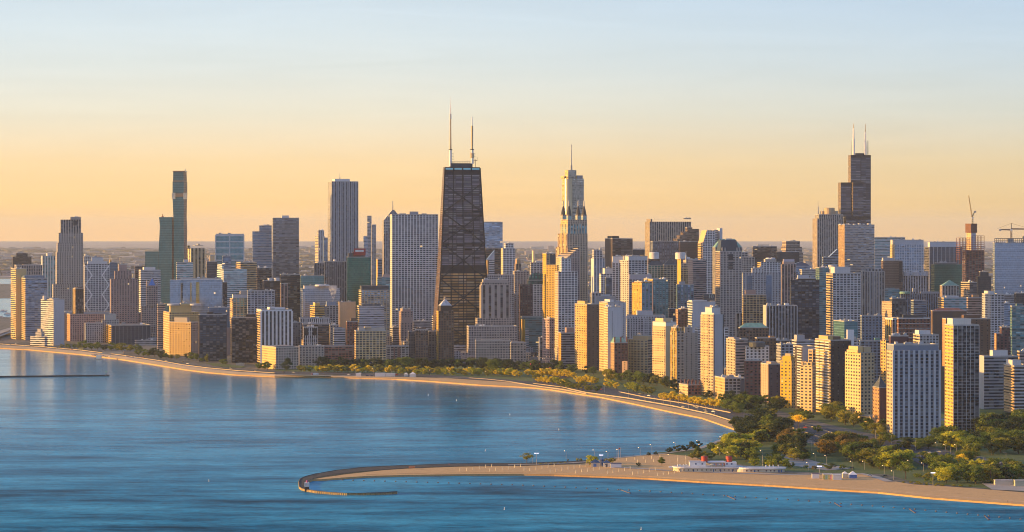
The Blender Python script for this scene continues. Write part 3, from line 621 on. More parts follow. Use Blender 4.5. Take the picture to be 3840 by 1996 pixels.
F2|1195,1325,1438,222|b1082|lg.dk.n/cr.dk.w|A|slender white tower with stacked lit balconies and one blank white wall|t:1200,1328,1400,205,wh.dk.n t:1240,1310,1396,155,wh.dk.n bal:L,.38,.66,1.7,1060,cr bal:L,.72,.98,1.7,1060,cr win:1326,228,1337,1075,sl.bl.h win:1424,225,1436,1075,sl.dk.h name:white_balcony_tower
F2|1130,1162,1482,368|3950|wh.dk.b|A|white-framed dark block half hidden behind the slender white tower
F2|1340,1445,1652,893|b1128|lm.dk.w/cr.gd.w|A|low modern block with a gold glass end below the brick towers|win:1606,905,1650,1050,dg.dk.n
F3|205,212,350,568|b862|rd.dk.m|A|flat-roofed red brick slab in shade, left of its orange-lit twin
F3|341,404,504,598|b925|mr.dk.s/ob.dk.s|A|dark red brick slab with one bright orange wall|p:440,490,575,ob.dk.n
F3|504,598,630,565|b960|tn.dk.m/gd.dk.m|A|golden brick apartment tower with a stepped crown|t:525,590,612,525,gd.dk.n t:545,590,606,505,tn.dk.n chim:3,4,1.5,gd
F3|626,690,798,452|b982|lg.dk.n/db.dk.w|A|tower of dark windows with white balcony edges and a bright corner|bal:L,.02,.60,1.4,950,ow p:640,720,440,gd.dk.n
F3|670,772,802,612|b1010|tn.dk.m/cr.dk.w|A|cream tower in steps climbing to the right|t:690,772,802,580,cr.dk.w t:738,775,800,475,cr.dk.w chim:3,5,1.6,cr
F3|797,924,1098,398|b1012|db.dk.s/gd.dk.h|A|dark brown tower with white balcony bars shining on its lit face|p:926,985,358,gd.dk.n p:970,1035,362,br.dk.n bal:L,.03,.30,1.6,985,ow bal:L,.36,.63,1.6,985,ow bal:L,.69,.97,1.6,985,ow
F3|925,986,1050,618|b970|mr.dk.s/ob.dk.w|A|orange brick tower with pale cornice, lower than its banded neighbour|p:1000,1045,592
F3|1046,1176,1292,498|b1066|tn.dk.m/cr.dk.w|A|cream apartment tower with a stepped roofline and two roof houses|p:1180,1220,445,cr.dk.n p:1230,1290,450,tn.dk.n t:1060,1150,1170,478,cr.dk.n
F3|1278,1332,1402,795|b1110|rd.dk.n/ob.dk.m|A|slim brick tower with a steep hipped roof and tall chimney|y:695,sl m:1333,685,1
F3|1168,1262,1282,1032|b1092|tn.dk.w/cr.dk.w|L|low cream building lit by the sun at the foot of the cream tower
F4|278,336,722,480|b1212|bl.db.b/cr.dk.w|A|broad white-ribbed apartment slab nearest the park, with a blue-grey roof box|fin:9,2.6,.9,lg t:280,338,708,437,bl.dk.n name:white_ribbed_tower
F4|765,838,1052,272|b1172|bk.bk.b/gd.dk.w|A|tall black glass tower caged in a thin white grid|fin:6,.62,.2,lg slab:3.6,.26,.15,lg p:845,1000,212,ow.dk.n name:white_caged_tower
F4|722,730,770,612|3300|br.dk.n|A|brown brick slab glimpsed between the ribbed and the caged towers
F4|722,728,775,1050|3150|lg.dk.n|L|low white garage wall between the ribbed and the caged towers
F4|1052,1094,1378,532|b972|gr.dk.h/lg.dk.n|A|wide grey banded apartment block right of the caged tower|p:1175,1300,478,wh.dk.n
F4|1258,1346,1500,612|b1012|lg.dk.h/cr.dk.h|A|white balconied block with a bright lit corner at the frame's right edge|p:1340,1420,560,wh.dk.n bal:L,.05,.85,1.6,990,cr
F4|745,775,1146,218|3560|br.dk.s/ob.dk.s|A|brown brick tower standing behind the caged tower|p:930,1070,182,br.dk.n
F4|1320,1328,1500,112|3880|tl.tl.h|G|teal glass tower at the frame's right edge|p:1370,1420,88
F4|1372,1390,1520,490|3480|pk.dk.h/ob.dk.h|A|low pink banded building behind the white balconied block
F4|655,662,948,152|4000|br.dk.n|L|windowless brown brick hall with a red hipped roof|h:124,rd
F4|265,325,378,222|3880|lg.dk.v/gd.dk.v|A|small white block with a bright gold face next to the brick block with white lines|t:265,330,378,212,wh.dk.n
F4|372,378,642,212|3850|rd.dk.m|A|brick block ruled with white lines under a dark roof house|p:420,590,180,sl.dk.n slab:7.2,.5,.3,wh
F4|500,556,715,352|3530|lg.dk.G/cr.dk.h|A|pale blue-grey lattice block with a white roof house|p:560,655,310,wh.dk.n
F4|302,312,462,362|3280|mr.dk.n|L|windowless dark red brick hall behind the white-ribbed tower|c:350,335,2,ow c:380,338,2,ow
F4|228,272,302,392|3370|tn.dk.h/gd.dk.w|A|narrow tan building with white balconies on its sunlit edge
F4|62,70,242,192|4080|bl.dk.m|L|plain blue-grey block with paired windows
F4|238,322,440,70|4450|sl.dk.v/tn.dk.g|O|brown and charcoal building with a sunlit left wing|t:310,325,438,46,sl.dk.n
E3|602,630,762,1195|4560|bl.db.h|G|small dark blue banded glass block with a white stair tower|p:640,700,1185,wh.dk.n
E3|488,498,1122,1120|5550|bl.dk.V|O|vast grey stone block with vertical bays and copper corner roofs|c:540,1098,12,gn t:700,705,900,1100,gr.dk.n t:620,624,660,1070,gr.dk.n
E3|905,930,1108,1040|5450|lm.dk.v/tn.dk.v|O|stone pavilion with a green pyramid roof above the vast grey block|y:976,gn
E3|510,518,786,935|5900|lg.dk.v|O|white tower crowned by three little domed pinnacles|c:548,892,8,lg c:650,888,9,lg c:750,890,8,lg m:548,880,1 m:650,872,1 m:750,872,1
E3|882,945,1188,1168|4650|gr.tl.h/gd.dk.h|A|grey block with lit balconies on its left and a pale roof slab|p:985,1115,1142,lg.dk.n
E3|1190,1200,1396,1165|4460|pk.br.h|O|brick block with wine-red window bands|p:1250,1320,1132,ob.dk.n
E3|1345,1440,1578,1130|4360|wh.dk.w/lg.dk.w|A|white gridded residential tower in the right half of the city|p:1415,1490,1092,wh.dk.n
E3|1124,1215,1292,1005|5000|dg.dk.h/tn.dk.h|A|pinkish banded block with a dark right half
E3|1288,1298,1442,940|5300|sl.dk.c|O|dark stepped block left of the pale glass tower|t:1322,1328,1415,895,sl.dk.c
E3|1458,1478,1800,592|5450|bl.pb.c|G|large pale glass tower with an unfinished top under a horizontal crane
E3|1770,1776,1860,520|6000|gr.gy.h|S|grey tower cut by the frame's right edge behind the pale glass tower
E3|812,848,1136,815|5700|sl.gn.c/gd.gn.c|G|dark green glass block with yellow reflections|t:850,875,1080,802,sl.dk.n
E3|742,796,1138,632|6500|sl.db.k/dg.dk.h|O|dark blue glass tower with white uprights and a white roof band|fin:8,.9,.5,wh t:778,800,1092,583,lg.dk.n
E3|384,432,736,605|6350|lg.bl.w/cr.dk.w|O|square white-framed office tower with a blank white crown|t:388,434,735,562,lg.dk.n c:458,545,4,ow
E3|212,222,542,535|6900|lg.tl.h|O|wide banded tower right behind the pale ribbed glass tower
E3|290,312,516,778|5880|pk.br.c|O|brown mirror-glass block with a bright yellow edge|p:312,430,745,lg.dk.n win:478,790,515,1000,sl.dk.c
E3|318,326,482,1075|5150|tl.tl.h|L|low teal block below the brown mirror-glass block|p:350,440,1060
E2|1308,1320,1552,890|4680|gr.dk.V|A|grey residential tower with faceted vertical bays beside the white gridded one|p:1350,1540,862,gr.dk.v fin:9,1.2,.8,lm
E2|942,1012,1306,912|4330|wh.dk.w/cr.dk.h|A|bright white tower gridded like graph paper with a lit left side|p:1045,1210,840,wh.dk.n
E2|1068,1136,1448,402|6300|lm.gy.h/cr.dk.v|S|grey-green glass tower with pale ribs at its crown before the black stepped skyscraper|c:1098,390,5,ow c:1135,390,5,ow c:1190,392,3,ow c:1240,390,4,ow c:1290,386,4,ow c:1335,390,3,ow c:1390,386,5,ow
E2|800,850,1122,335|6900|lm.dk.v/tn.dk.v|S|stone tower with a drum and turrets on its roof and a thin mast|t:825,868,1120,295,lm.dk.v c:975,222,15,tn c:905,255,6,tn c:985,250,4,ow c:1045,255,6,tn m:858,148,2
E2|900,912,1072,742|6150|bl.dk.h|G|low glass building with a long sloped glass roof below the stone tower|name:sloped_glass_building
E2|455,520,702,690|7200|lm.dk.h/tn.dk.h|O|tan distant block stepping down on both sides|t:470,522,690,630 t:482,524,668,575
E2|425,431,662,685|6250|bk.dk.c|O|flat black box in front of the tan distant block
E2|172,178,427,628|6800|br.dk.h|O|grey-brown slab with a recessed darker panel|win:195,655,360,860,db.br.h
E2|224,262,466,788|5250|wh.dk.w/gd.dk.h|A|white apartment block with two round white stair towers|c:345,745,7,wh c:375,745,7,wh t:300,306,420,765,lm.dk.n
E2|64,72,470,902|4900|lg.dk.m|A|pair of white apartment slabs split by dark glass strips|t:164,170,292,860,wh.dk.m win:114,935,168,1080,sl.bl.c win:315,930,372,1240,sl.bl.c
E2|470,478,630,812|5550|pk.dk.v|A|purplish stone tower with a flat-topped crown|t:490,496,615,790,pk.dk.n p:470,628,760,lv.dk.n
E2|575,582,780,835|5850|bl.bl.h|L|low glass block under a blue barrel roof|name:barrel_roofed_block
E2|664,690,862,872|5380|ow.dk.h|A|white banded block below the sloped glass roof
E2|832,872,974,852|4980|tl.tl.h|A|pale teal tower between the black uprights tower and the graph-paper tower
E2|980,986,1042,860|5250|lv.dk.v|L|stubby lilac tower with a small dome|c:1010,818,9,lg
E2|568,576,872,978|4330|bk.db.b|O|black glass tower with five white uprights|t:640,645,838,965,bk.dk.n p:650,765,925,lg.dk.n name:black_upright_tower
E2|65,75,318,1135|4460|tn.dk.w|A|tan brick apartment block with dark balcony slots and a pink roof house|p:100,210,1080,pk.dk.n
F3|360,390,645,108|4120|bk.dk.b/lm.dk.n|O|black and white pinstripe office slab with a pale end wall|fin:10,1.3,.6,lg win:612,115,645,380,bk.dk.n
F3|155,165,405,292|3960|br.dk.g|K|old brick school with a copper-green pitched roof|h:248,gn
F3|52,128,236,390|3720|pk.dk.h/tn.dk.w|A|pinkish apartment block with a boxy roof house by the slender white tower|p:130,180,370,pk.dk.n
F3|200,215,412,448|3720|wh.dk.m|A|white apartment block with a dark drum on its roof|c:305,405,13,sl
F3|292,310,470,378|3800|br.dk.g|L|dark brown walk-up with a lit parapet|p:420,460,358,ob.dk.n
F3|440,448,600,398|3860|db.dk.g|L|very dark low block below the pinstripe slab
F3|470,510,612,432|3690|gr.dk.w|A|grey apartment block with balcony stacks, left of the white concrete block
F3|600,640,790,398|3770|lg.dk.h|A|white concrete block with a grey stair tower|p:652,716,350,gr.dk.n
F3|950,1040,1152,238|3880|tl.tl.k|G|low teal glass pavilion at the foot of the graph-paper tower
F3|1060,1066,1121,305|3680|wh.dk.n|L|small plain white shaft standing before the teal pavilion
F3|1040,1086,1178,392|3700|wh.dk.w|L|low white gridded block behind the cream tower
F4|55,62,232,402|3640|bl.dk.w|L|low grey-blue hospital wing with a green roof house|p:185,230,375,gn.dk.n
F4|1182,1196,1322,338|3980|mr.dk.m/ob.dk.m|A|dark red brick block left of the teal glass tower|t:1235,1240,1320,288,mr.dk.m
E3|1572,1578,1692,1225|4650|bl.bl.h|O|small blue block right of the white gridded residential tower
E3|1690,1696,1850,1118|5000|sl.dk.c|O|dark flat block below the pale glass tower
E3|1566,1572,1692,1135|5150|gr.dk.h|O|grey low block below the pale glass tower
F2|1442,1450,1650,800|3760|br.dk.m|L|low roof-cluttered block behind the gold-ended modern block|p:1460,1630,775,bl.dk.n
D2|1436,1450,1550,950|4900|lg.dk.v|L|low ribbed stone block behind the golden balconied tower
D2|1488,1494,1702,985|4850|gr.dk.n|L|flat grey roof block behind the tall white slab|p:1545,1640,960,lg.dk.n
B1|622,628,684,1205|9000|tn.dk.n|O|tiny far sunlit block on the plain left of the white-framed tower
D2|822,836,856,505|11500|cr.dk.n|O|tiny far lit tower alone on the hazy plain
B1|960,1010,1215,1290|5800|cr.dk.h|L|low gold-topped block under the grey banded tower
B2|1380,1386,1470,700|4750|dg.dk.m|L|dark low block right of the white striped hotel
C2|730,760,830,750|4850|lg.dk.h|L|white podium with black openings below the wide marble tower
C2|965,975,1160,690|4900|lg.dk.h|L|slate-roofed low podium between the marble tower and the pyramid-capped tower
F1|600,612,760,520|5000|bg.dk.m|L|grey shop block deep in the dark avenue
D2|590,600,700,960|5080|gr.dk.m|O|dim grey slab in shadow between the setback tower and the avenue
"""
for ln in CITY.strip().split('\n'):
    if ln.strip(): building(ln)
# ---------------------------------------------------------------- landmarks
def by_label(w): return next(r for r in ALL if w in r.root['label'])
def face_pt(rec, u, z, proud=.4, side='F'):   # a point on the main block's front (or side): u in metres from the near corner
    P0 = rec.main[0]; d, n = (rec.f, -rec.g) if side == 'F' else (rec.g, -rec.f)
    q = P0 - rec.loc + d * u + n * proud; q.z = z; return q
def ridge_prism(rec, P, f, g, W, Ls, z, pts, mat, name):
    """a solid over the front's outline: pts = [(fraction along the front, z)] extruded through the depth"""
    mb = MB(); fr = [P + f * W * u + Vector((0, 0, zz - P.z)) for u, zz in pts]; bk = [q + g * Ls for q in fr]; n = len(fr)
    mb.quad(fr, 0, [(u * W, zz + 1400) for u, zz in pts]); mb.quad(bk[::-1], 0, [(u * W, zz + 1400) for u, zz in pts])
    for i in range(n):
        j = (i + 1) % n; mb.quad([fr[i], fr[j], bk[j], bk[i]], 1)
    return mb.build(name, mat, rec.root)

# zigzag bracing on the braced tower
r = by_label('zigzag'); W0 = r.main[1]; zt = r.main[3]
ztop, zbot = zat(cvy('A2', 120), r.D), zat(cvy('A2', 700), r.D); seg = (ztop - zbot) / 4.7
mt = plain("brace_white", (.72, .70, .68), .7, var=0)
for sgn in (0, 1):
    z = ztop; inw = False
    for k in range(5):
        ua, ub = (.03, .30) if not inw else (.30, .03)
        if sgn: ua, ub = 1 - ua, 1 - ub
        mb = MB(); mb.bar(face_pt(r, ua * W0, z), face_pt(r, ub * W0, z - seg), 2.2); mb.build('brace', mt, r.root)
        z -= seg; inw = not inw

# chevron peak and needle
r = by_label('chevron peak'); P, f, g, W0, L0, z0 = r.P - r.loc, r.f, r.g, r.W, r.L, r.z
mc = [st('lg.dk.V'), M_CAPS]
pk = zat(cvy('C1', 628), r.D + L0 / 2); uc = .50
ridge_prism(r, P, f, g, W0, L0, z0, [(0, z0), (1, z0), (uc + .05, pk), (uc - .05, pk)], mc, 'gable')
mb = MB(); q = P + f * W0 * uc + g * L0 * .5; mb.tube([(1.6, pk - 2), (1.1, pk + 22), (.15, zat(cvy('C1', 512), r.D))], 8, (q.x, q.y)); mb.build('spire', M_METAL, r.root)
for k in range(5):
    mb = MB(); zz = z0 - 4 - k * 7; mb.box(P + Vector((0, 0, zz - P.z)) - g * .6, f * W0 * (.5 - k * .09), g * .55, Vector((0, 0, 3))); mb.build('chevron_band', M_CONC, r.root)

# wedge roof beside the braced black tower
r = by_label('glass wedge'); P = r.P - r.loc
ridge_prism(r, P, r.f, r.g, r.W, r.L, r.z, [(0, r.z), (1, r.z), (1, zat(cvy('D2', 498), r.D))], [st('lg.pb.n'), plain('pale_glass', (.45, .52, .58), .2, .5, var=.05)], 'wedge_roof')
# the slant-cut pink tower: slant grows above its body on the left
r = by_label('cut off at a slant')
P = r.P - r.loc
ridge_prism(r, P, r.f, r.g, r.W, r.L, r.z, [(0, r.z), (1, r.z), (1, zat(cvy('D2', 466), r.D))], [st('pk.dk.m'), st('tn.dk.h')], 'slanted_top')
# low glass building with the long sloping roof
r = by_label('long sloped glass roof'); P = r.P - r.loc
ridge_prism(r, P, r.f, r.g, r.W, r.L, r.z, [(.35, r.z), (1, r.z), (1, zat(cvy('E2', 655), r.D)), (.93, zat(cvy('E2', 655), r.D))], [st('bl.dk.h'), plain('sloped_glass', (.42, .47, .55), .25, .4, var=.08)], 'sloped_roof')
# slanted shoulder on the white gridded tower
r = by_label('slanting shoulder'); P = r.P - r.loc; u = lambda x: (cvx('E1', x) - r.px[1]) / (r.px[2] - r.px[1])
ridge_prism(r, P, r.f, r.g, r.W, r.L, r.z, [(u(1216), r.z), (u(1342), r.z), (u(1342), zat(cvy('E1', 290), r.D)), (u(1256), zat(cvy('E1', 290), r.D))], [st('wh.dk.w'), st('cr.dk.n')], 'slanted_tier')
a = u(1392); b = u(1420)
mb = MB(); o = P + r.f * r.W * u(1345) + r.g * r.L * .3; mb.box(o - Vector((0, 0, 60)), r.f * r.W * (u(1392) - u(1345)), r.g * r.L * .5, Vector((0, 0, zat(cvy('E1', 285), r.D) - o.z + 60))); mb.build('glass_tier', st('ow.gy.h'), r.root)
mb = MB(); o = P + r.f * r.W * a; mb.box(o - Vector((0, 0, 60)), r.f * r.W * (b - a), r.g * r.L * .6, Vector((0, 0, zat(cvy('E1', 268), r.D) - o.z + 60))); mb.build('corner_post', st('lg.dk.n'), r.root)
# barrel roofs
for key, c0, xa, xb, yp, colr in (('blue barrel roof', 'E2', 575, 780, 790, (.07, .10, .17)), ('barrel roof and' , 'D2', 0, 0, 0, None)):
    if not colr: continue
    r = by_label(key); P = r.P - r.loc; h = zat(cvy(c0, yp), r.D) - r.z; n = 10
    pts = [(k / n, r.z + h * math.sin(math.pi * k / n)) for k in range(n + 1)]
    ridge_prism(r, P, r.f, r.g, r.W, r.L, r.z, pts, plain('barrel', colr, .3, .3), 'barrel_roof')
r = by_label('steps up to a barrel roof'); P = r.P - r.loc; h = zat(cvy('D2', 738), r.D) - r.z; n = 8
pts = [(0, r.z)] + [(.5 * (1 - math.cos(math.pi / 2 * k / n)), r.z + h * math.sin(math.pi / 2 * k / n)) for k in range(1, n + 1)] + [(1, r.z + h * .93), (1, r.z)]
ridge_prism(r, P, r.f, r.g, r.W, r.L, r.z, pts, [st('sl.gn.v'), plain('dark_barrel', (.05, .035, .04), .5)], 'barrel_roof')
# truncated mansard crown
r = by_label('mansard crown'); P = r.P - r.loc; D = r.D
mb = MB(); zt = zat(cvy('E1', 392), D); q = .20
u = lambda x: (cvx('E1', x) - r.px[1]) / (r.px[2] - r.px[1])
A = [P + r.f * r.W * s_ + r.g * r.L * t_ for s_, t_ in ((.01, .02), (.88, .02), (.88, .9), (.01, .9))]
B = [P + r.f * r.W * s_ + r.g * r.L * t_ for s_, t_ in ((.09, .16), (.78, .16), (.78, .76), (.09, .76))]
for v in B: v.z = zt
for i in range(4): mb.quad([A[i], A[(i + 1) % 4], B[(i + 1) % 4], B[i]])
mb.quad(B); mb.build('mansard_roof', plain('slate', (.035, .05, .065), .45), r.root)
mb = MB(); mb.box(B[0] + Vector((0, 0, .2)) + r.f * r.W * .22 + r.g * 3, r.f * r.W * .3, r.g * 4, Vector((0, 0, 2.5))); mb.build('roof_unit', M_METAL, r.root)
zw = zat(cvy('E1', 540), D); 
mb = MB(); o = P + r.f * r.W * u(1482) - r.g * .3; o.z = zat(cvy('E1', 605), D); mb.box(o, r.f * r.W * (u(1532) - u(1482)), r.g * .28, Vector((0, 0, zw - o.z))); mb.build('window', M_DARK, r.root)
for k in range(5):
    mb = MB(); o = P + r.f * r.W * u(1482) - r.g * .3; o.z = zat(cvy('E1', 632 + k * 17), D); mb.box(o, r.f * r.W * (u(1532) - u(1482)), r.g * .28, Vector((0, 0, 2.4))); mb.build('window', M_DARK, r.root)
for xx in (1420, 1450, 1575, 1600):
    mb = MB(); qx = P + r.f * r.W * u(xx) + r.g * 2; mb.tube([(1.6, r.z - 1), (1.6, r.z + 5), (.1, r.z + 9)], 8, (qx.x, qx.y)); mb.build('pinnacle', plain('stone_cap', (.36, .33, .30)), r.root)
# blue triangle on the pointed gable
r = by_label('blue triangular'); ux = lambda x: (cvx('A2', x) - cvx('A2', 1840)) / (cvx('A2', 1980) - cvx('A2', 1840))
P = r.P - r.loc; mb = MB(); o = -r.g * 1.0
pts = [P + r.f * r.W * .18 + o, P + r.f * r.W * .78 + o, P + r.f * r.W * .50 + o + r.g * .4]; pts[0].z = pts[1].z = r.z + 1.5; pts[2].z = zat(cvy('A2', 278), r.D)
bk = [p + r.g * (.9 if i < 2 else .5) for i, p in enumerate(pts)]
mb.quad(pts); mb.quad([pts[0], pts[1], bk[1], bk[0]]); mb.quad([pts[1], pts[2], bk[2], bk[1]]); mb.quad([pts[2], pts[0], bk[0], bk[2]])
mb.build('triangular_window', plain('blue_glass', (.04, .20, .60), .25, var=.1), r.root)
for fx in (.02, .98):
    mb = MB(); q = P + r.f * r.W * fx; mb.tube([(1.5, r.z - 1), (1.4, r.z + 8), (.2, r.z + 14)], 8, (q.x, q.y)); mb.build('pinnacle', plain('pink_stone', WALL['pk']), r.root)

# rooftop sign on the green glass tower (red panel, white stripe)
r = by_label('dark green glass tower'); P = r.P - r.loc
mb = MB(); o = P + r.f * r.W * .28 - r.g * .5; o.z = r.z + 4; mb.box(o, r.f * r.W * .5, r.g * .6, Vector((0, 0, 14))); sg = mb.build('sign', plain('sign_red', (.32, .03, .03), .6, var=.05), r.root)
mb = MB(); o = o - r.g * .12 + r.f * r.W * .06; o.z += 7; mb.box(o, r.f * r.W * .36, r.g * .1, Vector((0, 0, 4))); mb.build('stripe', M_WHITE, sg)
# the big "10" on the dark panel beside the blank white slab
r = by_label('plain white windowless'); D = r.D + 40
o = at(cvx('E1', 1222), cvy('E1', 1020), D) ; b_ = at(cvx('E1', 1342), cvy('E1', 958), D)
rt_ = empty('signboard_building', (o.x, D, 0)); tag(rt_, 'dark panelled block with a big pale number ten, beside the mansard tower', 'building')
mb = MB(); mb.abox(0, 0, 0, b_.x - o.x, 16, b_.z); mb.build('wall', st('sl.db.h'), rt_)
cu = bpy.data.curves.new('number', 'FONT'); cu.body = "10"; cu.size = (b_.z - o.z) * .95; cu.extrude = .3; cu.offset = -.02
to = bpy.data.objects.new('number', cu); to.location = ((b_.x - o.x) * .40, -.5, o.z + 3); to.rotation_euler = (math.radians(90), 0, 0)
cu.materials.append(plain('number_pale', (.22, .34, .40), .6, var=0)); C.objects.link(to); bpy.context.view_layer.update()
me = bpy.data.meshes.new_from_object(to.evaluated_get(bpy.context.evaluated_depsgraph_get())); lc = to.location.copy(); bpy.data.objects.remove(to)
to = bpy.data.objects.new('number', me); C.objects.link(to); to.parent = rt_; to.location = lc; to.rotation_euler = (math.radians(90), 0, 0)

# ball on the pyramid cap
r = by_label('pale metal pyramid'); D = r.D; q = at(cvx('C2', 1306), cvy('C2', 440), D + r.L * .5) - r.loc; mb = MB(); mb.tube([(.3, q.z - 2.6), (1.9, q.z - 1.4), (2.3, q.z), (1.9, q.z + 1.4), (.3, q.z + 2.4)], 12, (q.x, q.y)); mb.build('finial_ball', plain('ball_brown', (.30, .22, .16), .5), r.root)
# ---- the black tapered tower with X braces
D = 4900.0
rec = Rec(); rec.crop = 'N'
prof = [(('z', 0), 1614.5, 1632, 1845), (1024, 1637, 1652.5, 1823.5), (996, 1639.2, 1654, 1822), (655, 1659.5, 1667.6, 1801.6), (627, 1661, 1669, 1800)]
rec.th, W, Ls = solve(1661, 1669, 1800, D); rec.loc = Vector(((1632 - CX) / F * D, D, 0))
rec.root = empty('black_braced_tower', rec.loc); tag(rec.root, 'black tapering skyscraper with giant X braces and two white antennas', 'skyscraper')
def mk(code, floor, wy, glass=None, metal=None, wall=None, bay=3.2, wx=.94):
    m = st(code).copy(); m.name = "braced_" + code.replace('.', '_') + str(wy); i = next(n for n in m.node_tree.nodes if n.type == 'GROUP').inputs
    i['Floor'].default_value = floor; i['WY'].default_value = wy; i['Bay'].default_value = bay; i['WX'].default_value = wx
    if glass: i['Glass'].default_value = glass + (1,)
    if metal is not None: i['Metal'].default_value = metal
    if wall: i['Wall'].default_value = wall + (1,)
    m['bay'] = bay; m['flr'] = floor
    return m
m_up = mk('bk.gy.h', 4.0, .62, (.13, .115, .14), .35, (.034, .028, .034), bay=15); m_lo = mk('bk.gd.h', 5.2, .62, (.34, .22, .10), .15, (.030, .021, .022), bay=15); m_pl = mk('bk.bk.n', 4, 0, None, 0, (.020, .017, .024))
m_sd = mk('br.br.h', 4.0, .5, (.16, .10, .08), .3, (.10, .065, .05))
rec.minL = 14
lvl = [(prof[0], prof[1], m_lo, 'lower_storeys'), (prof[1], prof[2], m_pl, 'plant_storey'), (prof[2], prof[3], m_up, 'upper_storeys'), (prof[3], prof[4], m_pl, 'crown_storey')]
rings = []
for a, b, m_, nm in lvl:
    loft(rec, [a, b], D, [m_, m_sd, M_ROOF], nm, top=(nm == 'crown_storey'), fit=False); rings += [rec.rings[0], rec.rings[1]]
def hp(fx, py, proud=.7):                      # point on the tapered front: fraction across, photo row
    z = max(.5, zat(py, D))
    for a, b in zip(rings[::2], rings[1::2]):
        if a[6] - .01 <= z <= b[6] + .01:
            t = (z - a[6]) / max(.01, b[6] - a[6]); p0 = a[0].lerp(b[0], t); p1 = a[1].lerp(b[1], t)
            return p0.lerp(p1, fx) - rec.loc - rec.g * proud
    return None
m_fr = plain('black_steel', (.008, .007, .010), .6, var=.1)
for k in range(5):                             # columns
    pts = [hp(k / 4, y, .5) for y in (630, 800, 995, 1024.5, 1180, 1340)]
    mb = MB()
    for a, b in zip(pts, pts[1:]): mb.bar(a, b, 2.4 if k in (0, 4) else 1.5)
    mb.build('column', m_fr, rec.root)
ys = [690, 797, 914, 1046, 1196, 1352]
for a, b in zip(ys, ys[1:]):
    for s_ in (0, 1):
        mb = MB(); mid = (a + b) / 2
        p, q = hp(s_, a), hp(1 - s_, b); mb.bar(p, q, 2.2); mb.build('brace', m_fr, rec.root)
    mb = MB(); mb.bar(hp(0, b), hp(1, b), 1.8); mb.build('tie_beam', m_fr, rec.root)
for k in range(4):
    mb = MB(); p, q = hp(k / 4 + .02, 636.5, .3), hp(k / 4 + .23, 636.5, .3); p2 = hp(k / 4 + .02, 630.5, .3)
    mb.box(p, q - p, rec.g * .25, Vector((0, 0, p2.z - p.z))); mb.build('crown_light', plain('crown_glow', (.24, .58, .66), .4, var=0, emit=.06), rec.root)
P = rec.P - rec.loc; zt = rec.z; u = lambda x: (x - rec.px0) / rec.pxw
rec.px0, rec.pxw = 1669, 131
mb = MB(); o = P + rec.f * rec.W * .18 + rec.g * rec.L * .2; mb.box(o, rec.f * rec.W * .62, rec.g * rec.L * .6, Vector((0, 0, zat(612, D) - zt))); rh = mb.build('roof_house', plain('dark_box', (.035, .04, .055), .5), rec.root)
zr = zat(612, D)
mb = MB()
for k in range(14):
    q = o + rec.f * rec.W * .62 * k / 13; q.z = zr; mb.bar(q, q + Vector((0, 0, 4.5)), .3)
q = o.copy(); q.z = zr + 3.6; mb.bar(q, q + rec.f * rec.W * .62, .5); q.z = zr + 1.8; mb.bar(q, q + rec.f * rec.W * .62, .3)
mb.build('railing', plain('rail', (.30, .24, .20), .6), rec.root)
mb = MB(); q = P + rec.f * rec.W * .88 + rec.g * 6
mb.bar(Vector((q.x, q.y, zt)), Vector((q.x, q.y, zt + 15)), .8); mb.bar(Vector((q.x - 7, q.y, zt + 13)), Vector((q.x + 4, q.y, zt + 13)), .8); mb.bar(Vector((q.x + 3, q.y, zt + 13)), Vector((q.x + 4, q.y, zt + 19)), .5)
mb.build('gantry', M_DARK, rec.root)
def antenna(px, rows, par, loc, Dd, names, mats):
    b = at(px, 0, Dd); c0 = (b.x - loc.x, b.y - loc.y)
    for nm, mt_, pr in rows:
        mb = MB(); mb.tube([(r_, zat(y_, Dd)) for r_, y_ in pr], 10, c0); mb.build(nm, mt_, par)
M_TAN = plain('mast_tan', (.50, .38, .22), .6); M_MW = plain('mast_white', (.78, .74, .68), .5, var=.05)
k2 = lambda y: cvy('D1', y)
Da = D + rec.L * .45
for px, pr in ((cvx('D1', 260), [('mast_base', M_MW, [(2.6, k2(822)), (2.5, k2(645))]), ('mast_collar', M_DARK, [(3.6, k2(648)), (3.6, k2(640))]), ('mast_shaft', M_TAN, [(1.9, k2(640)), (1.5, k2(420)), (1.3, k2(310))]),
        ('mast_array', M_METAL, [(1.9, k2(310)), (1.7, k2(255))]), ('mast_tip', M_MW, [(1.0, k2(255)), (.8, k2(160)), (.35, k2(150)), (.12, k2(72))])]),
        (cvx('D1', 496), [('mast_base', M_MW, [(2.8, k2(800)), (2.7, k2(645))]), ('mast_collar', M_TAN, [(3.9, k2(735)), (3.9, k2(685))]), ('mast_collar', M_DARK, [(3.8, k2(648)), (3.8, k2(640))]),
        ('mast_shaft', M_TAN, [(1.7, k2(640)), (1.9, k2(560)), (2.0, k2(400)), (1.9, k2(385))]), ('mast_tip', M_MW, [(.9, k2(385)), (.75, k2(292)), (.2, k2(285))])])):
    antenna(px, pr, rec.root, rec.loc, Da, None, None)
    mb = MB(); b = at(px, 0, Da) - rec.loc
    for k in range(7):
        z = zat(k2(790 - k * 17), Da); mb.bar(Vector((b.x + 2, b.y, z)), Vector((b.x + 6.5, b.y, z + .5)), .45)
    mb.build('aerials', M_DARK, rec.root)

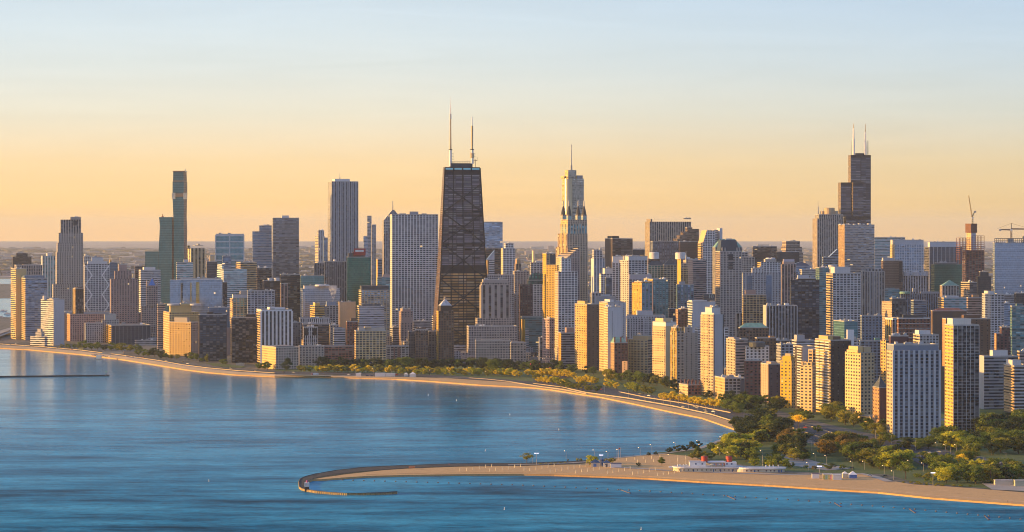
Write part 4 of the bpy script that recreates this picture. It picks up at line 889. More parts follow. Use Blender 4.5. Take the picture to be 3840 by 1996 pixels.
# ---- the stepped black skyscraper, tallest on the right
D = 7050.0; cg = lambda x: cvx('G', x); cy = lambda y: cvy('G', y)
rec = Rec(); rec.th = math.radians(7.5); X = [cg(363), cg(385), cg(593)]; rec.loc = Vector(((X[1] - CX) / F * D, D, 0)); rec.minL = 18
rec.root = empty('black_stepped_tower', rec.loc); tag(rec.root, 'black skyscraper of bundled square tubes with two white antennas', 'skyscraper')
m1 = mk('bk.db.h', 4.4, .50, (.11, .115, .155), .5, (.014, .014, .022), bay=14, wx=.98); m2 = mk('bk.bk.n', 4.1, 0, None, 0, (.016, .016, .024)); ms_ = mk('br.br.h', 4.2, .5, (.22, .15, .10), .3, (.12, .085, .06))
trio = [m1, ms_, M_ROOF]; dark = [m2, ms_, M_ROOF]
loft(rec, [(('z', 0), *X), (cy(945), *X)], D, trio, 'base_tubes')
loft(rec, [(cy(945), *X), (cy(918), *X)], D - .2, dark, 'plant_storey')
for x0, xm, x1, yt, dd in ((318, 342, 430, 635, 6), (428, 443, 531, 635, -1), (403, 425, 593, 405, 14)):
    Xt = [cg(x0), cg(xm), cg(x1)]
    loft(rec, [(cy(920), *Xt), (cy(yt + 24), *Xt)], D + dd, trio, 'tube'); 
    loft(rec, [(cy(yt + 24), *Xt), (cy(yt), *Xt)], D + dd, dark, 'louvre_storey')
    for k in ((.5,) if x0 == 403 else ()):
        o = rec.P - rec.loc + rec.f * rec.W * k - rec.g * .4; o.z = zat(cy(920), D); mb = MB(); mb.bar(o, Vector((o.x, o.y, rec.z)), 1.6); mb.build('column', m_fr, rec.root)
o = rec.P - rec.loc + rec.f * rec.W * .3 + rec.g * 8; mb = MB(); mb.box(o, rec.f * rec.W * .5, rec.g * 14, Vector((0, 0, zat(cy(388), D) - rec.z))); mb.build('roof_house', M_DARK, rec.root)
for px, ys_ in ((449, (143, 180)), (547, (143, 210))):
    antenna(cg(px), [('mast_base', M_MW, [(3.4, cy(404)), (3.0, cy(ys_[1] + 90))]), ('mast_shaft', M_MW, [(2.3, cy(ys_[1] + 90)), (1.8, cy(ys_[1]))]), ('mast_tip', M_TAN, [(1.2, cy(ys_[1])), (.6, cy(ys_[0]))])], rec.root, rec.loc, D + 24, None, None)
for px, yy in ((428, 285), (436, 285), (563, 285), (570, 285)):
    antenna(cg(px), [('side_aerial', M_CAPS, [(.7, cy(402)), (.5, cy(yy))])], rec.root, rec.loc, D + 26, None, None)

# ---- slim silver tower with a tall spire
D = 5780.0; cg = lambda x: cvx('D1', x); cy = lambda y: cvy('D1', y)
rec = Rec(); rec.th = math.radians(24); X = [cg(1480), cg(1548), cg(1716)]; rec.loc = Vector(((X[1] - CX) / F * D, D, 0)); rec.minL = 18
rec.root = empty('silver_spire_tower', rec.loc); tag(rec.root, 'silver glass skyscraper with rounded setbacks and a tall thin spire', 'skyscraper')
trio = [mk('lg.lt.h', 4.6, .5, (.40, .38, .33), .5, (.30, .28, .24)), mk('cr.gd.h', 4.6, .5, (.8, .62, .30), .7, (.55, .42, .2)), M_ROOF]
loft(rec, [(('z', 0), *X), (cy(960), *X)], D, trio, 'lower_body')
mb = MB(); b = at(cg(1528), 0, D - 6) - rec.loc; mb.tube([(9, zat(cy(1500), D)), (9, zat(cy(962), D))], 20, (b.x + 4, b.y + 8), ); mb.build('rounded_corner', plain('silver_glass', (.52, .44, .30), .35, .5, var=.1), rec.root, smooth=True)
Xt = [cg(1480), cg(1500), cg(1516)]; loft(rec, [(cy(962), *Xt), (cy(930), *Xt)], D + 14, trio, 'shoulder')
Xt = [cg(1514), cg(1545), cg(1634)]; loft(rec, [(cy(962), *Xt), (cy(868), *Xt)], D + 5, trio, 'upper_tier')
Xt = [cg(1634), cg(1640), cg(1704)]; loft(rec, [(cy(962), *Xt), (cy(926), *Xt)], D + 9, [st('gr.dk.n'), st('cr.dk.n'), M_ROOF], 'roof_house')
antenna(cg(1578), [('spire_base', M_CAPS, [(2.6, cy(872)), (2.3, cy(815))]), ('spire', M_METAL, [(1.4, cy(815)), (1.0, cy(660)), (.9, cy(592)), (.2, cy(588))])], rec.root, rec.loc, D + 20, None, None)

# ---- stone tower with four lantern turrets
D = 5180.0; cg = lambda x: cvx('D2', x); cy = lambda y: cvy('D2', y)
rec = Rec(); rec.th = math.radians(26); X = [cg(1072), cg(1192), cg(1406)]; rec.loc = Vector(((X[1] - CX) / F * D, D, 0)); rec.minL = 12
rec.root = empty('lantern_tower', rec.loc); tag(rec.root, 'tall cream stone skyscraper with four dark domed lanterns on its roof', 'skyscraper')
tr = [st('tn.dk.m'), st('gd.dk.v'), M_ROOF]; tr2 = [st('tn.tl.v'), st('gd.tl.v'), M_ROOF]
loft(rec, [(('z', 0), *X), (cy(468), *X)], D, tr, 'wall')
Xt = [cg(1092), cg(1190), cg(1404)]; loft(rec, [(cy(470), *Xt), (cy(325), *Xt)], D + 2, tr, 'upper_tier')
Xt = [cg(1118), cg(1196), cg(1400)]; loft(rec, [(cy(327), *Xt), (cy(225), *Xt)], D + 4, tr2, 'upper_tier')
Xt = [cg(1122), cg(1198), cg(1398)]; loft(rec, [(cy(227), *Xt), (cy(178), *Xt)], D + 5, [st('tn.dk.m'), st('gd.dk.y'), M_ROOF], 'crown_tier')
P = rec.P - rec.loc; zc = rec.z
for fx, fy in ((.02, .02), (.80, .02), (.02, .80), (.80, .80)):
    s_ = rec.W * .20; o = P + rec.f * rec.W * fx + rec.g * rec.L * fy; mb = MB(); h = zat(cy(125), D) - zc
    s2 = min(s_, rec.L * .3)
    mb.box(o, rec.f * s_, rec.g * s2, Vector((0, 0, h))); tw = mb.build('lantern', [st('tn.tl.p')], rec.root)
    q = o + rec.f * s_ / 2 + rec.g * s2 / 2; mb = MB(); r_ = s_ * .56; z1 = zc + h
    mb.tube([(r_, z1), (r_ * .85, z1 + 6), (r_ * .45, z1 + 14), (r_ * .2, z1 + 18)], 8, (q.x, q.y)); mb.build('dome', plain('lantern_dome', (.028, .028, .036), .5), tw)
    mb = MB(); mb.tube([(1.3, z1 + 17), (1.1, z1 + 27), (.1, z1 + 29)], 8, (q.x, q.y)); mb.build('finial', M_CONC, tw)

# ---- rippling green glass tower of three stems
D = 6050.0; cg = lambda x: cvx('B1', x); cy = lambda y: cvy('B1', y)
rec = Rec(); rec.loc = Vector(((cg(160) - CX) / F * D, D, 0)); rec.th = math.radians(-9); rec.minL = 22
rec.root = empty('rippling_glass_tower', rec.loc); tag(rec.root, 'tallest green glass tower, three rippling stems, top still under construction', 'skyscraper')
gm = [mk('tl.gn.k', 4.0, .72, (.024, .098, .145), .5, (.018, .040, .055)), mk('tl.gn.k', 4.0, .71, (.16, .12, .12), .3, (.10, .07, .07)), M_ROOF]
def stem(nm, rows, dd, ye=None):
    # right face seen: treat the near corner as the right-hand one
    mb = MB(); th = math.radians(-14); f = Vector((math.cos(th), math.sin(th), 0)); g = Vector((-math.sin(th), math.cos(th), 0))
    ri = []
    for y, x0, xc, x1 in rows:
        Dd = D + dd; z = 0 if y is None else zat(cy(y), Dd)
        Pc = Vector(((cg(xc) - CX) / F * Dd, Dd, z)); tl = (cg(x0) - CX) / F; tr_ = (cg(x1) - CX) / F
        # left along -f, right along g
        W_ = (Pc.x - tl * Dd) / (f.x - tl * f.y); L_ = max(14, (tr_ * Dd - Pc.x) / max(.05, g.x - tr_ * g.y))
        ri.append((Pc, Pc - f * W_, Pc - f * W_ + g * L_, Pc + g * L_, W_, L_, z))
    for a, b in zip(ri, ri[1:]):
        for i, j, wi, mi in ((1, 0, 4, 0), (0, 3, 5, 1), (3, 2, 4, 0), (2, 1, 5, 1)):
            mb.quad([a[i] - rec.loc, a[j] - rec.loc, b[j] - rec.loc, b[i] - rec.loc], mi, [(0, a[6]), (a[wi], a[6]), (b[wi], b[6]), (0, b[6])])
    t = ri[-1]; mb.quad([t[i] - rec.loc for i in range(4)], 2)
    mb.build(nm, gm, rec.root); return ri[-1]
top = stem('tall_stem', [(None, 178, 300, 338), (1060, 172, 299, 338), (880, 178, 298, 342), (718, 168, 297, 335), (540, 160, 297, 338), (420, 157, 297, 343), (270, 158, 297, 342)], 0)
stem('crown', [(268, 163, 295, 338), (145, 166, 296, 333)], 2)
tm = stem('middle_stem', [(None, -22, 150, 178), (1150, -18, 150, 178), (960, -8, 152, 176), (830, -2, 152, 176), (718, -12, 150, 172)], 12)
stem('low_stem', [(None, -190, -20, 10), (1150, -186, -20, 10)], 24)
mb = MB(); q = top[0] - rec.loc; f_ = (top[1] - top[0])
for zz, hh, pr in ((zat(cy(272), D), 2.5, 3), (zat(cy(148), D), 2.0, 2)):
    o = Vector((q.x, q.y, zz)) - Vector((0, pr, 0)) + Vector((pr, 0, 0)); mb.box(o, f_ * 1.06, Vector((0, 12, 0)), Vector((0, 0, hh)))
mb.build('work_platform', plain('scaffold', (.12, .09, .08), .8), rec.root)
mb = MB(); o = Vector((q.x - 1, q.y - .5, zat(cy(465), D))); mb.box(o, f_ * .9, Vector((0, .4, 0)), Vector((0, 0, zat(cy(420), D) - o.z))); mb.build('open_storey', plain('open_floors', (.12, .10, .10), .8), rec.root)
for px in (172, 315):
    mb = MB(); o = at(cg(px), cy(445), D) - rec.loc; mb.abox(o.x - 4, o.y - 2.5, o.z - 9, o.x + 4, o.y - 1.5, o.z + 6); mb.build('bright_panel', plain('pale_panel', (.75, .62, .42), .4), rec.root)
for px, yt_ in ((315, 115), (165, 140), (335, 140)):
    mb = MB(); b = at(cg(px), 0, D + 8) - rec.loc; mb.tube([(1.2, zat(cy(150), D)), (1.0, zat(cy(yt_), D))], 6, (b.x, b.y)); mb.build('hoist', M_METAL, rec.root)
mb = MB(); b = at(cg(33), 0, D + 20) - rec.loc; mb.tube([(3, zat(cy(718), D)), (2, zat(cy(705), D)), (.8, zat(cy(700), D)), (.8, zat(cy(680), D))], 6, (b.x, b.y)); mb.build('hoist', plain('hoist_red', (.30, .10, .07)), rec.root)

# ---- concrete core with steel frame rising round it
D = 5950.0; cg = lambda x: cvx('E3', x); cy = lambda y: cvy('E3', y)
rec = Rec(); X = [cg(1184), cg(1232), cg(1282)]; rec.th = math.radians(30); rec.loc = Vector(((X[1] - CX) / F * D, D, 0)); rec.minL = 10
rec.root = empty('unfinished_tower', rec.loc); tag(rec.root, 'unfinished tower, bare concrete core inside a rust-red steel frame', 'tower')
loft(rec, [(('z', 0), *X), (cy(392), *X)], D, [st('lg.dk.n'), st('cr.dk.s'), M_ROOF], 'core')
mb = MB(); o = rec.P - rec.loc - rec.f * 2 - rec.g * 2; o.z -= 20; mb.box(o, rec.f * (rec.W + 4), rec.g * (rec.L + 4), Vector((0, 0, 21))); mb.build('formwork', plain('rust_form', (.16, .07, .045)), rec.root)
M_ST = plain('rust_steel', (.22, .075, .05), .7)
c0 = at(cg(1232), 0, D) - rec.loc
hw = (cg(1355) - cg(1105)) / 2 / F * D; xc = (at(cg(1230), 0, D) - rec.loc).x
zt1 = zat(cy(515), D); zl = zat(cy(540), D); zb = zat(cy(760), D)
mb = MB(); nz = 11
for k in range(nz + 1):
    z = zb + (zt1 - zb) * k / nz
    for yy in (-16, 34):
        xl = xc - hw if z < zl + 1 else xc; mb.bar(Vector((xl, yy, z)), Vector((xc + hw, yy, z)), .9)
    for xx in (xc - hw, xc + hw):
        if z < zl + 1 or xx > xc: mb.bar(Vector((xx, -16, z)), Vector((xx, 34, z)), .9)
mb.build('floor_beams', M_ST, rec.root)
for i in range(9):
    xx = xc - hw + 2 * hw * i / 8
    mb = MB()
    for yy in (-16, 34): mb.bar(Vector((xx, yy, 0)), Vector((xx, yy, zl if i < 4 else zt1)), 1.0)
    mb.build('steel_column', M_ST, rec.root)
mb = MB(); mb.abox(xc - hw * .55, -15, 0, xc + hw - .6, 33, zat(cy(665), D)); mb.build('enclosed_storeys', st('mr.dk.h'), rec.root)
def crane(px, yb, yt, jib, label, D, col, par_loc):
    b = at(px, yb, D); rt_ = empty('tower_crane', b); tag(rt_, label, 'crane'); mt_ = plain('crane_paint', col, .6)
    zt_ = zat(yt, D) - b.z; mb = MB(); s_ = 1.3
    for sx_ in (-s_, s_):
        for sy_ in (-s_, s_): mb.bar(Vector((sx_, sy_, 0)), Vector((sx_, sy_, zt_)), .9)
    k = 0
    while k * 4 < zt_ - 4:
        mb.bar(Vector((-s_, -s_, k * 4)), Vector((s_, -s_, k * 4 + 4)), .5); mb.bar(Vector((-s_, s_, k * 4 + 4)), Vector((s_, s_, k * 4)), .5); k += 1
    mb.build('mast', mt_, rt_)
    mb = MB(); mb.abox(-2.2, -2.2, zt_, 2.2, 2.2, zt_ + 3.5); mb.build('cab', M_WHITE, rt_)
    for nm, (dx, dz), w in jib:
        mb = MB(); a = Vector((0, 0, zt_ + 3)); e = a + Vector((dx, 0, dz)); pn = Vector((-dz, 0, dx)).normalized() * 2.0
        for off in (Vector((0, -1, 0)), Vector((0, 1, 0)), pn): mb.bar(a + off, e + off * .4, w)
        n = 10
        for i in range(n):
            p = a.lerp(e, i / n); p2 = a.lerp(e, (i + .5) / n); p3 = a.lerp(e, (i + 1) / n); sc = 1 - .6 * (i + .5) / n; mb.bar(p, p2 + pn * sc, w * .6); mb.bar(p2 + pn * sc, p3, w * .6)
        mb.build(nm, mt_, rt_)
        if nm == 'counter_jib':
            mb = MB(); mb.abox(e.x - 2.5, -1.5, e.z - 3.5, e.x + 2.5, 1.5, e.z + .5); mb.build('counterweight', M_CAPS, rt_)
    return rt_, zt_
mpp = D / F
crane(cg(1246), cy(392), cy(335), [('jib', ((cg(1212) - cg(1250)) * mpp, (cy(330) - cy(102)) * mpp), .9), ('counter_jib', (6, 14), .9)], 'pale luffing crane with its boom raised steeply above the unfinished tower', D, (.50, .36, .16), None)
D2_ = 5450 * 1.02 + 10; mpp = D2_ / F
rt_, zt_ = crane(cg(1652), cy(592), cy(462), [('jib', ((cg(1860) - cg(1652)) * mpp, 0), 1.5), ('counter_jib', ((cg(1535) - cg(1652)) * mpp, 0), 1.5)], 'grey crane with a level boom standing on the pale glass tower', D2_, (.25, .17, .12), None)
mb = MB(); a = Vector((0, 0, zt_ + 16)); mb.bar(Vector((0, 0, zt_)), a, 1.2); mb.bar(a, Vector((40, 0, zt_ + 4.5)), .35); mb.bar(a, Vector((-30, 0, zt_ + 4.5)), .35); mb.build('apex_ties', M_DARK, rt_)
r = by_label('unfinished top'); mb = MB(); P = r.P - r.loc
for k in range(16):
    q = P + r.f * r.W * k / 15; mb.bar(q, q + Vector((0, 0, 10)), 1.0)
for h in (5, 10): mb.bar(P + Vector((0, 0, h)), P + r.f * r.W + Vector((0, 0, h)), 1.2)
mb.build('bare_frame', plain('bare_steel', (.12, .12, .13)), r.root)
mb = MB(); mb.box(P + r.f * r.W * .42 - r.g * .2, r.f * r.W * .2, r.g * 8, Vector((0, 0, 9.5))); mb.build('core_wall', M_CAPS, r.root)
# ---------------------------------------------------------------- ground, water, roads
def ground_mat(name, stops, scales, rough=.95):
    m = bpy.data.materials.new(name); m.use_nodes = True; t = m.node_tree; b = t.nodes['Principled BSDF']; b.inputs['Roughness'].default_value = rough
    tcn = t.nodes.new('ShaderNodeTexCoord'); tot = None
    for sc, w in scales:
        nz = t.nodes.new('ShaderNodeTexNoise'); nz.inputs['Scale'].default_value = sc; nz.inputs['Detail'].default_value = 7; nz.inputs['Roughness'].default_value = .6
        t.links.new(tcn.outputs['Object'], nz.inputs['Vector'])
        v = mth(t, 'MULTIPLY', nz.outputs[0], w); tot = v if tot is None else mth(t, 'ADD', tot, v)
    t.links.new(ramp(t, tot, stops), b.inputs['Base Color']); return m
M_CITY = ground_mat('city_ground', [(.32, (.10, .10, .10, 1)), (.45, (.045, .055, .035, 1)), (.52, (.15, .13, .12, 1)), (.6, (.07, .075, .06, 1)), (.70, (.24, .20, .17, 1))], [(.004, .5), (.05, .5)])
M_FAR = ground_mat('plain_ground', [(.36, (.13, .125, .11, 1)), (.46, (.22, .195, .18, 1)), (.52, (.32, .28, .27, 1)), (.58, (.16, .155, .135, 1)), (.70, (.48, .41, .39, 1))], [(.00045, .5), (.006, .5)])
M_SAND = ground_mat('sand', [(.36, (.38, .215, .085, 1)), (.47, (.58, .35, .145, 1)), (.54, (.50, .295, .12, 1)), (.66, (.70, .44, .20, 1))], [(.015, .45), (.12, .3), (.6, .25)])
M_WET = ground_mat('wet_sand', [(.3, (.40, .27, .15, 1)), (.7, (.56, .39, .23, 1))], [(.05, 1)], .6)
M_GRASS = ground_mat('grass', [(.35, (.035, .065, .012, 1)), (.55, (.065, .105, .018, 1)), (.72, (.12, .13, .03, 1))], [(.03, .5), (.25, .5)])
M_ASPH = ground_mat('asphalt', [(.3, (.030, .030, .036, 1)), (.7, (.055, .053, .060, 1))], [(.02, .5), (.2, .5)], .85)
M_PATH = ground_mat('paving', [(.3, (.26, .24, .22, 1)), (.7, (.36, .33, .30, 1))], [(.05, 1)], .9)
M_LAKEWALL = ground_mat('lake_concrete', [(.3, (.36, .26, .15, 1)), (.7, (.50, .37, .22, 1))], [(.03, .5), (.3, .5)])
def sheet(name, pts, mat, kind='structure', skirt=None, mat2=None, parent=None):
    tri = geometry.tessellate_polygon([[Vector((p[0], p[1], 0)) for p in pts]])
    mb = MB()
    for a in tri: mb.quad([pts[i] for i in a])
    if skirt is not None:
        for p, q in zip(pts, pts[1:] + pts[:1]): mb.quad([p, q, Vector((q[0], q[1], skirt)), Vector((p[0], p[1], skirt))], 1)
    o = mb.build(name, [mat, mat2 or mat], parent)
    if kind: o['kind'] = kind
    return o
def strip(name, a, b, mat, kind='structure'):        # ribbon between two polylines of 3-D points
    mb = MB()
    for p, q, p2, q2 in zip(a, a[1:], b, b[1:]): mb.quad([p, q, q2, p2])
    o = mb.build(name, mat)
    if kind: o['kind'] = kind
    return o
near_shore = [(-300, 1286), (0, 1305), (100, 1310), (299, 1328), (448, 1346), (600, 1370), (690, 1385), (779, 1396), (887, 1405), (1030, 1412), (1240, 1414), (1487, 1421), (1630, 1430), (1800, 1443),
    (1949, 1450), (2009, 1454), (2069, 1461), (2158, 1475), (2248, 1488), (2379, 1514), (2523, 1545), (2630, 1566), (2700, 1590), (2763, 1612), (2764, 1624), (2755, 1640), (2706, 1648), (2627, 1682),
    (2494, 1701), (2403, 1709), (2314, 1719), (2225, 1731), (2137, 1737), (2018, 1741), (1930, 1744), (1708, 1750), (1600, 1754), (1485, 1759), (1373, 1770), (1330, 1776), (1298, 1780), (1224, 1790), (1172, 1798),
    (1205, 1798), (1298, 1791), (1373, 1786), (1522, 1782), (1745, 1779), (1960, 1778), (2077, 1780), (2255, 1786), (2432, 1793), (2640, 1806), (2900, 1820), (3140, 1836), (3293, 1845), (3489, 1866), (3782, 1888), (3850, 1893), (4300, 1926)]
wp = lambda px, py, z=LAND: gp(px, py, z)
FAR = 55000.0
out = [wp(*p) for p in near_shore] + [Vector((6000, 2400, LAND)), Vector((32000, FAR, LAND)), Vector((-32000, FAR, LAND)), Vector((-32000, 14000, LAND)),
    wp(-2600, 1044), wp(78, 1044), wp(80, 1065), wp(-2600, 1065), wp(-2600, 1117), wp(70, 1117), wp(62, 1190), wp(-2600, 1192)]
sheet('ground', out, M_CITY, skirt=-1.5, mat2=M_SAND)
mb = MB(); mb.quad([(-32000, 9500, LAND + .4), (32000, 9500, LAND + .4), (32000, FAR, LAND + .4), (-32000, FAR, LAND + .4)])
# the far plain starts behind the harbour water so that it never covers it
mb = MB(); y0 = gp(0, 1041).y
mb.quad([(-32000, y0, LAND + .4), (32000, y0, LAND + .4), (32000, FAR, LAND + .4), (-32000, FAR, LAND + .4)]); mb.build('plain_terrain', M_FAR)['kind'] = 'structure'

# the lake
m = bpy.data.materials.new('lake_water'); m.use_nodes = True; t = m.node_tree; b = t.nodes['Principled BSDF']
tcn = t.nodes.new('ShaderNodeTexCoord')
def noise(sc, det, mp=None, rough=.55):
    nz = t.nodes.new('ShaderNodeTexNoise'); nz.inputs['Scale'].default_value = sc; nz.inputs['Detail'].default_value = det; nz.inputs['Roughness'].default_value = rough
    if mp:
        mm = t.nodes.new('ShaderNodeMapping'); mm.inputs['Scale'].default_value = mp[0]; mm.inputs['Rotation'].default_value = (0, 0, mp[1]); t.links.new(tcn.outputs['Object'], mm.inputs[0]); t.links.new(mm.outputs[0], nz.inputs['Vector'])
    else: t.links.new(tcn.outputs['Object'], nz.inputs['Vector'])
    return nz.outputs[0]
gust = noise(1, 5, ((.0042, .0125, 1), .06), .58)     # long wind lanes
gust2 = noise(1, 4, ((.012, .034, 1), -.05), .6)
g = mth(t, 'ADD', mth(t, 'MULTIPLY', gust, .62), mth(t, 'MULTIPLY', gust2, .38))
rip = noise(.34, 5, ((.45, 1.0, 1), .1)); rip2 = noise(.075, 4, ((.45, 1.0, 1), -.15))
hgt = mth(t, 'ADD', mth(t, 'MULTIPLY', rip, .8), mth(t, 'MULTIPLY', rip2, 1.6))
gm_ = t.nodes.new('ShaderNodeMapRange'); t.links.new(g, gm_.inputs[0]); gm_.inputs[1].default_value = .36; gm_.inputs[2].default_value = .60
bp = t.nodes.new('ShaderNodeBump'); bp.inputs['Distance'].default_value = 1.0
t.links.new(hgt, bp.inputs['Height']); t.links.new(mth(t, 'MULTIPLY_ADD', gm_.outputs[0], -.20, .36), bp.inputs['Strength'])
t.nodes.remove(b)
df = t.nodes.new('ShaderNodeBsdfDiffuse'); gs = t.nodes.new('ShaderNodeBsdfGlossy'); fr = t.nodes.new('ShaderNodeFresnel'); mxw = t.nodes.new('ShaderNodeMixShader')
fr.inputs['IOR'].default_value = 1.33
for nd in (gs, fr): t.links.new(bp.outputs[0], nd.inputs['Normal'])
t.links.new(ramp(t, g, [(.36, (.001, .040, .072, 1)), (.42, (.003, .092, .165, 1)), (.50, (.007, .175, .285, 1)), (.64, (.030, .28, .41, 1))]), df.inputs['Color'])
rc = t.nodes.new('ShaderNodeMix'); rc.data_type = 'RGBA'; rc.blend_type = 'MULTIPLY'; rc.inputs[0].default_value = 1; t.links.new(df.inputs['Color'].links[0].from_socket, rc.inputs[6])
t.links.new(mth(t, 'MULTIPLY_ADD', mth(t, 'ADD', rip, rip2), 1.7, -.70), rc.inputs[7]); t.links.new(rc.outputs[2], df.inputs['Color'])
gs.inputs['Color'].default_value = (.80, .90, 1, 1)
sp = t.nodes.new('ShaderNodeSeparateXYZ'); t.links.new(tcn.outputs['Object'], sp.inputs[0]); ym = t.nodes.new('ShaderNodeMapRange'); ym.interpolation_type = 'SMOOTHSTEP'; t.links.new(sp.outputs[1], ym.inputs[0])
ym.inputs[1].default_value = 2350; ym.inputs[2].default_value = 3900; ym.inputs[3].default_value = .34; ym.inputs[4].default_value = .15   # the open lake is choppy, the water under the shore calm
t.links.new(mth(t, 'MULTIPLY_ADD', gm_.outputs[0], -.05, ym.outputs[0]), gs.inputs['Roughness'])
yw = t.nodes.new('ShaderNodeMapRange'); t.links.new(sp.outputs[1], yw.inputs[0]); yw.inputs[1].default_value = 2050; yw.inputs[2].default_value = 4000; yw.inputs[3].default_value = .05; yw.inputs[4].default_value = .74
t.links.new(mth(t, 'MULTIPLY', fr.outputs[0], mth(t, 'MULTIPLY_ADD', gm_.outputs[0], .12, yw.outputs[0])), mxw.inputs[0])
t.links.new(df.outputs[0], mxw.inputs[1]); t.links.new(gs.outputs[0], mxw.inputs[2]); t.links.new(mxw.outputs[0], t.nodes['Material Output'].inputs[0])
M_WATER = m
mb = MB(); mb.quad([(-33000, 300, 0), (33000, 300, 0), (33000, FAR, 0), (-33000, FAR, 0)]); mb.build('lake_water', m)['kind'] = 'structure'

P_ = lambda L_, z: [gp(x, y, z) for x, y in L_]
# stepped lakefront on the far shore: slopes up towards the city and catches the sun
lo = [(-300, 1286), (0, 1305), (100, 1310), (299, 1328), (448, 1346), (600, 1370), (690, 1385), (779, 1396), (887, 1405), (1030, 1412), (1140, 1413.5), (1240, 1413.8)]
hi = [(-300, 1279), (0, 1296), (100, 1301), (299, 1318), (448, 1336), (600, 1358), (690, 1373), (779, 1384), (887, 1395), (1030, 1405), (1140, 1408), (1240, 1410)]
hi3 = []
for (lx, ly), (hx, hy) in zip(lo, hi):
    hi3.append(gp(hx, hy, 4.4))
strip('promenade', P_(lo, LAND + .1), hi3, M_LAKEWALL)
strip('promenade', hi3, [p + Vector((3, 9, 0)) for p in hi3], M_PATH)
UP_A = [(-200, 1272), (0, 1284), (150, 1294), (300, 1308), (450, 1325), (600, 1347), (690, 1364), (780, 1376), (890, 1385), (1030, 1392), (1240, 1397), (1490, 1402), (1640, 1407), (1800, 1416), (1900, 1423), (2000, 1432)]
LO_A = [(-200, 1281), (0, 1292), (150, 1302), (300, 1315), (450, 1333), (600, 1355), (690, 1371), (780, 1382), (890, 1392), (1030, 1401), (1240, 1404), (1490, 1409), (1640, 1415), (1800, 1426), (1900, 1432), (2000, 1442)]
strip('road', P_(UP_A, LAND + .5), P_(LO_A, LAND + .5), M_ASPH)
UP_B = [(2000, 1418), (2100, 1427), (2200, 1440), (2350, 1466), (2523, 1494), (2666, 1521), (2740, 1537), (2830, 1556), (2964, 1578), (3030, 1590), (3130, 1612), (3261, 1640), (3400, 1668), (3554, 1700), (3685, 1728), (3840, 1750), (4100, 1785)]
LO_B = [(2000, 1446), (2100, 1454), (2200, 1468), (2350, 1490), (2523, 1519), (2666, 1550), (2740, 1570), (2830, 1592), (2964, 1625), (3036, 1645), (3120, 1662), (3230, 1680), (3393, 1706), (3554, 1728), (3685, 1750), (3840, 1772), (4100, 1808)]
strip('road', P_(UP_B, LAND + .5), P_(LO_B, LAND + .5), M_ASPH)
strip('road', P_([(3040, 1640), (3070, 1665), (3090, 1690)], LAND + .7), P_([(3075, 1648), (3100, 1668), (3112, 1688)], LAND + .7), M_ASPH)
strip('road', P_([(3420, 1725), (3470, 1750), (3520, 1775)], LAND + .7), P_([(3470, 1722), (3520, 1748), (3580, 1772)], LAND + .7), M_ASPH)
strip('road', P_([(2018, 1360), (2030, 1385), (2070, 1418)], LAND + .7), P_([(2060, 1360), (2085, 1385), (2130, 1418)], LAND + .7), M_ASPH)
for UPP, LOO in ((UP_A, LO_A), (UP_B, LO_B)):
    A_, B_ = P_(UPP, LAND + .52), P_([(x, np_) for x, np_ in LOO], LAND + .52)
    for fr_ in (.26, .50, .74):
        mid = [a.lerp(b, fr_) for a, b in zip(A_, B_)]; o_ = [Vector((.0, .35, 0))] * len(mid)
        strip('road_markings', mid, [p + Vector((-.35, .45, 0)) for p in mid], M_PATH)
# beaches
up = [(1172, 1797), (1298, 1779), (1485, 1758.5), (1708, 1749.5), (1930, 1743.5), (2137, 1736.5), (2225, 1730.5), (2314, 1718.5), (2403, 1708.5), (2494, 1702), (2600, 1712), (2660, 1740), (2800, 1770), (2950, 1778), (3050, 1777), (3230, 1779), (3340, 1803), (3424, 1817), (3520, 1822), (3717, 1837), (3840, 1847), (4300, 1890)]
dn = [(1205, 1797.5), (1298, 1790.5), (1373, 1785.5), (1522, 1781.5), (1745, 1778.5), (1960, 1777.5), (2077, 1779.5), (2255, 1785.5), (2432, 1792.5), (2640, 1805.5), (2900, 1819.5), (3140, 1835.5), (3293, 1844.5), (3489, 1865.5), (3782, 1887.5), (3850, 1892.5), (4300, 1925.5)]
sheet('beach', P_(up, LAND + .15) + P_(dn[::-1], LAND + .15), M_SAND)
swash_hi = [(x, y - 5.5 - max(0, (x - 2400)) * .004) for x, y in dn[2:]]
strip('wet_beach', P_(swash_hi, LAND + .35), P_([(x, y + 1.5) for x, y in dn[2:]], .05), M_WET)
bu = [(1240, 1409), (1487, 1414), (1630, 1417), (1800, 1424), (1900, 1431), (2009, 1444), (2100, 1455), (2158, 1466), (2248, 1481), (2350, 1499), (2523, 1529), (2666, 1559), (2770, 1590)]
bl = [(1240, 1413.5), (1487, 1420.5), (1630, 1429.5), (1800, 1442.5), (1949, 1449.5), (2009, 1453.5), (2069, 1460.5), (2158, 1474.5), (2248, 1487.5), (2379, 1513.5), (2523, 1544.5), (2630, 1565.5), (2763, 1611.5)]
sheet('beach', P_(bu, LAND + .15) + P_(bl[::-1], LAND + .15), M_SAND)
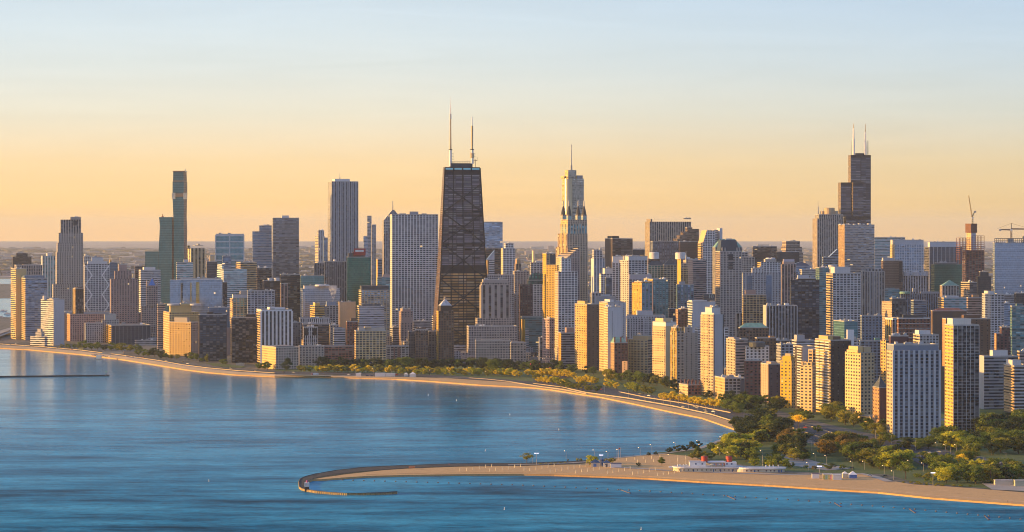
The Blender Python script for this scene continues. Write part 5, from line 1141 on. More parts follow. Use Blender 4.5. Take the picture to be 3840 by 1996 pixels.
# lawns and paths
sheet('lawn', P_([(2450, 1702), (2470, 1697), (2627, 1679), (2700, 1660), (2760, 1640), (2860, 1630), (2960, 1640), (3040, 1665), (3130, 1690), (3300, 1712), (3560, 1740), (3850, 1785), (3850, 1845), (3560, 1820), (3420, 1806), (3330, 1780), (3040, 1772), (2960, 1768), (2800, 1745), (2640, 1722), (2560, 1708)], LAND + .10), M_GRASS)
sheet('lawn', P_([(2700, 1500), (2900, 1535), (3100, 1590), (3280, 1630), (3560, 1692), (3850, 1742), (4300, 1780), (4300, 1520), (3600, 1500), (3000, 1470)], LAND + .10), M_GRASS)
sheet('lawn', P_([(770, 1361), (800, 1372), (900, 1380), (925, 1374), (840, 1364)], LAND + .6), M_GRASS)
def wpath(name, pts, w, mat, z):
    q = P_(pts, z); a = []; b_ = []
    for i, p in enumerate(q):
        d = (q[min(i + 1, len(q) - 1)] - q[max(i - 1, 0)]).normalized(); n = Vector((-d.y, d.x, 0)) * w / 2; a.append(p + n); b_.append(p - n)
    return strip(name, a, b_, mat)
wpath('path', [(2310, 1752), (2400, 1757), (2530, 1766), (2750, 1774), (2950, 1780), (3060, 1778), (3230, 1776), (3280, 1787), (3335, 1806)], 9, M_PATH, LAND + .45)
wpath('path', [(1905, 1742.5), (2018, 1741), (2137, 1736), (2225, 1730), (2314, 1717), (2403, 1708), (2494, 1700), (2627, 1681), (2706, 1650)], 6, M_PATH, LAND + .35)
sheet('plaza', P_([(2880, 1702), (2990, 1706), (3030, 1722), (3085, 1738), (3150, 1748), (3190, 1758), (3100, 1764), (2985, 1748), (2905, 1732)], LAND + .3), M_PATH)
sheet('plaza', P_([(3680, 1812), (3850, 1818), (3850, 1842), (3720, 1836)], LAND + .45), M_PATH)

sheet('lawn', P_([(1030, 1396), (1240, 1398), (1490, 1404), (1640, 1410), (1800, 1420), (1900, 1426), (2000, 1438), (2110, 1452), (2200, 1471), (2350, 1493), (2523, 1522), (2666, 1553), (2772, 1588), (2900, 1600), (2900, 1500), (2600, 1440), (2300, 1395), (2000, 1372), (1500, 1366), (1030, 1370)], LAND + .22), M_GRASS)
# low walls and barriers: each run is a thing
def wall_run(name, label, pts, w, h, mat, z=LAND, cat='wall'):
    q = P_(pts, z); mb = MB()
    for a, b_ in zip(q, q[1:]):
        d = (b_ - a); n = Vector((-d.y, d.x, 0)).normalized() * w; mb.box(a - n / 2, d, n, Vector((0, 0, h)))
    return tag(mb.build(name, mat), label, cat)
M_BAR = plain('barrier_concrete', (.42, .33, .22), .8)
wall_run('sea_wall', 'long pale concrete sea wall between the curved beach and the lakeside path', [(2000, 1440), (2110, 1454), (2200, 1474), (2350, 1494), (2523, 1524), (2666, 1555), (2772, 1588)], 1.2, 1.3, M_BAR)
wall_run('sea_wall', 'sunlit concrete edge at the head of the sandy bay', [(1640, 1419), (1760, 1419), (1830, 1424), (1905, 1432), (2000, 1447), (2110, 1462), (2200, 1479)], 1.8, 1.1, M_BAR)
for lab, pts in (('concrete median barrier of the lakefront drive behind the bay', [(2318, 1470), (2429, 1493), (2559, 1513), (2648, 1531), (2740, 1549)]), ('concrete median barrier where the drive widens beside the wooded park', [(2964, 1603), (3009, 1619), (3083, 1645), (3102, 1650)]),
        ('second concrete barrier of the wide drive, nearer the towers', [(3020, 1597), (3060, 1606), (3150, 1634), (3248, 1657), (3270, 1663)]), ('concrete barrier beside the underpass of the drive', [(3313, 1687), (3411, 1701), (3470, 1709)]),
        ('concrete barrier of the drive right of the underpass', [(3545, 1718), (3620, 1730), (3707, 1744)]), ('concrete barrier of the drive near the right edge', [(3704, 1731), (3760, 1741), (3815, 1750)]), ('last concrete barrier on the drive, cut by the right edge', [(3789, 1760), (3850, 1768)]),
        ('low concrete barrier of the drive along the far shore', [(0, 1291), (150, 1301), (300, 1314), (450, 1332), (600, 1354), (690, 1370), (780, 1381), (890, 1391), (1030, 1400)])):
    wall_run('road_barrier', lab, pts, .8, 1.1, M_BAR, LAND + .5, 'barrier')
wall_run('parapet_wall', 'low concrete parapet over the dark underpass of the drive', [(3420, 1712), (3455, 1716)], 1.2, 2.5, M_PATH, LAND + .5)

# hooked breakwater of sheet piling
po = [(2240, 1732), (2137, 1738), (1960, 1744), (1708, 1746), (1522, 1752), (1373, 1759), (1261, 1771), (1186, 1784), (1149, 1793), (1127, 1802), (1121, 1813), (1123, 1833), (1133, 1840), (1149, 1844), (1186, 1850), (1242, 1855), (1298, 1858), (1373, 1857), (1447, 1855), (1490, 1851)]
pi_ = [(2240, 1735), (2137, 1741), (1960, 1747), (1708, 1750), (1522, 1757), (1373, 1767), (1298, 1775), (1224, 1785), (1180, 1794), (1155, 1803), (1145, 1812), (1145, 1826), (1152, 1833), (1168, 1839), (1200, 1843), (1242, 1847), (1298, 1850), (1373, 1850), (1447, 1848), (1489, 1846)]
zp = 1.9
rt_ = empty('breakwater', (gp(1373, 1850).x, gp(1373, 1850).y, 0)); tag(rt_, 'hooked breakwater of sheet piling curling round the end of the beach', 'breakwater')
A = [Vector((p.x, p.y, zp)) - rt_.location for p in P_(po, 0)]; B = [p - rt_.location for p in P_(pi_, zp)]
mb = MB()
for p, q, p2, q2 in zip(A, A[1:], B, B[1:]): mb.quad([p, q, q2, p2])
mb.build('deck', ground_mat('pier_deck', [(.3, (.016, .016, .020, 1)), (.7, (.034, .032, .034, 1))], [(.3, 1)]), rt_)
mb = MB(); loop = A + B[::-1]
for p, q in zip(loop, loop[1:] + loop[:1]):
    n = max(1, int((q - p).length / 2.2)); d = (q - p) / n; nn = Vector((d.y, -d.x, 0)).normalized() * .55
    for k in range(n):
        a = p + d * k; b_ = p + d * (k + 1); m1_ = a + d * .25 + nn; m2_ = a + d * .75 + nn
        for u_, v_ in ((a, m1_), (m1_, m2_), (m2_, b_)): mb.quad([u_ - Vector((0, 0, .05)), v_ - Vector((0, 0, .05)), Vector((v_.x, v_.y, -2)), Vector((u_.x, u_.y, -2))])
mb.build('sheet_piling', plain('piling', (.34, .24, .11), .7, var=.3, scale=.5), rt_)
mb = MB()
for E_ in (A, B):
    for p, q in zip(E_, E_[1:]): mb.bar(p + Vector((0, 0, .2)), q + Vector((0, 0, .1)), .3)
mb.build('coping', plain('pier_edge', (.08, .065, .055), .8), rt_)
# far breakwater line at the left edge
rt_ = wall_run('breakwater', 'thin dark straight breakwater lying across the water at the left edge', [(-60, 1416), (0, 1415), (150, 1413.5), (300, 1412), (410, 1410.5)], 4, 2.2, plain('dark_rock', (.05, .045, .045), .9), 0, 'breakwater')
b_ = gp(398, 1410.5, 2.2)
mb = MB(); mb.tube([(1.6, 2.2), (1.2, 3.4)], 8); mb.tube([(.35, 3.4), (.3, 8.2)], 6); o = mb.build('beacon', M_DARK, None, (b_.x, b_.y, 0)); tag(o, 'small beacon on a post at the tip of the straight breakwater', 'beacon')
mb = MB(); mb.tube([(.7, 8.2), (.7, 9.8), (.1, 10.2)], 8); mb.build('lamp', plain('beacon_green', (.05, .30, .10), .5), o)
# ---------------------------------------------------------------- trees
rng = random.Random(5)
def leaf_mat(name, c):
    m = bpy.data.materials.new(name); m.use_nodes = True; t = m.node_tree; b = t.nodes['Principled BSDF']
    b.inputs['Roughness'].default_value = .75
    geo = t.nodes.new('ShaderNodeNewGeometry'); oi = t.nodes.new('ShaderNodeObjectInfo')
    k = mth(t, 'ADD', mth(t, 'MULTIPLY', geo.outputs['Random Per Island'], .6), mth(t, 'MULTIPLY', oi.outputs['Random'], .4))
    d = lambda s, h: (c[0] * s * h, c[1] * s, c[2] * s, 1)
    t.links.new(ramp(t, k, [(0.05, d(.55, .9)), (.5, d(1, 1)), (.95, d(1.5, 1.12))]), b.inputs['Base Color'])
    tr = t.nodes.new('ShaderNodeBsdfTranslucent'); t.links.new(b.inputs['Base Color'].links[0].from_socket, tr.inputs[0])
    mxs = t.nodes.new('ShaderNodeMixShader'); mxs.inputs[0].default_value = .45
    t.links.new(b.outputs[0], mxs.inputs[1]); t.links.new(tr.outputs[0], mxs.inputs[2]); t.links.new(mxs.outputs[0], t.nodes['Material Output'].inputs[0])
    return m
LEAF = dict(d=leaf_mat('leaf_dark', (.042, .066, .013)), g=leaf_mat('leaf_green', (.15, .20, .020)), o=leaf_mat('leaf_olive', (.27, .26, .022)), l=leaf_mat('leaf_lime', (.46, .46, .03)),
            y=leaf_mat('leaf_yellow', (.88, .66, .03)), r=leaf_mat('leaf_rust', (.20, .14, .022)))
M_BARK = plain('bark', (.07, .05, .035), .9)
def crown_mesh(seed, w, h, nclump, nleaf, ls, base):
    """leaf faces on many clumps spread through a lumpy crown; unit height 1 from the ground"""
    r = random.Random(seed); mb = MB()
    cl = []
    for _ in range(nclump):
        a = r.uniform(0, 2 * math.pi); zz = r.uniform(-1, 1); rr = math.sqrt(max(0, 1 - zz * zz)) * r.uniform(.35, 1.0)
        cl.append((rr * math.cos(a) * w * .74, rr * math.sin(a) * w * .74, base + (1 - base) * (.5 + .42 * zz * r.uniform(.7, 1.0)), r.uniform(.17, .34)))
    for i in range(nleaf):
        x, y, z, s = cl[i % nclump]
        d = Vector((r.gauss(0, 1), r.gauss(0, 1), r.gauss(0, .8))).normalized() * (s * r.uniform(.45, 1.0))
        p = Vector((x + d.x * w, y + d.y * w, z + d.z * .42))
        n = (d.normalized() * .8 + Vector((r.uniform(-1, 1), r.uniform(-1, 1), r.uniform(-.4, 1)))).normalized()
        u = n.cross(Vector((.3, .2, 1))).normalized() * ls * r.uniform(.6, 1.2); v = n.cross(u).normalized() * ls * r.uniform(.5, 1.0)
        mb.quad([p - u, p - v * .8, p + u, p + v])
    o = mb.build('crown', LEAF['g']); me = o.data; bpy.data.objects.remove(o); return me
def trunk_mesh(seed, base):
    r = random.Random(seed); mb = MB()
    mb.tube([(.030, 0), (.022, base * .6), (.017, base + .15), (.006, .75)], 6)
    for k in range(5):
        a = r.uniform(0, 6.28); z = base * r.uniform(.7, 1.4); q = Vector((math.cos(a) * .26, math.sin(a) * .26, z + r.uniform(.2, .4)))
        mb.bar(Vector((0, 0, z)), q, .014)
    o = mb.build('trunk', M_BARK); me = o.data; bpy.data.objects.remove(o); return me
SHAPES = {}
for nm, specs in (('broad', [(1, .62, 1, 30, 2300, .037, .12), (2, .70, 1, 34, 2500, .037, .10), (3, .56, 1, 28, 2200, .037, .12), (4, .64, 1, 26, 2200, .037, .10)]), ('row', [(5, .72, 1, 18, 900, .070, .16), (6, .80, 1, 20, 950, .070, .15), (7, .66, 1, 16, 850, .070, .16)]),
                  ('flat', [(8, .80, 1, 20, 1300, .034, .42)]), ('cone', [(9, .30, 1, 18, 700, .05, .06)]), ('bush', [(10, .95, 1, 14, 500, .075, .02)])):
    SHAPES[nm] = [(crown_mesh(*s), trunk_mesh(s[0], s[6])) for s in specs]
TREES = []
def tree(pos, h, shape, leaf, label, group, wide=1.0, force=False):
    cm, tm = rng.choice(SHAPES[shape])
    if shape != 'bush' and not force:
        TREES.append((h * wide / pos.y, pos.copy(), h, shape, leaf, label, group, wide)); return
    cat, nm = ('shrub', 'shrub') if shape == 'bush' else ('tree', 'tree')
    rt_ = empty(nm, pos); tag(rt_, label, cat, group)
    a = rng.uniform(0, 6.28); sc = (h * wide * rng.uniform(.9, 1.12), h * wide * rng.uniform(.9, 1.12), h)
    for n_, me, mt_ in (('crown', cm, LEAF[leaf]), ('trunk', tm, M_BARK)):
        o = bpy.data.objects.new(n_, me); C.objects.link(o); o.parent = rt_; o.scale = sc; o.rotation_euler = (0, 0, a)
        o.material_slots[0].link = 'OBJECT'; o.material_slots[0].material = mt_
    return rt_
def row(crop, pts, step, h, shape, leaves, label, group, jit=2.0, wide=1.0):
    q = [(cvx(crop, x), cvy(crop, y)) for x, y in pts]; s_ = step / CROP[crop][2]
    for (xa, ya), (xb, yb) in zip(q, q[1:]):
        n = max(1, int(math.hypot(xb - xa, yb - ya) / s_))
        for k in range(n):
            tt = (k + rng.uniform(.2, .8)) / n; p = gp(xa + (xb - xa) * tt, ya + (yb - ya) * tt + rng.uniform(-jit, jit) * .4)
            p.z = LAND - .1; tree(p, h * rng.uniform(.8, 1.2), shape, rng.choice(leaves), label, group, wide)
def area(crop, poly, n, h, shape, leaves, label, group, mind=7.0, wide=1.0):
    q = [gp(cvx(crop, x), cvy(crop, y)) for x, y in poly]; xs = [p.x for p in q]; ys_ = [p.y for p in q]; got = []; tries = 0
    while len(got) < n and tries < 6000:
        tries += 1; x, y = rng.uniform(min(xs), max(xs)), rng.uniform(min(ys_), max(ys_)); ins = False; j = len(q) - 1
        for i in range(len(q)):
            if (q[i].y > y) != (q[j].y > y) and x < (q[j].x - q[i].x) * (y - q[i].y) / (q[j].y - q[i].y) + q[i].x: ins = not ins
            j = i
        if ins and all((x - a) ** 2 + (y - b) ** 2 > mind ** 2 for a, b in got):
            got.append((x, y)); tree(Vector((x, y, LAND - .1)), h * rng.uniform(.75, 1.3), shape, rng.choice(leaves), label, group, wide * (1.12 if h > 8 else 1))
def one(crop, x, y, h, shape, leaf, label, group=None, wide=1.0):
    p = gp(cvx(crop, x), cvy(crop, y)); p.z = LAND - .1; tree(p, h, shape, leaf, label, group, wide)
# far shore, from the left
row('A2', [(575, 1108), (720, 1118)], 40, 15, 'broad', 'dg', 'dark tree beside the low white terraced building', 'trees below the white terraced building')
row('A2', [(760, 1155), (1000, 1170)], 45, 9, 'row', 'go', 'small tree in front of the long pink-brown warehouse', 'small trees by the warehouse')
row('A2', [(1040, 1175), (1500, 1205), (1760, 1215)], 72, 17, 'broad', 'dggo', 'big green tree in the line before the dark glass box', 'big trees before the dark glass box')
row('A2', [(1700, 1250), (2060, 1285)], 62, 15, 'broad', 'gogd', 'olive tree between the dark glass box and the golden block', 'trees left of the golden block')
row('B2', [(0, 1075), (190, 1082)], 36, 10, 'row', 'gdo', 'low tree at the foot of the golden apartment block', 'trees at the golden block')
row('B2', [(270, 1078), (410, 1108)], 36, 14, 'broad', 'dg', 'dark tree before the black steel and glass slab', 'dark trees before the black slab')
one('B2', 490, 1120, 19, 'cone', 'o', 'tall pointed tree before the black steel and glass slab')
one('B2', 440, 1112, 10, 'row', 'g', 'small rounded tree left of the tall pointed tree')
row('B2', [(630, 1135), (700, 1140)], 30, 11, 'row', 'og', 'small tree between the two black slabs', 'pair of trees between the black slabs')
row('B2', [(1020, 1185), (1150, 1195)], 40, 12, 'broad', 'dg', 'dark tree at the sunlit end of the cream lakeside block', 'trees at the cream lakeside block')
one('B2', 1325, 1205, 23, 'broad', 'd', 'large dark tree standing alone before the cream lakeside block')
row('B2', [(1430, 1212), (1785, 1222)], 52, 11, 'row', 'yyol', 'yellow autumn tree in front of the plain beige block', 'yellow trees before the beige block')
row('C2', [(0, 1180), (370, 1185), (1000, 1195), (1785, 1185)], 60, 19, 'broad', 'dddg', 'dark tree in the shaded line behind the yellow row', 'dark trees along the far park edge')
row('C2', [(0, 1217), (420, 1224), (850, 1228), (1250, 1235), (1785, 1245)], 40, 12.5, 'row', 'yyyoo', 'golden tree in the row along the far beach road', 'golden row along the far beach')
row('C2', [(800, 1243), (1200, 1250), (1785, 1262)], 80, 11.5, 'row', 'lol', 'yellow-green tree in front of the golden row', 'yellow-green trees before the golden row')
row('F1', [(0, 965), (470, 985), (1180, 1010)], 66, 19, 'broad', 'dddg', 'dark tree at the foot of the stone hotel and avenue', 'dark trees at the avenue mouth')
row('F1', [(120, 1030), (500, 1060)], 40, 13, 'row', 'yyoyl', 'golden tree above the sunlit concrete edge of the bay', 'golden trees above the bay edge')
row('F1', [(0, 930), (560, 950)], 60, 17, 'broad', 'dd', 'dark tree hard against the stone hotel walls', 'dark trees at the hotel walls')
row('F1', [(590, 1045), (900, 1052), (1190, 1075)], 44, 13, 'row', 'yyy', 'golden tree beyond the lakefront drive, avenue side', 'golden trees beyond the drive')
row('F1', [(670, 1120), (900, 1150), (1100, 1175)], 48, 13, 'row', 'yyol', 'bright yellow tree between the drive and the beach', 'yellow trees between drive and beach')
row('F1', [(1190, 1130), (1480, 1150)], 46, 13, 'row', 'yy', 'golden tree below the golden balconied tower', 'golden trees below the balconied tower')
row('F1', [(1000, 1180), (1480, 1250)], 52, 12, 'row', 'gog', 'green tree lining the drive near the sea wall', 'green trees near the sea wall')
row('F1', [(1290, 1010), (1500, 1030)], 80, 14, 'broad', 'dg', 'dark green tree between the balconied tower and the white slab', 'trees below the white slab')
row('F2', [(200, 915), (440, 935), (720, 970), (930, 1010)], 46, 18, 'broad', 'gogd', 'green tree on the lawn below the curved cream hotel', 'trees below the curved hotel')
row('F2', [(190, 985), (330, 1010)], 38, 13, 'row', 'yyl', 'yellow tree by the drive left of the curved hotel', 'yellow trees by the drive')
row('F2', [(420, 1025), (700, 1065)], 46, 14, 'broad', 'gol', 'light green tree on the kerb of the drive', 'light green trees on the kerb')
row('F2', [(760, 1115), (1050, 1145)], 32, 12, 'row', 'yyy', 'bright golden tree in the first clipped row by the drive', 'first golden row by the drive')
row('F2', [(1065, 1160), (1400, 1205)], 32, 12, 'row', 'yyy', 'bright golden tree in the second clipped row by the drive', 'second golden row by the drive')
row('F2', [(930, 1050), (1000, 1060)], 40, 12, 'broad', 'd', 'dark tree before the old brick mansions', 'dark trees before the mansions')
row('F2', [(1200, 1095), (1310, 1110)], 45, 12, 'broad', 'dg', 'dark tree at the foot of the slender white tower', 'dark trees at the white tower')
area('F2', [(1400, 1130), (1650, 1080), (1785, 1110), (1785, 1260), (1600, 1290), (1450, 1230)], 16, 15, 'broad', 'ddgg', 'dark green tree between the brick slabs and the drive', 'trees below the brick slabs', 9)
area('F3', [(330, 920), (560, 970), (800, 1040), (760, 1080), (560, 1060), (330, 1010), (60, 960)], 15, 13, 'broad', 'ggdo', 'green tree below the golden brick towers', 'trees below the golden brick towers', 9)
area('F3', [(830, 1010), (1040, 1020), (1180, 1100), (1150, 1130), (950, 1085), (840, 1040)], 10, 17, 'broad', 'gog', 'olive tree in the clump below the orange brick tower', 'clump below the orange brick tower', 9)
area('F3', [(1200, 1140), (1390, 1160), (1390, 1230), (1290, 1210)], 5, 15, 'broad', 'dgo', 'tree at the foot of the slim brick tower', 'trees at the slim brick tower', 9)
one('Q5', 800, 640, 16, 'flat', 'y', 'bright yellow spreading tree in the middle of the wide drive')
one('Q5', 680, 545, 14, 'broad', 'o', 'olive tree just behind the bright yellow spreading tree')
one('Q5', 1170, 745, 10, 'broad', 'g', 'small green tree on the median of the wide drive')
# the wooded park by the bay
area('P3', [(1190, 120), (1320, 60), (1800, 60), (1950, 150), (2020, 260), (1700, 300), (1500, 330), (1210, 290)], 28, 18, 'broad', 'dddg', 'dark tree in the wooded park between bay and drive', 'dark trees of the wooded park', 10, 1.15)
area('P3', [(1380, 240), (1700, 235), (1760, 300), (1450, 330)], 5, 17, 'broad', 'lol', 'yellow-green tree rising from the dark wooded park', 'yellow-green trees in the wooded park', 9, 1.1)
area('P3', [(860, 400), (1130, 370), (1420, 360), (1420, 480), (1200, 540), (880, 520)], 14, 15, 'broad', 'lool', 'yellow-green tree behind the white ship-shaped beach house', 'yellow-green trees behind the beach house', 8, 1.1)
area('P3', [(1130, 470), (1400, 450), (1420, 580), (1150, 570)], 6, 13, 'broad', 'dgg', 'dark green tree behind the second red funnel', 'dark trees behind the second funnel', 8)
row('P3', [(540, 530), (860, 530)], 70, 9, 'broad', 'loo', 'low yellow-green tree behind the first red funnel', 'low trees behind the first funnel')
area('P3', [(1360, 590), (1640, 560), (2000, 600), (1990, 660), (1400, 640)], 12, 9, 'broad', 'olgg', 'small olive tree behind the stern of the beach house', 'small trees behind the stern', 7)
area('P3', [(1700, 440), (2150, 460), (2250, 560), (1980, 600), (1700, 520)], 10, 12, 'broad', 'dggo', 'dark tree around the pale plaza behind the beach house', 'trees round the plaza', 9)
area('P3', [(1720, 330), (2080, 300), (2200, 440), (1960, 470), (1740, 430)], 9, 16, 'broad', 'ddgr', 'dark tree between the plaza and the drive', 'trees between plaza and drive', 9, 1.1)
for x, y, h in ((250, 445, 7.5), (375, 425, 8), (480, 420, 8.5), (620, 405, 12)): one('P3', x, y, h, 'row', 'd', 'dark rounded tree on the grassy mound by the bay', 'dark trees on the grassy mound', 1.1)
one('P3', 640, 455, 8, 'row', 'g', 'small green tree at the foot of the grassy mound')
one('P3', 850, 450, 12, 'broad', 'g', 'green tree at the right end of the grassy mound')
one('P3', 70, 470, 5, 'bush', 'd', 'dark bush at the left foot of the grassy mound', None, .8)
one('P3', 155, 605, 8, 'row', 'g', 'young green tree standing alone in the sand left of the beach house')
one('P2', 255, 482, 12, 'flat', 'o', 'lone spreading tree on the spit, farthest out on the beach')
one('P2', 1080, 500, 11.5, 'broad', 'l', 'broad olive tree shading the blue-roofed kiosk', None, 1.25)
one('P2', 1340, 470, 6, 'broad', 'o', 'low tree behind the white beach stall', None, 1.2)
one('P2', 1260, 460, 5, 'broad', 'o', 'small tree between the two blue-roofed kiosks')
for x, y in ((895, 442), (940, 445)): one('P2', x, y, 4.5, 'bush', 'o', 'round bush left of the broad olive tree', 'bushes left of the olive tree', .7)
one('P2', 775, 440, 3, 'bush', 'r', 'reddish bush beneath a lamp on the spit', None, .8)
one('P2', 1672, 508, 4.5, 'row', 'd', 'small dark tree in the sand right of the beach stall')
one('P2', 1800, 372, 5.0, 'bush', 'd', 'larger dark bush on the bay path before the mound', None, .8)
for k, (x, y) in enumerate(((430, 478), (500, 474), (560, 472), (620, 470), (680, 466), (740, 462))): one('P2', x, y, 1.6, 'bush', 'o', 'low scrub along the top of the spit', 'low scrub on the spit', 1.8)
# right-hand park
area('P4', [(230, 390), (360, 320), (560, 300), (840, 400), (900, 470), (760, 560), (560, 530), (300, 500)], 32, 16, 'broad', 'gdogr', 'tree in the grove between plaza and underpass', 'grove between plaza and underpass', 9, 1.1)
area('P4', [(660, 560), (1000, 500), (1260, 520), (1290, 600), (960, 630), (780, 640)], 18, 15, 'broad', 'oldg', 'olive tree in the grove beside the underpass', 'grove beside the underpass', 9, 1.1)
one('P4', 1215, 725, 17, 'flat', 'g', 'spreading tree with bare trunk on the sandy lawn by the path', None, 1.05)
area('P4', [(1110, 360), (1540, 340), (1500, 400), (1180, 400)], 9, 11, 'broad', 'dgg', 'green tree in the belt before the white-ribbed slab', 'belt before the white-ribbed slab', 8, 1.25)
area('P4', [(880, 260), (1090, 240), (1110, 330), (900, 350)], 5, 9, 'broad', 'go', 'small tree at the left foot of the white-ribbed slab', 'trees left of the white-ribbed slab', 8, 1.2)
area('P4', [(1560, 340), (2040, 300), (2576, 290), (2576, 440), (2050, 470), (1760, 420)], 32, 17, 'broad', 'ggdol', 'tree in the belt below the white-caged tower', 'belt below the caged tower', 9, 1.15)
area('P4', [(2060, 140), (2576, 60), (2800, 60), (2800, 280), (2576, 270), (2060, 260)], 40, 17, 'broad', 'ddgg', 'dark tree in the wood right of the caged tower', 'wood right of the caged tower', 10, 1.2)
area('P4', [(1420, 560), (1700, 560), (1740, 640), (1560, 660)], 7, 14, 'broad', 'gog', 'green tree right of the underpass ramp', 'trees right of the ramp', 8, 1.1)
area('P4', [(1780, 500), (1960, 500), (1960, 560), (1800, 580)], 4, 15, 'broad', 'ygo', 'yellow-topped tree beside the drive right of the ramp', 'yellow-topped trees by the drive', 7, 1.1)
area('P4', [(1740, 640), (2100, 640), (2576, 640), (2576, 760), (2100, 790), (1880, 790), (1560, 760), (1540, 700)], 30, 14, 'broad', 'dgogl', 'tree in the grove above the right end of the beach', 'grove above the beach', 9, 1.1)
area('P4', [(1280, 700), (1500, 690), (1560, 760), (1400, 750)], 9, 4, 'bush', 'go', 'green shrub beside the floodlight by the beach', 'shrubs by the beach floodlight', 5)
area('P4', [(1130, 760), (1350, 765), (1700, 800), (2030, 815), (1700, 820), (1300, 790)], 18, 2.0, 'bush', 'oog', 'low dune scrub at the back of the beach', 'dune scrub', 5, 1.6)
area('P4', [(30, 590), (300, 560), (520, 580), (520, 620), (120, 620)], 8, 5, 'bush', 'dgr', 'dark shrub right of the plaza', 'shrubs right of the plaza', 6, 1.1)

# the 290 trees that show largest are things of their own; the rest of the far rows are one mass
TREES.sort(key=lambda q: -q[0])
for q in TREES[:290]: tree(*q[1:], force=True)
mb = MB()
for q in TREES[290:]:
    _, pos, h, shape, leaf, _l, _g, wide = q; cm, tm = rng.choice(SHAPES['row' if shape == 'broad' else shape]); a = rng.uniform(0, 6.28); ca, sa = math.cos(a) * h * wide, math.sin(a) * h * wide; li = 'dgolyr'.index(leaf)
    for me, mi in ((cm, li), (tm, 6)):
        vs = [(v.co.x * ca - v.co.y * sa + pos.x, v.co.x * sa + v.co.y * ca + pos.y, v.co.z * h + pos.z) for v in me.vertices]
        for f_ in me.polygons: mb.quad([vs[i] for i in f_.vertices], mi, [(0, 0)] * len(f_.vertices))
if mb.f: mb.build('far_treeline', [LEAF[k] for k in 'dgolyr'] + [M_BARK])['kind'] = 'stuff'
# ---------------------------------------------------------------- lamps, posts, floats
def lamp_light(name, col, s): return plain(name, col, .5, var=0, emit=s)
M_WARM = lamp_light('lamp_warm', (1, .62, .28), 1.5); M_COOL = lamp_light('lamp_cool', (.80, .80, 1), 1.2); M_POLE = plain('pole', (.42, .37, .32), .6)
def proto_parts(name, parts):
    r_ = []
    for n_, mb, mt_ in parts:
        o = mb.build(n_, mt_); r_.append((n_, o.data)); bpy.data.objects.remove(o)
    return r_
def place(name, proto, pos, label, cat, group=None, rz=0, sc=1):
    rt_ = empty(name, pos); rt_.rotation_euler = (0, 0, rz); rt_.scale = (sc, sc, sc); tag(rt_, label, cat, group)
    for n_, me in proto: o = bpy.data.objects.new(n_, me); C.objects.link(o); o.parent = rt_
    return rt_
a = MB(); a.tube([(.16, 0), (.10, 8.2)], 6); a.bar(Vector((0, 0, 8.1)), Vector((-1.7, 0, 8.5)), .16); b2 = MB(); b2.tube([(.25, 8.2), (.42, 8.3), (.40, 8.65), (.1, 8.75)], 8, (-1.8, 0))
LAMP = proto_parts('lamp', [('pole', a, M_POLE), ('lamp_head', b2, M_WARM)])
a = MB(); a.tube([(.25, 0), (.14, 11.5)], 6); a.bar(Vector((-2, 0, 11.3)), Vector((2, 0, 11.3)), .25); hb = []
FL = [('pole', a, M_POLE)]
for x in (-1.7, -.6, .6, 1.7):
    q = MB(); q.abox(x - .35, -.4, 11.5, x + .35, .2, 12.2); FL.append(('floodlight_head', q, M_COOL))
FLOOD = proto_parts('flood', FL)
a = MB(); a.tube([(.2, 0), (.12, 11)], 6); a.bar(Vector((0, 0, 10.8)), Vector((-2.2, 0, 11.2)), .2); b2 = MB(); b2.abox(-2.9, -.2, 11.0, -1.9, .2, 11.3)
ROADLAMP = proto_parts('roadlamp', [('pole', a, M_POLE), ('lamp_head', b2, M_METAL)])
lab = 'small lit lamp on a tall pole, '
for x, y, w in ((325, 470, 'beside the lone spreading tree on the spit'), (755, 412, 'above the reddish bush on the spit'), (1117, 400, 'behind the broad olive tree'), (1285, 420, 'behind the small tree of the kiosks'), (1693, 370, 'at the start of the bay path bend'),
                (1842, 330, 'by the dark bushes of the mound'), (2140, 300, 'behind the mound trees, left of the tallest'), (2432, 275, 'behind the tallest mound tree'), (2070, 460, 'in the sand left of the ship bow'), (1420, 395, 'near the masts of the boat shed')):
    one_ = gp(cvx('P2', x), cvy('P2', y)); place('street_lamp', LAMP, one_, lab + w, 'street lamp', 'lamps along the bay path')
for x, y, w in ((980, 320, 'on the sandy nook by the wooded park'), (690, 430, 'right of the grassy mound'), (950, 470, 'among the trees behind the first funnel'), (1080, 540, 'between the two red funnels'), (1420, 560, 'right of the second funnel'), (1540, 520, 'at the left of the plaza'),
                (1680, 560, 'before the plaza trees'), (2030, 470, 'at the right of the plaza, farther one'), (2120, 520, 'in the shrubs right of the plaza'), (2270, 560, 'at the edge of the grove'), (2430, 590, 'before the grove'), (2180, 690, 'on the path behind the lifeguard boxes'), (1110, 400, 'high in the trees behind the beach house')):
    place('street_lamp', LAMP, gp(cvx('P3', x), cvy('P3', y)), lab + w, 'street lamp', 'lamps round the beach house')
for x, y, w in ((600, 620, 'by the path left of the grove car'), (740, 620, 'on the path below the grove'), (970, 670, 'left of the bare-trunked spreading tree'), (1075, 735, 'nearest the sand left of the spreading tree'), (1260, 610, 'at the underpass ramp'), (1420, 640, 'on the ramp itself'), (1575, 400, 'at the right foot of the ribbed slab'),
                (1675, 420, 'between ribbed slab and caged tower'), (1800, 420, 'below the caged tower'), (1610, 660, 'right of the beach floodlight')):
    place('street_lamp', LAMP, gp(cvx('P4', x), cvy('P4', y)), lab + w, 'street lamp', 'lamps in the right-hand park')
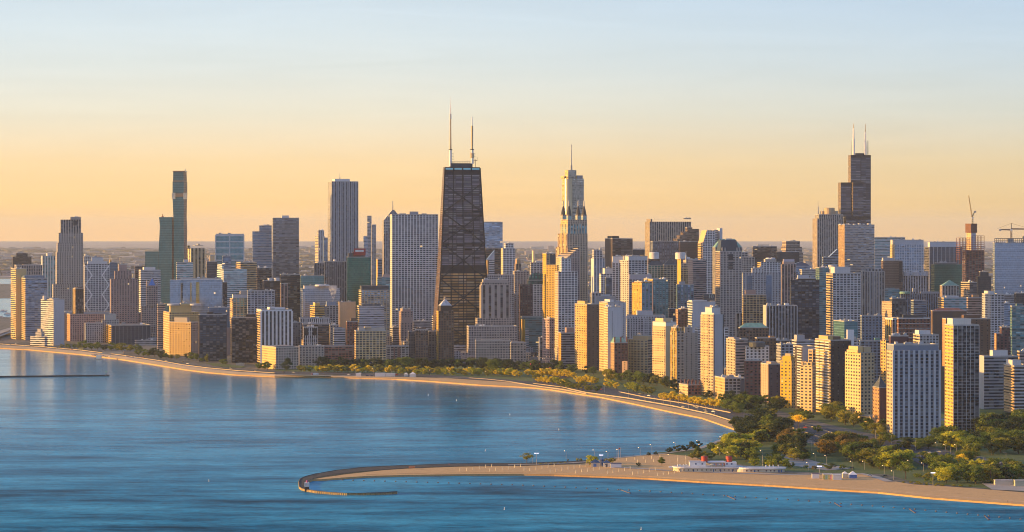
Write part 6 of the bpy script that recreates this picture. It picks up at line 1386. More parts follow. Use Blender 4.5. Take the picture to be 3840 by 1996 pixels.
for crop, x, y, w in (('P2', 378, 488, 'on the spit beside the lone spreading tree'), ('P2', 1197, 512, 'between the two blue-roofed kiosks'), ('P4', 223, 722, 'among the white lifeguard boxes'), ('P4', 1530, 802, 'on the beach at the right')):
    place('floodlight_mast', FLOOD, gp(cvx(crop, x), cvy(crop, y)), 'mast with four bright white floodlights ' + w, 'floodlight', 'floodlight masts')
for k, (x, y) in enumerate(((185, 1040), (435, 1095), (610, 1125), (705, 1150), (800, 1170), (960, 1165), (880, 1190), (1065, 1215), (1155, 1240), (1245, 1260), (1340, 1270))):
    place('street_lamp', ROADLAMP, gp(cvx('F2', x), cvy('F2', y)), 'unlit grey street lamp along the drive by the curved beach', 'street lamp', 'lamps along the drive')
for k, (x, y) in enumerate(((30, 250), (130, 400), (1330, 400), (1480, 610), (1730, 480), (1995, 440), (2115, 600), (2370, 545), (870, 270), (1055, 330))):
    place('street_lamp', ROADLAMP, gp(cvx('P4', x), cvy('P4', y)), 'unlit pale lamp post beside the wide drive at the right', 'street lamp', 'lamps along the wide drive')
for k, (x, y) in enumerate(((370, 1228), (560, 1232), (750, 1240), (1155, 1250), (1360, 1256), (1740, 1262))):
    place('street_lamp', LAMP, gp(cvx('C2', x), cvy('C2', y)), 'lamp post among the golden trees by the far beach', 'street lamp', 'lamps among the golden row')
a = MB(); a.tube([(.34, 0), (.30, 3.4)], 6); a.abox(-.42, -.2, 2.6, .42, .2, 3.4); M_POST = plain('post_pale', (.72, .62, .42), .7)
POST = a.build('court_post', M_POST); pm = POST.data; bpy.data.objects.remove(POST)
def post(crop, x, y, n=[0]):
    o = bpy.data.objects.new('court_post', pm); C.objects.link(o); o.location = gp(cvx(crop, x), cvy(crop, y)); o['label'] = 'pale volleyball post standing on the sandy beach' if crop != 'S' else ''
    tag(o, 'pale volleyball net post on the beach spit' if crop == 'P1' else ('pale volleyball net post on the sand near the kiosks and beach house'), 'post', 'volleyball posts on the spit' if crop == 'P1' else 'volleyball posts near the kiosks')
for x, y in ((1945, 450), (2013, 446), (2077, 440), (2140, 430), (2202, 418), (2265, 410), (2243, 452), (2307, 446), (2372, 440), (2433, 432), (2495, 416), (2556, 410)): post('P1', x, y)
for x, y in ((22, 548), (102, 525), (178, 516), (222, 560), (295, 566), (373, 552), (450, 540), (527, 524), (603, 512), (553, 583), (627, 575), (703, 562), (780, 550), (856, 535), (930, 520), (878, 597), (952, 580), (1025, 575), (1100, 562), (1176, 548), (1250, 532), (1278, 603), (1349, 590),
             (1423, 577), (1495, 563), (1567, 545), (1598, 612), (1668, 604), (1740, 592), (1810, 578), (1885, 558), (1913, 628), (1987, 618), (2055, 608), (2127, 594), (2195, 575), (1522, 435), (1627, 425), (1733, 415), (1840, 408), (1945, 398), (1662, 458), (1763, 458), (1863, 452), (2170, 440), (2270, 415)): post('P2', x, y)
a = MB(); a.tube([(.1, -.8), (.65, -.5), (.88, .05), (.65, .65), (.1, .9)], 8); bo = a.build('float', plain('float_brown', (.13, .10, .09), .6)); fm = bo.data; bpy.data.objects.remove(bo)
line = [(1245, 1800.5), (1928, 1820), (2447, 1844), (3009, 1879), (3412, 1910), (3814, 1947), (3850, 1951)]
acc = 0
for (xa, ya), (xb, yb) in zip(line, line[1:]):
    d = math.hypot(xb - xa, yb - ya); s_ = acc
    while s_ < d:
        q = gp(xa + (xb - xa) * s_ / d, ya + (yb - ya) * s_ / d, 0); o = bpy.data.objects.new('float', fm); C.objects.link(o); o.location = (q.x, q.y, .15)
        tag(o, 'small brown float in the line of floats off the beach', 'float', 'floats marking the swimming area'); s_ += 39.8
    acc = s_ - d
for crop, xa, ya, xb, yb, w in (('P2', 1445, 802, 1565, 846, 'leftmost, off the kiosks'), ('P3', 1058, 1032, 1170, 1080, 'off the beach house'), ('P4', 400, 1003, 470, 1046, 'off the white lifeguard boxes'), ('P4', 1260, 1073, 1325, 1117, 'below the beach floodlight'), ('P4', 2125, 1150, 2172, 1196, 'rightmost')):
    p, q = gp(cvx(crop, xa), cvy(crop, ya), .2), gp(cvx(crop, xb), cvy(crop, yb), .2); mb = MB(); mb.bar(p - p, q - p, .55); mb.bar(Vector((-.6, 0, .1)), Vector((.6, 0, .1)), 1.1); e = q - p; mb.bar(e + Vector((-.6, 0, .1)), e + Vector((.6, 0, .1)), 1.1)
    tag(mb.build('boom', plain('boom_wood', (.14, .10, .09), .7), None, p), 'floating boom trailing from the float line, ' + w, 'boom')
a = MB(); a.tube([(.1, -.4), (.55, -.3), (.55, .5), (.22, .8), (.2, 2.2), (.05, 2.3)], 8); bo = a.build('buoy', M_WHITE); bm_ = bo.data; bpy.data.objects.remove(bo)
for crop, x, y, w in (('P2', 662, 45, 'far out in the bay, right of its middle'), ('P2', 1705, 1308, 'at the bottom of the view'), ('P1', 2200, 247, 'just beyond the beach spit'), ('P1', 2392, 838, 'below the float line'), ('C2', 1135, 1460, 'in the dark reflection off the far beach'), ('N', 1912, 1557, 'in the middle of the bay'), ('N', 1712, 1503, 'in the bay, left of its middle'), ('N', 1605, 1483, 'closest to the far beach'), ('N', 783, 1806, 'alone in the open lake')):
    q = gp(cvx(crop, x), cvy(crop, y) if crop != 'C2' else 1483, 0); o = bpy.data.objects.new('buoy', bm_); C.objects.link(o); o.location = (q.x, q.y, 0); tag(o, 'small white buoy ' + w, 'buoy', 'white buoys')
# striped light on the breakwater bend
q = gp(cvx('P1', 405), cvy('P1', 632), 2); rt_ = empty('light_tower', (q.x, q.y, 0)); tag(rt_, 'stubby white-topped light tower at the bend of the hooked breakwater', 'light tower')
mb = MB(); mb.abox(-1.9, -1.9, -1, 1.9, 1.9, 4.6); mb.build('base', plain('tower_dark', (.045, .04, .04), .8), rt_)
mb = MB(); mb.abox(-2.1, -2.0, 4.6, 2.1, 2.0, 8.4); wt_ = mb.build('housing', M_WHITE, rt_)
for x in (-1.2, 0, 1.2): mb = MB(); mb.abox(x - .25, -2.08, 5.2, x + .25, -2.02, 7.8); mb.build('slot', M_CAPS, wt_)
mb = MB(); mb.tube([(1.0, 8.4), (.9, 9.8), (.2, 10.4)], 10); mb.build('lantern', plain('lantern_pink', (.45, .07, .22), .5), rt_)

# ---------------------------------------------------------------- the ship-shaped beach house
b0 = gp(cvx('P3', 1080), cvy('P3', 700)); D = b0.y; mpp = D / F / CROP['P3'][2]
rt_ = empty('beach_house', b0); tag(rt_, 'long white beach house shaped like a ship with two red funnels', 'beach house')
bx = lambda x: (x - 1080) * mpp
def hull(x0, x1, y0, y1, z0, z1, out_=0.0, n=10, rl=True, rr=True):
    """plan with rounded ends"""
    pts = []; r_ = (y1 - y0) / 2; cyy = (y0 + y1) / 2
    if rr:
        for k in range(n + 1): a_ = -math.pi / 2 + math.pi * k / n; pts.append(Vector((x1 - r_ * 1.3 + r_ * 1.3 * math.cos(a_), cyy + r_ * math.sin(a_), 0)))
    else: pts += [Vector((x1, y0, 0)), Vector((x1, y1, 0))]
    if rl:
        for k in range(n + 1): a_ = math.pi / 2 + math.pi * k / n; pts.append(Vector((x0 + r_ * 1.3 + r_ * 1.3 * math.cos(a_), cyy + r_ * math.sin(a_), 0)))
    else: pts += [Vector((x0, y1, 0)), Vector((x0, y0, 0))]
    mb = MB(); lo_ = [p + Vector((0, 0, z0)) for p in pts]; hi_ = [p + Vector((0, 0, z1)) for p in pts]; u_ = 0
    for i in range(len(pts)):
        j = (i + 1) % len(pts); w = (pts[j] - pts[i]).length; mb.quad([lo_[i], lo_[j], hi_[j], hi_[i]], 0, [(u_, z0), (u_ + w, z0), (u_ + w, z1), (u_, z1)]); u_ += w
    mb.quad(hi_, 1); return mb
M_CREAMW = plain('cream_wall', (.60, .54, .40), .7); M_DECK = plain('deck_grey', (.40, .42, .46), .8)
slope = 4.0
def put(mb, nm, mats, par=rt_): return mb.build(nm, mats, par)
lower = put(hull(bx(318), bx(1270), 0, 15, 0, 3.6), 'hull', [M_CREAMW, M_DECK])
put(hull(bx(300), bx(1290), -1.2, 16.2, 3.6, 5.0), 'deck_band', [M_WHITE, M_DECK])
put(hull(bx(1180), bx(1850), -4.5, 10, -.2, 3.2), 'stern_hull', [M_CREAMW, M_DECK])
put(hull(bx(1200), bx(1875), -5.6, 11, 3.2, 4.5), 'stern_deck_band', [M_WHITE, M_DECK])
mb = MB(); mb.abox(bx(255), 4, 3.9, bx(420), 11, 4.4); put(mb, 'bow_canopy', M_WHITE)
mb = MB(); mb.abox(bx(540), 3, 4.95, bx(765), 13, 9.6); c1_ = put(mb, 'cabin', M_WHITE)
mb = MB(); mb.abox(bx(535), 2.6, 9.6, bx(770), 13.4, 9.95); put(mb, 'cabin_roof', M_DECK)
mb = MB(); mb.abox(bx(1030), 3, 4.95, bx(1190), 13, 9.3); c2_ = put(mb, 'cabin', M_WHITE)
for cb, x in ((c1_, 625), (c1_, 715), (c2_, 1055), (c2_, 1120)):
    mb = MB(); mb.abox(bx(x - 10), 2.85, 6.9, bx(x + 12), 2.98, 8.3); mb.build('window', plain('window_blue', (.06, .09, .18), .3), cb)
mb = MB(); mb.quad([(bx(790), 3, 9.0), (bx(1040), 3, 9.0), (bx(1015), 8, 10.3), (bx(830), 8, 10.3)]); mb.quad([(bx(790), 13, 9.0), (bx(830), 8, 10.3), (bx(1015), 8, 10.3), (bx(1040), 13, 9.0)])
mb.quad([(bx(790), 3, 9.0), (bx(830), 8, 10.3), (bx(790), 13, 9.0)]); mb.quad([(bx(1040), 3, 9.0), (bx(1040), 13, 9.0), (bx(1015), 8, 10.3)]); put(mb, 'awning', plain('awning_white', (.66, .68, .72), .7))
mb = MB(); mb.abox(bx(835), 6, 4.95, bx(1020), 12, 8.9); put(mb, 'cafe_wall', M_CREAMW)
M_FUN = plain('funnel_red', (.42, .035, .022), .5, var=.12)
for x in (750, 1090):
    mb = MB(); mb.tube([(3.1, 9.0), (3.1, 12.0), (3.15, 14.6)], 24, (bx(x), 8)); fu = put(mb, 'funnel', M_FUN)
    mb = MB(); mb.tube([(3.2, 13.9), (3.22, 14.8)], 24, (bx(x), 8)); mb.build('rim', plain('funnel_rim', (.30, .03, .02), .5), fu)
    mb = MB(); mb.tube([(3.16, 10.3), (3.16, 11.3)], 24, (bx(x), 8)); mb.build('band', plain('funnel_band', (.50, .05, .03), .5), fu)
for k, x in enumerate(range(390, 1180, 62)):
    mb = MB(); mb.abox(bx(x), -.12, 1.3, bx(x + 16), -.01, 2.5); mb.build('window', plain('port', (.10, .07, .05), .4), lower)
for x in (585, 1120, 960, 860):
    mb = MB(); mb.abox(bx(x), -.12, 0, bx(x + 14), -.01, 2.6); mb.build('door', plain('door_blue', (.06, .12, .25), .5), lower)
for x in (1310, 1370, 1470, 1580, 1640, 1690):
    mb = MB(); mb.abox(bx(x), -4.63, .9, bx(x + 20), -4.51, 2.3); mb.build('window', plain('stern_port', (.12, .05, .05), .4), rt_)
for x in (1420, 1755, 1790):
    mb = MB(); mb.abox(bx(x), -4.63, -.1, bx(x + 18), -4.51, 2.5); mb.build('door', plain('stern_door', (.05, .12, .30), .5), rt_)
for x in (380, 410, 460, 500, 1150, 1175, 1600, 1650, 1700, 1770):
    mb = MB(); z = 5.0 if x < 1250 else 4.5; mb.tube([(.5, z), (.5, z + 1.2), (.9, z + 1.5), (.2, z + 1.9)], 8, (bx(x), 6)); put(mb, 'vent', M_WHITE)
for x in (1556, 375, 484): mb = MB(); mb.tube([(.18, 4.5), (.1, 16)], 6, (bx(x), 6)); put(mb, 'flagpole', M_POST)
M_RAIL = plain('deck_rail', (.62, .62, .62), .6)
for nm_, xa, xb, yy, zz in (('railing', 330, 1240, -1.0, 5.0), ('railing', 1240, 1830, -5.4, 4.5)):
    mb = MB()
    for h_ in (.6, 1.15): mb.bar(Vector((bx(xa) + 6, yy, zz + h_)), Vector((bx(xb) - 4, yy, zz + h_)), .12)
    n_ = int((bx(xb) - bx(xa)) / 3)
    for k in range(2, n_ - 1): x_ = bx(xa) + k * 3; mb.bar(Vector((x_, yy, zz)), Vector((x_, yy, zz + 1.2)), .12)
    put(mb, nm_, M_RAIL)
for x in range(840, 1020, 22):
    mb = MB(); mb.tube([(.08, 4.95), (.08, 7.3), (1.5, 7.2), (.1, 8.0)], 8, (bx(x), 1.4)); put(mb, 'parasol', plain('parasol_cloth', rng.choice(((.55, .12, .05), (.62, .58, .50), (.10, .22, .45))), .8))

# ---------------------------------------------------------------- kiosks, stalls, tents, vehicles, people
def hut(crop, xa, xb, yb, h, wall, roof, label, cat='kiosk', depth=6, hip=True, door=None):
    b_ = gp(cvx(crop, (xa + xb) / 2), cvy(crop, yb)); w = (cvx(crop, xb) - cvx(crop, xa)) * b_.y / F / 2; r_ = empty(cat.replace(' ', '_'), b_); tag(r_, label, cat)
    mb = MB(); mb.abox(-w, 0, 0, w, depth, h); mb.build('wall', plain('hut_wall', wall, .7, var=.1), r_)
    mb = MB(); o = .5; A_ = [(-w - o, -o, h), (w + o, -o, h), (w + o, depth + o, h), (-w - o, depth + o, h)]
    if hip:
        t_ = (0, depth / 2, h + min(w, 4) * .9)
        for i in range(4): mb.quad([A_[i], A_[(i + 1) % 4], t_])
    else: mb.abox(-w - .2, -.3, h, w + .2, depth + .3, h + .5)
    mb.build('roof', plain('hut_roof', roof, .6, var=.1), r_)
    if door: mb = MB(); mb.abox(-w * .45, -.1, .1, w * .25, -.01, h * .8); mb.build('shutter', plain('shutter', door, .5, var=0), r_)
    return r_
hut('P2', 1070, 1180, 512, 4.2, (.55, .47, .34), (.03, .07, .16), 'cream kiosk with a dark blue roof and blue shutter under the olive tree', door=(.05, .16, .42))
hut('P2', 1225, 1312, 515, 4.2, (.62, .58, .52), (.03, .07, .16), 'white kiosk with a dark blue pointed roof left of the white stall', door=(.06, .07, .10))
hut('P2', 1188, 1232, 498, 5.6, (.10, .16, .28), (.03, .08, .20), 'blue-roofed shed peeping between the two kiosks')
hut('P2', 1320, 1455, 524, 4.0, (.64, .64, .66), (.10, .10, .16), 'white beach stall with boxes on its roof right of the kiosks', 'stall', hip=False)
hut('P2', 1005, 1040, 506, 3.0, (.58, .50, .30), (.30, .28, .22), 'small cream box beside the cream kiosk', 'box', 4, False)
hut('P4', 140, 220, 722, 4.6, (.66, .66, .68), (.12, .10, .14), 'white lifeguard box left of the floodlight mast', 'beach box', 4, False)
hut('P4', 268, 370, 735, 5.0, (.55, .52, .38), (.58, .58, .54), 'beach box painted yellow, green and pink', 'beach box', 4, False)
bb = [o for o in C.objects if o.get('label') == 'beach box painted yellow, green and pink'][0]
for k, (x, c_) in enumerate(((-3.6, (.50, .42, .10)), (-1.2, (.25, .42, .25)), (1.2, (.55, .45, .16)), (2.9, (.55, .25, .28)))):
    mb = MB(); mb.abox(x - .9, -.08, .4, x + .9, -.01, 4.4); mb.build('painted_panel', plain('mural', c_, .7, var=.25, scale=1.2), bb)
hut('P4', 380, 478, 738, 4.6, (.66, .63, .58), (.62, .60, .58), 'plain white beach box right of the painted one', 'beach box', 4, False)
hut('A2', 1207, 1270, 1290, 5.5, (.74, .66, .52), (.75, .72, .66), 'white box standing at the water on the far lakefront', 'box', 5, False)
hut('C2', 374, 428, 1262, 4.6, (.68, .64, .58), (.72, .70, .66), 'small white stall at the left of the far beach', 'stall', 5, False)
hut('C2', 575, 680, 1262, 5.2, (.68, .66, .64), (.72, .70, .68), 'long white market stall on the far beach', 'stall', 6, False)
hut('C2', 684, 786, 1262, 4.8, (.66, .60, .54), (.70, .68, .66), 'second long stall beside the white market stall', 'stall', 6, False)
hut('C2', 878, 920, 1260, 3.2, (.64, .58, .48), (.70, .66, .56), 'small pointed tent between the stalls and the white pavilion', 'tent')
hut('C2', 938, 1000, 1268, 4.6, (.70, .66, .60), (.74, .72, .70), 'white pavilion with a peaked roof on the far beach', 'pavilion')
hut('P4', 492, 548, 715, 4.2, (.60, .50, .38), (.72, .70, .66), 'white peaked tent left of the blue-sided tent', 'tent', 5)
hut('P4', 568, 655, 722, 3.8, (.08, .16, .42), (.70, .70, .74), 'white peaked tent with blue sides near the beach boxes', 'tent', 6)
hut('P4', 2245, 2450, 800, 4.5, (.50, .44, .36), (.48, .45, .42), 'long low concrete shed behind the right end of the beach', 'shed', 7, False)
hut('P4', 2475, 2700, 815, 5.5, (.36, .38, .30), (.45, .42, .36), 'low grey-green shed cut by the right edge', 'shed', 7, False)
hut('A2', 985, 1040, 1180, 3.6, (.75, .55, .16), (.60, .45, .15), 'small yellow shelter among the trees by the far shore', 'shelter', 5, False)
hut('A2', 1285, 1545, 1235, 5.5, (.56, .46, .32), (.30, .26, .22), 'low tan park pavilion among the big trees on the far shore', 'pavilion', 8, False)
hut('B2', 795, 880, 1150, 4.0, (.36, .34, .30), (.36, .35, .33), 'round low grey pavilion at the foot of the blackest slab', 'pavilion', 8, False)
hut('C2', 1040, 1130, 1150, 8, (.58, .55, .50), (.30, .28, .27), 'small white mansion among the dark trees on the far side', 'house', 8, False)
# cars
CARC = [(.70, .70, .70), (.03, .03, .035), (.28, .29, .31), (.35, .03, .03), (.60, .60, .58), (.05, .08, .16), (.12, .12, .13)]
def car_mesh(c):
    mb = MB(); prof = [(-2.2, .35), (-2.2, .9), (-1.3, 1.0), (-.7, 1.5), (.9, 1.5), (1.6, .95), (2.25, .8), (2.25, .35)]
    for (x0, z0), (x1, z1) in zip(prof, prof[1:] + prof[:1]): mb.quad([(x0, -.9, z0), (x1, -.9, z1), (x1, .9, z1), (x0, .9, z0)], 1 if (z0 > 1.2 or z1 > 1.2) and not (z0 > 1.2 and z1 > 1.2) else 0)
    for s_ in (-.9, .9): mb.quad([(x, s_, z) for x, z in prof]); mb.quad([(-1.1, s_ * 1.01, 1.02), (-.6, s_ * 1.01, 1.42), (.8, s_ * 1.01, 1.42), (1.3, s_ * 1.01, 1.0)], 1)
    for x in (-1.35, 1.4):
        for s_ in (-.85, .85):
            P2 = [(x + .33 * math.cos(a_ * .7854), s_ * 1.08, .33 + .33 * math.sin(a_ * .7854)) for a_ in range(8)]; mb.quad(P2, 2)
    o = mb.build('car', [plain('car_paint', c, .3, .2, var=0), plain('car_glass', (.02, .02, .03), .1, var=0), M_DARK]); me = o.data; bpy.data.objects.remove(o); return me
CARS = [car_mesh(c) for c in CARC]; CN = ['white', 'black', 'silver', 'red', 'pale grey', 'dark blue', 'dark grey']
def car(crop, x, y, where, group, rz=None, ci=None):
    i = rng.randrange(len(CARS)) if ci is None else ci; o = bpy.data.objects.new('car', CARS[i]); C.objects.link(o); o.location = gp(cvx(crop, x), cvy(crop, y), LAND + .55); o.rotation_euler = (0, 0, rng.uniform(-.3, .1) if rz is None else rz); o.scale = (1.15, 1.15, 1.15)
    tag(o, CN[i] + ' car ' + where, 'car', group)
for k in range(34): car('A2', 1140 + k * 17 + rng.uniform(-5, 5), 1243 + k * 1.0 + rng.uniform(-8, 16), 'parked in the lot beside the far lakefront road', 'cars parked by the far lakefront', rng.uniform(-1.5, -.9))
for x, y in ((45, 1118), (130, 1122), (200, 1108), (310, 1128), (900, 1182), (720, 1165), (1800, 1285), (2080, 1318), (2000, 1300)): car('A2', x, y, 'driving along the far-left lakefront road', 'cars on the far-left road', -.9)
for x, y in ((70, 1103), (240, 1112), (290, 1130), (640, 1170), (740, 1178), (1000, 1205), (1290, 1218), (1400, 1222)): car('B2', x, y, 'on the road in front of the black slabs', 'cars before the black slabs', -.6)
mb = MB(); mb.abox(-5, -1.2, .6, 4, 1.2, 3.6); mb.abox(4, -1.1, .5, 6.2, 1.1, 2.6, 1)
for x in (-3.5, -2, 4.8):
    for s_ in (-1.22, 1.22): mb.quad([(x + .5 * math.cos(a_ * .7854), s_, .5 + .5 * math.sin(a_ * .7854)) for a_ in range(8)], 2)
q = gp(cvx('B2', 1625), cvy('B2', 1248), LAND + .5); tag(mb.build('lorry', [M_WHITE, plain('cab_red', (.4, .12, .16), .5), M_DARK], None, q), 'white lorry with a pinkish cab on the lakefront road', 'lorry').rotation_euler = (0, 0, .15 + math.pi)
for x, y in ((300, 1245), (420, 1230), (800, 1245), (850, 1225), (540, 1258), (495, 1258)): car('C2', x, y, 'parked behind the stalls of the far beach', 'cars by the far beach', rng.uniform(-.3, .3))
for x, y in ((60, 975), (130, 1000), (90, 985), (150, 1010), (30, 960), (1010, 1190), (1130, 1188), (1155, 1200), (1250, 1240), (1325, 1242), (560, 1055), (650, 1075), (1240, 1225)): car('F2', x, y, 'on the lakefront drive behind the curved beach', 'cars on the lakefront drive', -.7)
for x, y in ((795, 710), (760, 765), (910, 765), (985, 845), (1000, 858), (1275, 805), (1330, 805), (1440, 815), (1125, 962), (930, 645), (1490, 775), (1940, 885), (2220, 985), (2180, 890)): car('Q5', x, y, 'on the wide drive beside the wooded park', 'cars on the wide drive', -.6)
for x, y in ((1045, 380), (1385, 452), (1430, 468), (1490, 432), (1600, 420), (1660, 462), (1670, 405), (2330, 560), (2500, 605)): car('P4', x, y, 'on the drive above the right-hand park', 'cars above the right-hand park', -.5)
car('P4', 800, 690, 'parked on the path right of the tents', None, 0, 4); car('P4', 980, 696, 'parked under the lamp beside the path', None, 0, 1); car('P4', 590, 605, 'parked under the grove', None, .2, 1); car('P3', 1468, 462, 'parked behind the beach house trees', None, 0, 2)
for x, y in ((330, 680), (620, 730)): pass
for k in range(14):
    x, y = 590 + k * 24 + rng.uniform(-8, 8), 885 + rng.uniform(-14, 18); car('F1', x, y, 'queueing with red tail lights in the dark avenue', 'cars in the dark avenue', 1.4, 6)
M_TAIL = lamp_light('tail_light', (1, .04, .06), 3)
for k, (x, y) in enumerate(((585, 888), (630, 885), (660, 882), (690, 884), (710, 890), (745, 886), (640, 896), (690, 900), (880, 930), (668, 846))):
    q = gp(cvx('F1', x), cvy('F1', y), LAND + 2); mb = MB(); mb.tube([(.2, -.5), (.9, 0), (.9, .5), (.2, 1)], 8); tag(mb.build('signal_lamp', M_TAIL, None, q), 'small red light in the dark avenue', 'signal light', 'red lights in the avenue')
for k, (x, y) in enumerate(((593, 758), (690, 822), (735, 832), (780, 838), (800, 858), (848, 834), (888, 834), (930, 888), (822, 880))):
    q = gp(cvx('F1', x), cvy('F1', min(900, y + 40)), LAND); place('street_lamp', LAMP, q, 'lit street lamp glowing in the dark avenue', 'street lamp', 'lamps in the avenue', 0, 1.25)
# boats in the far-left harbour
for x, y, w in ((45, 697, 'largest, alone on the harbour water'), (95, 735, 'left of the moored cluster'), (110, 742, 'in the middle of the moored cluster'), (123, 738, 'right in the moored cluster'), (25, 780, 'near the harbour bridge')):
    q = gp(cvx('A2', x), cvy('A2', y), 0); r_ = empty('boat', (q.x, q.y, 0)); tag(r_, 'small white motor boat, ' + w, 'boat', 'boats in the far harbour')
    mb = MB(); lo_ = [(-9, -1.5, -.3), (6, -1.5, -.3), (9, 0, -.3), (6, 1.5, -.3), (-9, 1.5, -.3)]; hi_ = [(-10, -2.6, 2.6), (6, -2.6, 2.8), (12, 0, 3.4), (6, 2.6, 2.8), (-10, 2.6, 2.6)]
    for i in range(5): j = (i + 1) % 5; mb.quad([lo_[i], lo_[j], hi_[j], hi_[i]])
    mb.quad(hi_); mb.build('hull', M_WHITE, r_); mb = MB(); mb.abox(-6, -1.8, 2.65, 2, 1.8, 5.4); mb.build('cabin', plain('boat_cabin', (.55, .45, .42), .5), r_)
# people: one continuous skinned body each
def person(crop, x, y, cloth, label):
    q = gp(cvx(crop, x), cvy(crop, y), LAND + .2); me = bpy.data.meshes.new('person'); s_ = 1.0
    V = [(0, 0, .95), (0, 0, 1.25), (0, .02, 1.45), (0, 0, 1.55), (0, -.02, 1.70), (.2, 0, 1.42), (.27, .03, 1.15), (.25, -.1, .92), (-.2, 0, 1.42), (-.28, -.05, 1.15), (-.27, -.12, .92), (.1, 0, .88), (.12, -.06, .48), (.14, .02, .06), (-.1, 0, .88), (-.12, .08, .48), (-.16, .16, .06), (.14, -.14, .04), (-.16, .02, .04)]
    Ed = [(0, 1), (1, 2), (2, 3), (3, 4), (2, 5), (5, 6), (6, 7), (2, 8), (8, 9), (9, 10), (0, 11), (11, 12), (12, 13), (0, 14), (14, 15), (15, 16), (13, 17), (16, 18)]
    R = [.15, .15, .15, .06, .11, .07, .05, .04, .07, .05, .04, .1, .075, .05, .1, .075, .05, .045, .045]
    me.from_pydata(V, Ed, []); o = bpy.data.objects.new('person', me); C.objects.link(o); o.location = q; o.rotation_euler = (0, 0, rng.uniform(0, 6)); me.materials.append(plain('clothes', cloth, .8))
    md = o.modifiers.new('skin', 'SKIN'); me.skin_vertices.new(name='') if not me.skin_vertices else None
    for i, r_ in enumerate(R): me.skin_vertices[0].data[i].radius = (r_, r_)
    me.skin_vertices[0].data[0].use_root = True; o.modifiers.new('sub', 'SUBSURF').levels = 1
    tag(o, label, 'person')
person('P4', 2390, 994, (.03, .03, .04), 'person in dark clothes standing at the waterline near the right edge')
person('P4', 2440, 996, (.45, .12, .08), 'person in red standing at the waterline near the right edge')
person('P1', 1835, 388, (.50, .06, .20), 'person in pink walking on the breakwater by the beach spit')
person('P1', 498, 492, (.03, .03, .04), 'person in dark clothes on the outer curve of the breakwater')
person('P2', 1612, 372, (.06, .05, .12), 'person walking the bay path left of the dark bushes')
person('P2', 1368, 402, (.25, .08, .08), 'person on the path near the tall masts')
for crop, x, y, w in (('P2', 1400, 440, 'left'), ('P2', 1420, 420, 'middle, carrying a red pennant'), ('P2', 1443, 420, 'right')):
    q = gp(cvx(crop, x), cvy(crop, y)); mb = MB(); mb.tube([(.2, 0), (.08, 11 if w == 'left' else 12.5)], 6); o = mb.build('flagpole', M_POLE, None, q); tag(o, 'slim pole on the bay side of the sand, ' + w + ' of three', 'flagpole', 'three slim poles')
    if 'red' in w: mb = MB(); mb.abox(0, -.05, 10.6, 1.5, .05, 12.3); mb.build('pennant', M_FUN, o)
q = gp(cvx('P1', 1460), cvy('P1', 414), 3); mb = MB(); mb.quad([(-3, -1, 0), (2, -1, 0), (3.2, 0, .4), (2, 1, 0), (-3, 1, 0)]); mb.quad([(-3, -1.3, 1), (2, -1.3, 1), (3.8, 0, 1.3), (2, 1.3, 1), (-3, 1.3, 1)])
for a_, b_ in (((-3, -1), (2, -1)), ((2, -1), (3.2, 0)), ((3.2, 0), (2, 1)), ((2, 1), (-3, 1)), ((-3, 1), (-3, -1))): mb.quad([(a_[0], a_[1], 0), (b_[0], b_[1], 0), (b_[0] * 1.05, b_[1] * 1.3, 1.1), (a_[0] * 1.05, a_[1] * 1.3, 1.1)])
tag(mb.build('dinghy', plain('dinghy_orange', (.55, .22, .10), .5), None, q), 'orange dinghy lying on the breakwater walk', 'dinghy')
q = gp(cvx('P4', 1450), cvy('P4', 520)); mb = MB(); mb.abox(-13, 0, 0, 15, 9, .3); 
# ---------------------------------------------------------------- the low-rise city between and beyond the towers
rng = random.Random(77)
def mass(name, mats, cells):
    mb = MB()
    for x, y, w, d, h, m_, a in cells:
        c, s = math.cos(a), math.sin(a); f = Vector((c, s, 0)); g = Vector((-s, c, 0)); o = Vector((x, y, 0)); up_ = Vector((0, 0, h))
        P_q = [o, o + f * w, o + f * w + g * d, o + g * d]
        for i in range(4):
            j = (i + 1) % 4; ww = w if i % 2 == 0 else d; mb.quad([P_q[i], P_q[j], P_q[j] + up_, P_q[i] + up_], m_, [(0, 0), (ww, 0), (ww, h), (0, h)])
        mb.quad([p + up_ for p in P_q], len(mats) - 1)
        if h > 14 and rng.random() < .5:
            mb.box(o + f * w * .3 + g * d * .3 + up_, f * w * .3, g * d * .3, Vector((0, 0, rng.uniform(2, 5))), m_)
    o = mb.build(name, mats); o['kind'] = 'stuff'; return o
ms_low = [st(k) for k in ('br.dk.m', 'tn.dk.g', 'rd.dk.m', 'lg.dk.h', 'gr.dk.g', 'pk.dk.m', 'bg.dk.w', 'db.dk.h')] + [M_ROOF]
cells = []
for _ in range(2600):
    Dd = rng.uniform(3650, 8200); px = rng.uniform(-60, 3900)
    if Dd < 4650 + max(0, (1500 - px)) * .75 and px < 2050: continue
    if Dd < 4350 - (px - 2050) * .42 + 250 and px >= 2050: continue
    h = rng.choice((9, 12, 14, 18, 24, 30)) * rng.uniform(.8, 1.3)
    if Dd > 6000: h *= .8
    if px < 120 and Dd < 8200: continue
    cells.append(((px - CX) / F * Dd, Dd, rng.uniform(14, 42), rng.uniform(14, 34), h, rng.randrange(8), math.radians(12) - .5 * math.atan((px - CX) / F)))
mass('low_rise_city', ms_low, cells)
cells = []
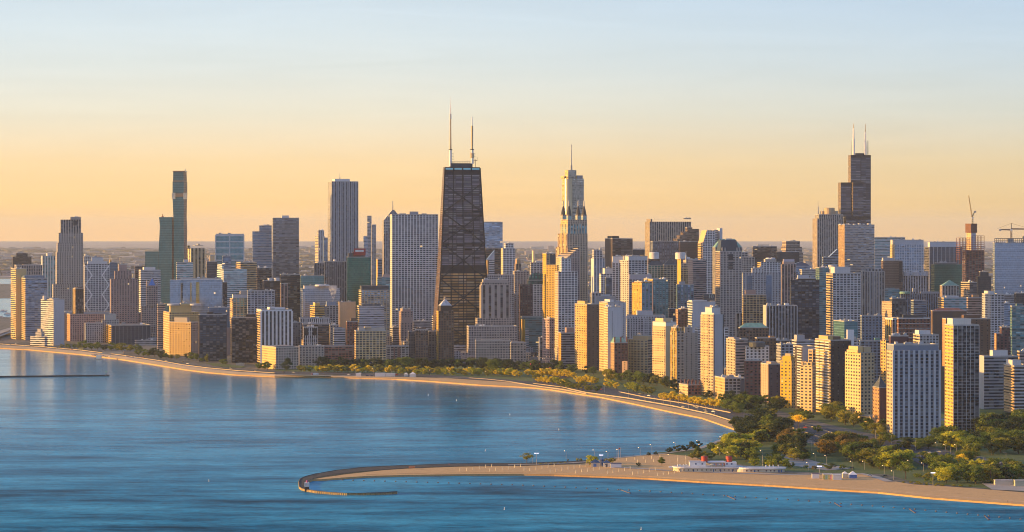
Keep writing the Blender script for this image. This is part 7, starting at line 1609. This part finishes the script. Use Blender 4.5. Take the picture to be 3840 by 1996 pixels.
for _ in range(5200):
    Dd = 8300 + (rng.random() ** 1.7) * 26000; px = rng.uniform(-80, 3920)
    if px < 130 and Dd < 13200: continue
    h = rng.choice((6, 7, 8, 10, 14)) * rng.uniform(.8, 1.4)
    if rng.random() < .03: h *= rng.uniform(2, 5)
    s_ = 1 + Dd / 16000
    cells.append(((px - CX) / F * Dd, Dd, rng.uniform(15, 60) * s_, rng.uniform(12, 40), h, rng.randrange(8), math.radians(12)))
mass('distant_city', ms_low, cells)
# woods and garden trees of the far plain, one mass
mb = MB()
for _ in range(2200):
    Dd = 8000 + (rng.random() ** 1.5) * 24000; px = rng.uniform(-80, 3920)
    if px < 130 and Dd < 13200: continue
    x = (px - CX) / F * Dd; w = rng.uniform(10, 40) * (1 + Dd / 14000); h = rng.uniform(8, 16)
    pts = [Vector((x + w * math.cos(k * 1.047), Dd + w * .6 * math.sin(k * 1.047), LAND)) for k in range(6)]; tp = [p + Vector((rng.uniform(-2, 2), 0, h * rng.uniform(.6, 1))) for p in pts]
    for k in range(6): mb.quad([pts[k], pts[(k + 1) % 6], tp[(k + 1) % 6], tp[k]])
    mb.quad(tp)
o = mb.build('far_woods', leaf_mat('leaf_far', (.16, .145, .10))); o['kind'] = 'stuff'
# harbour bridge ramp at the left edge
strip('road', P_([(-200, 1262), (-20, 1246), (40, 1228)], 7), P_([(-200, 1282), (-10, 1266), (42, 1246)], 7), M_PATH)
wall_run('bridge_rail', 'pale rail of the road bridge at the harbour, left edge', [(-200, 1282), (-10, 1266), (42, 1246)], 1, 6, M_PATH, 3, 'bridge')

# steam over the turreted block
r = by_label('turrets at the top corners'); p0 = at(cvx('Z3', 1030), cvy('Z3', 530), r.D + 8)
mb = MB(); prev = None
prof = [(1.2, 0), (2.4, 5), (4.2, 11), (6.5, 17), (9.0, 22), (8.0, 27), (3.5, 31)]
mb.tube(prof, 14); o = mb.build('steam', bpy.data.materials.new('steam'), None, p0, True); o['kind'] = 'stuff'
m = o.data.materials[0]; m.use_nodes = True; t = m.node_tree; t.nodes.clear(); pv = t.nodes.new('ShaderNodeVolumePrincipled'); pv.inputs['Color'].default_value = (.98, .97, .96, 1); tcn = t.nodes.new('ShaderNodeTexCoord'); nz = t.nodes.new('ShaderNodeTexNoise'); nz.inputs['Scale'].default_value = .16; nz.inputs['Detail'].default_value = 4; t.links.new(tcn.outputs['Object'], nz.inputs['Vector'])
zz = t.nodes.new('ShaderNodeSeparateXYZ'); t.links.new(tcn.outputs['Object'], zz.inputs[0]); fd = t.nodes.new('ShaderNodeMapRange'); t.links.new(zz.outputs[2], fd.inputs[0]); fd.inputs[1].default_value = 2; fd.inputs[2].default_value = 30; fd.inputs[3].default_value = .55; fd.inputs[4].default_value = .02
t.links.new(mth(t, 'MULTIPLY', mth(t, 'MAXIMUM', mth(t, 'SUBTRACT', nz.outputs[0], .47), 0.0), mth(t, 'MULTIPLY', fd.outputs[0], 4.0)), pv.inputs['Density'])
mo = t.nodes.new('ShaderNodeOutputMaterial'); t.links.new(pv.outputs[0], mo.inputs['Volume'])

# haze: one closed box round the camera and the whole scene
HAZE = 1 / 70000.0
mb = MB(); mb.abox(-36000, -600, -3.5, 36000, FAR + 200, 485); o = mb.build('haze', bpy.data.materials.new('haze')); o['kind'] = 'stuff'
m = o.data.materials[0]; m.use_nodes = True; t = m.node_tree; t.nodes.clear(); pv = t.nodes.new('ShaderNodeVolumePrincipled'); pv.inputs['Color'].default_value = (.84, .91, 1, 1); pv.inputs['Density'].default_value = HAZE; pv.inputs['Anisotropy'].default_value = .1
mo = t.nodes.new('ShaderNodeOutputMaterial'); t.links.new(pv.outputs[0], mo.inputs['Volume'])
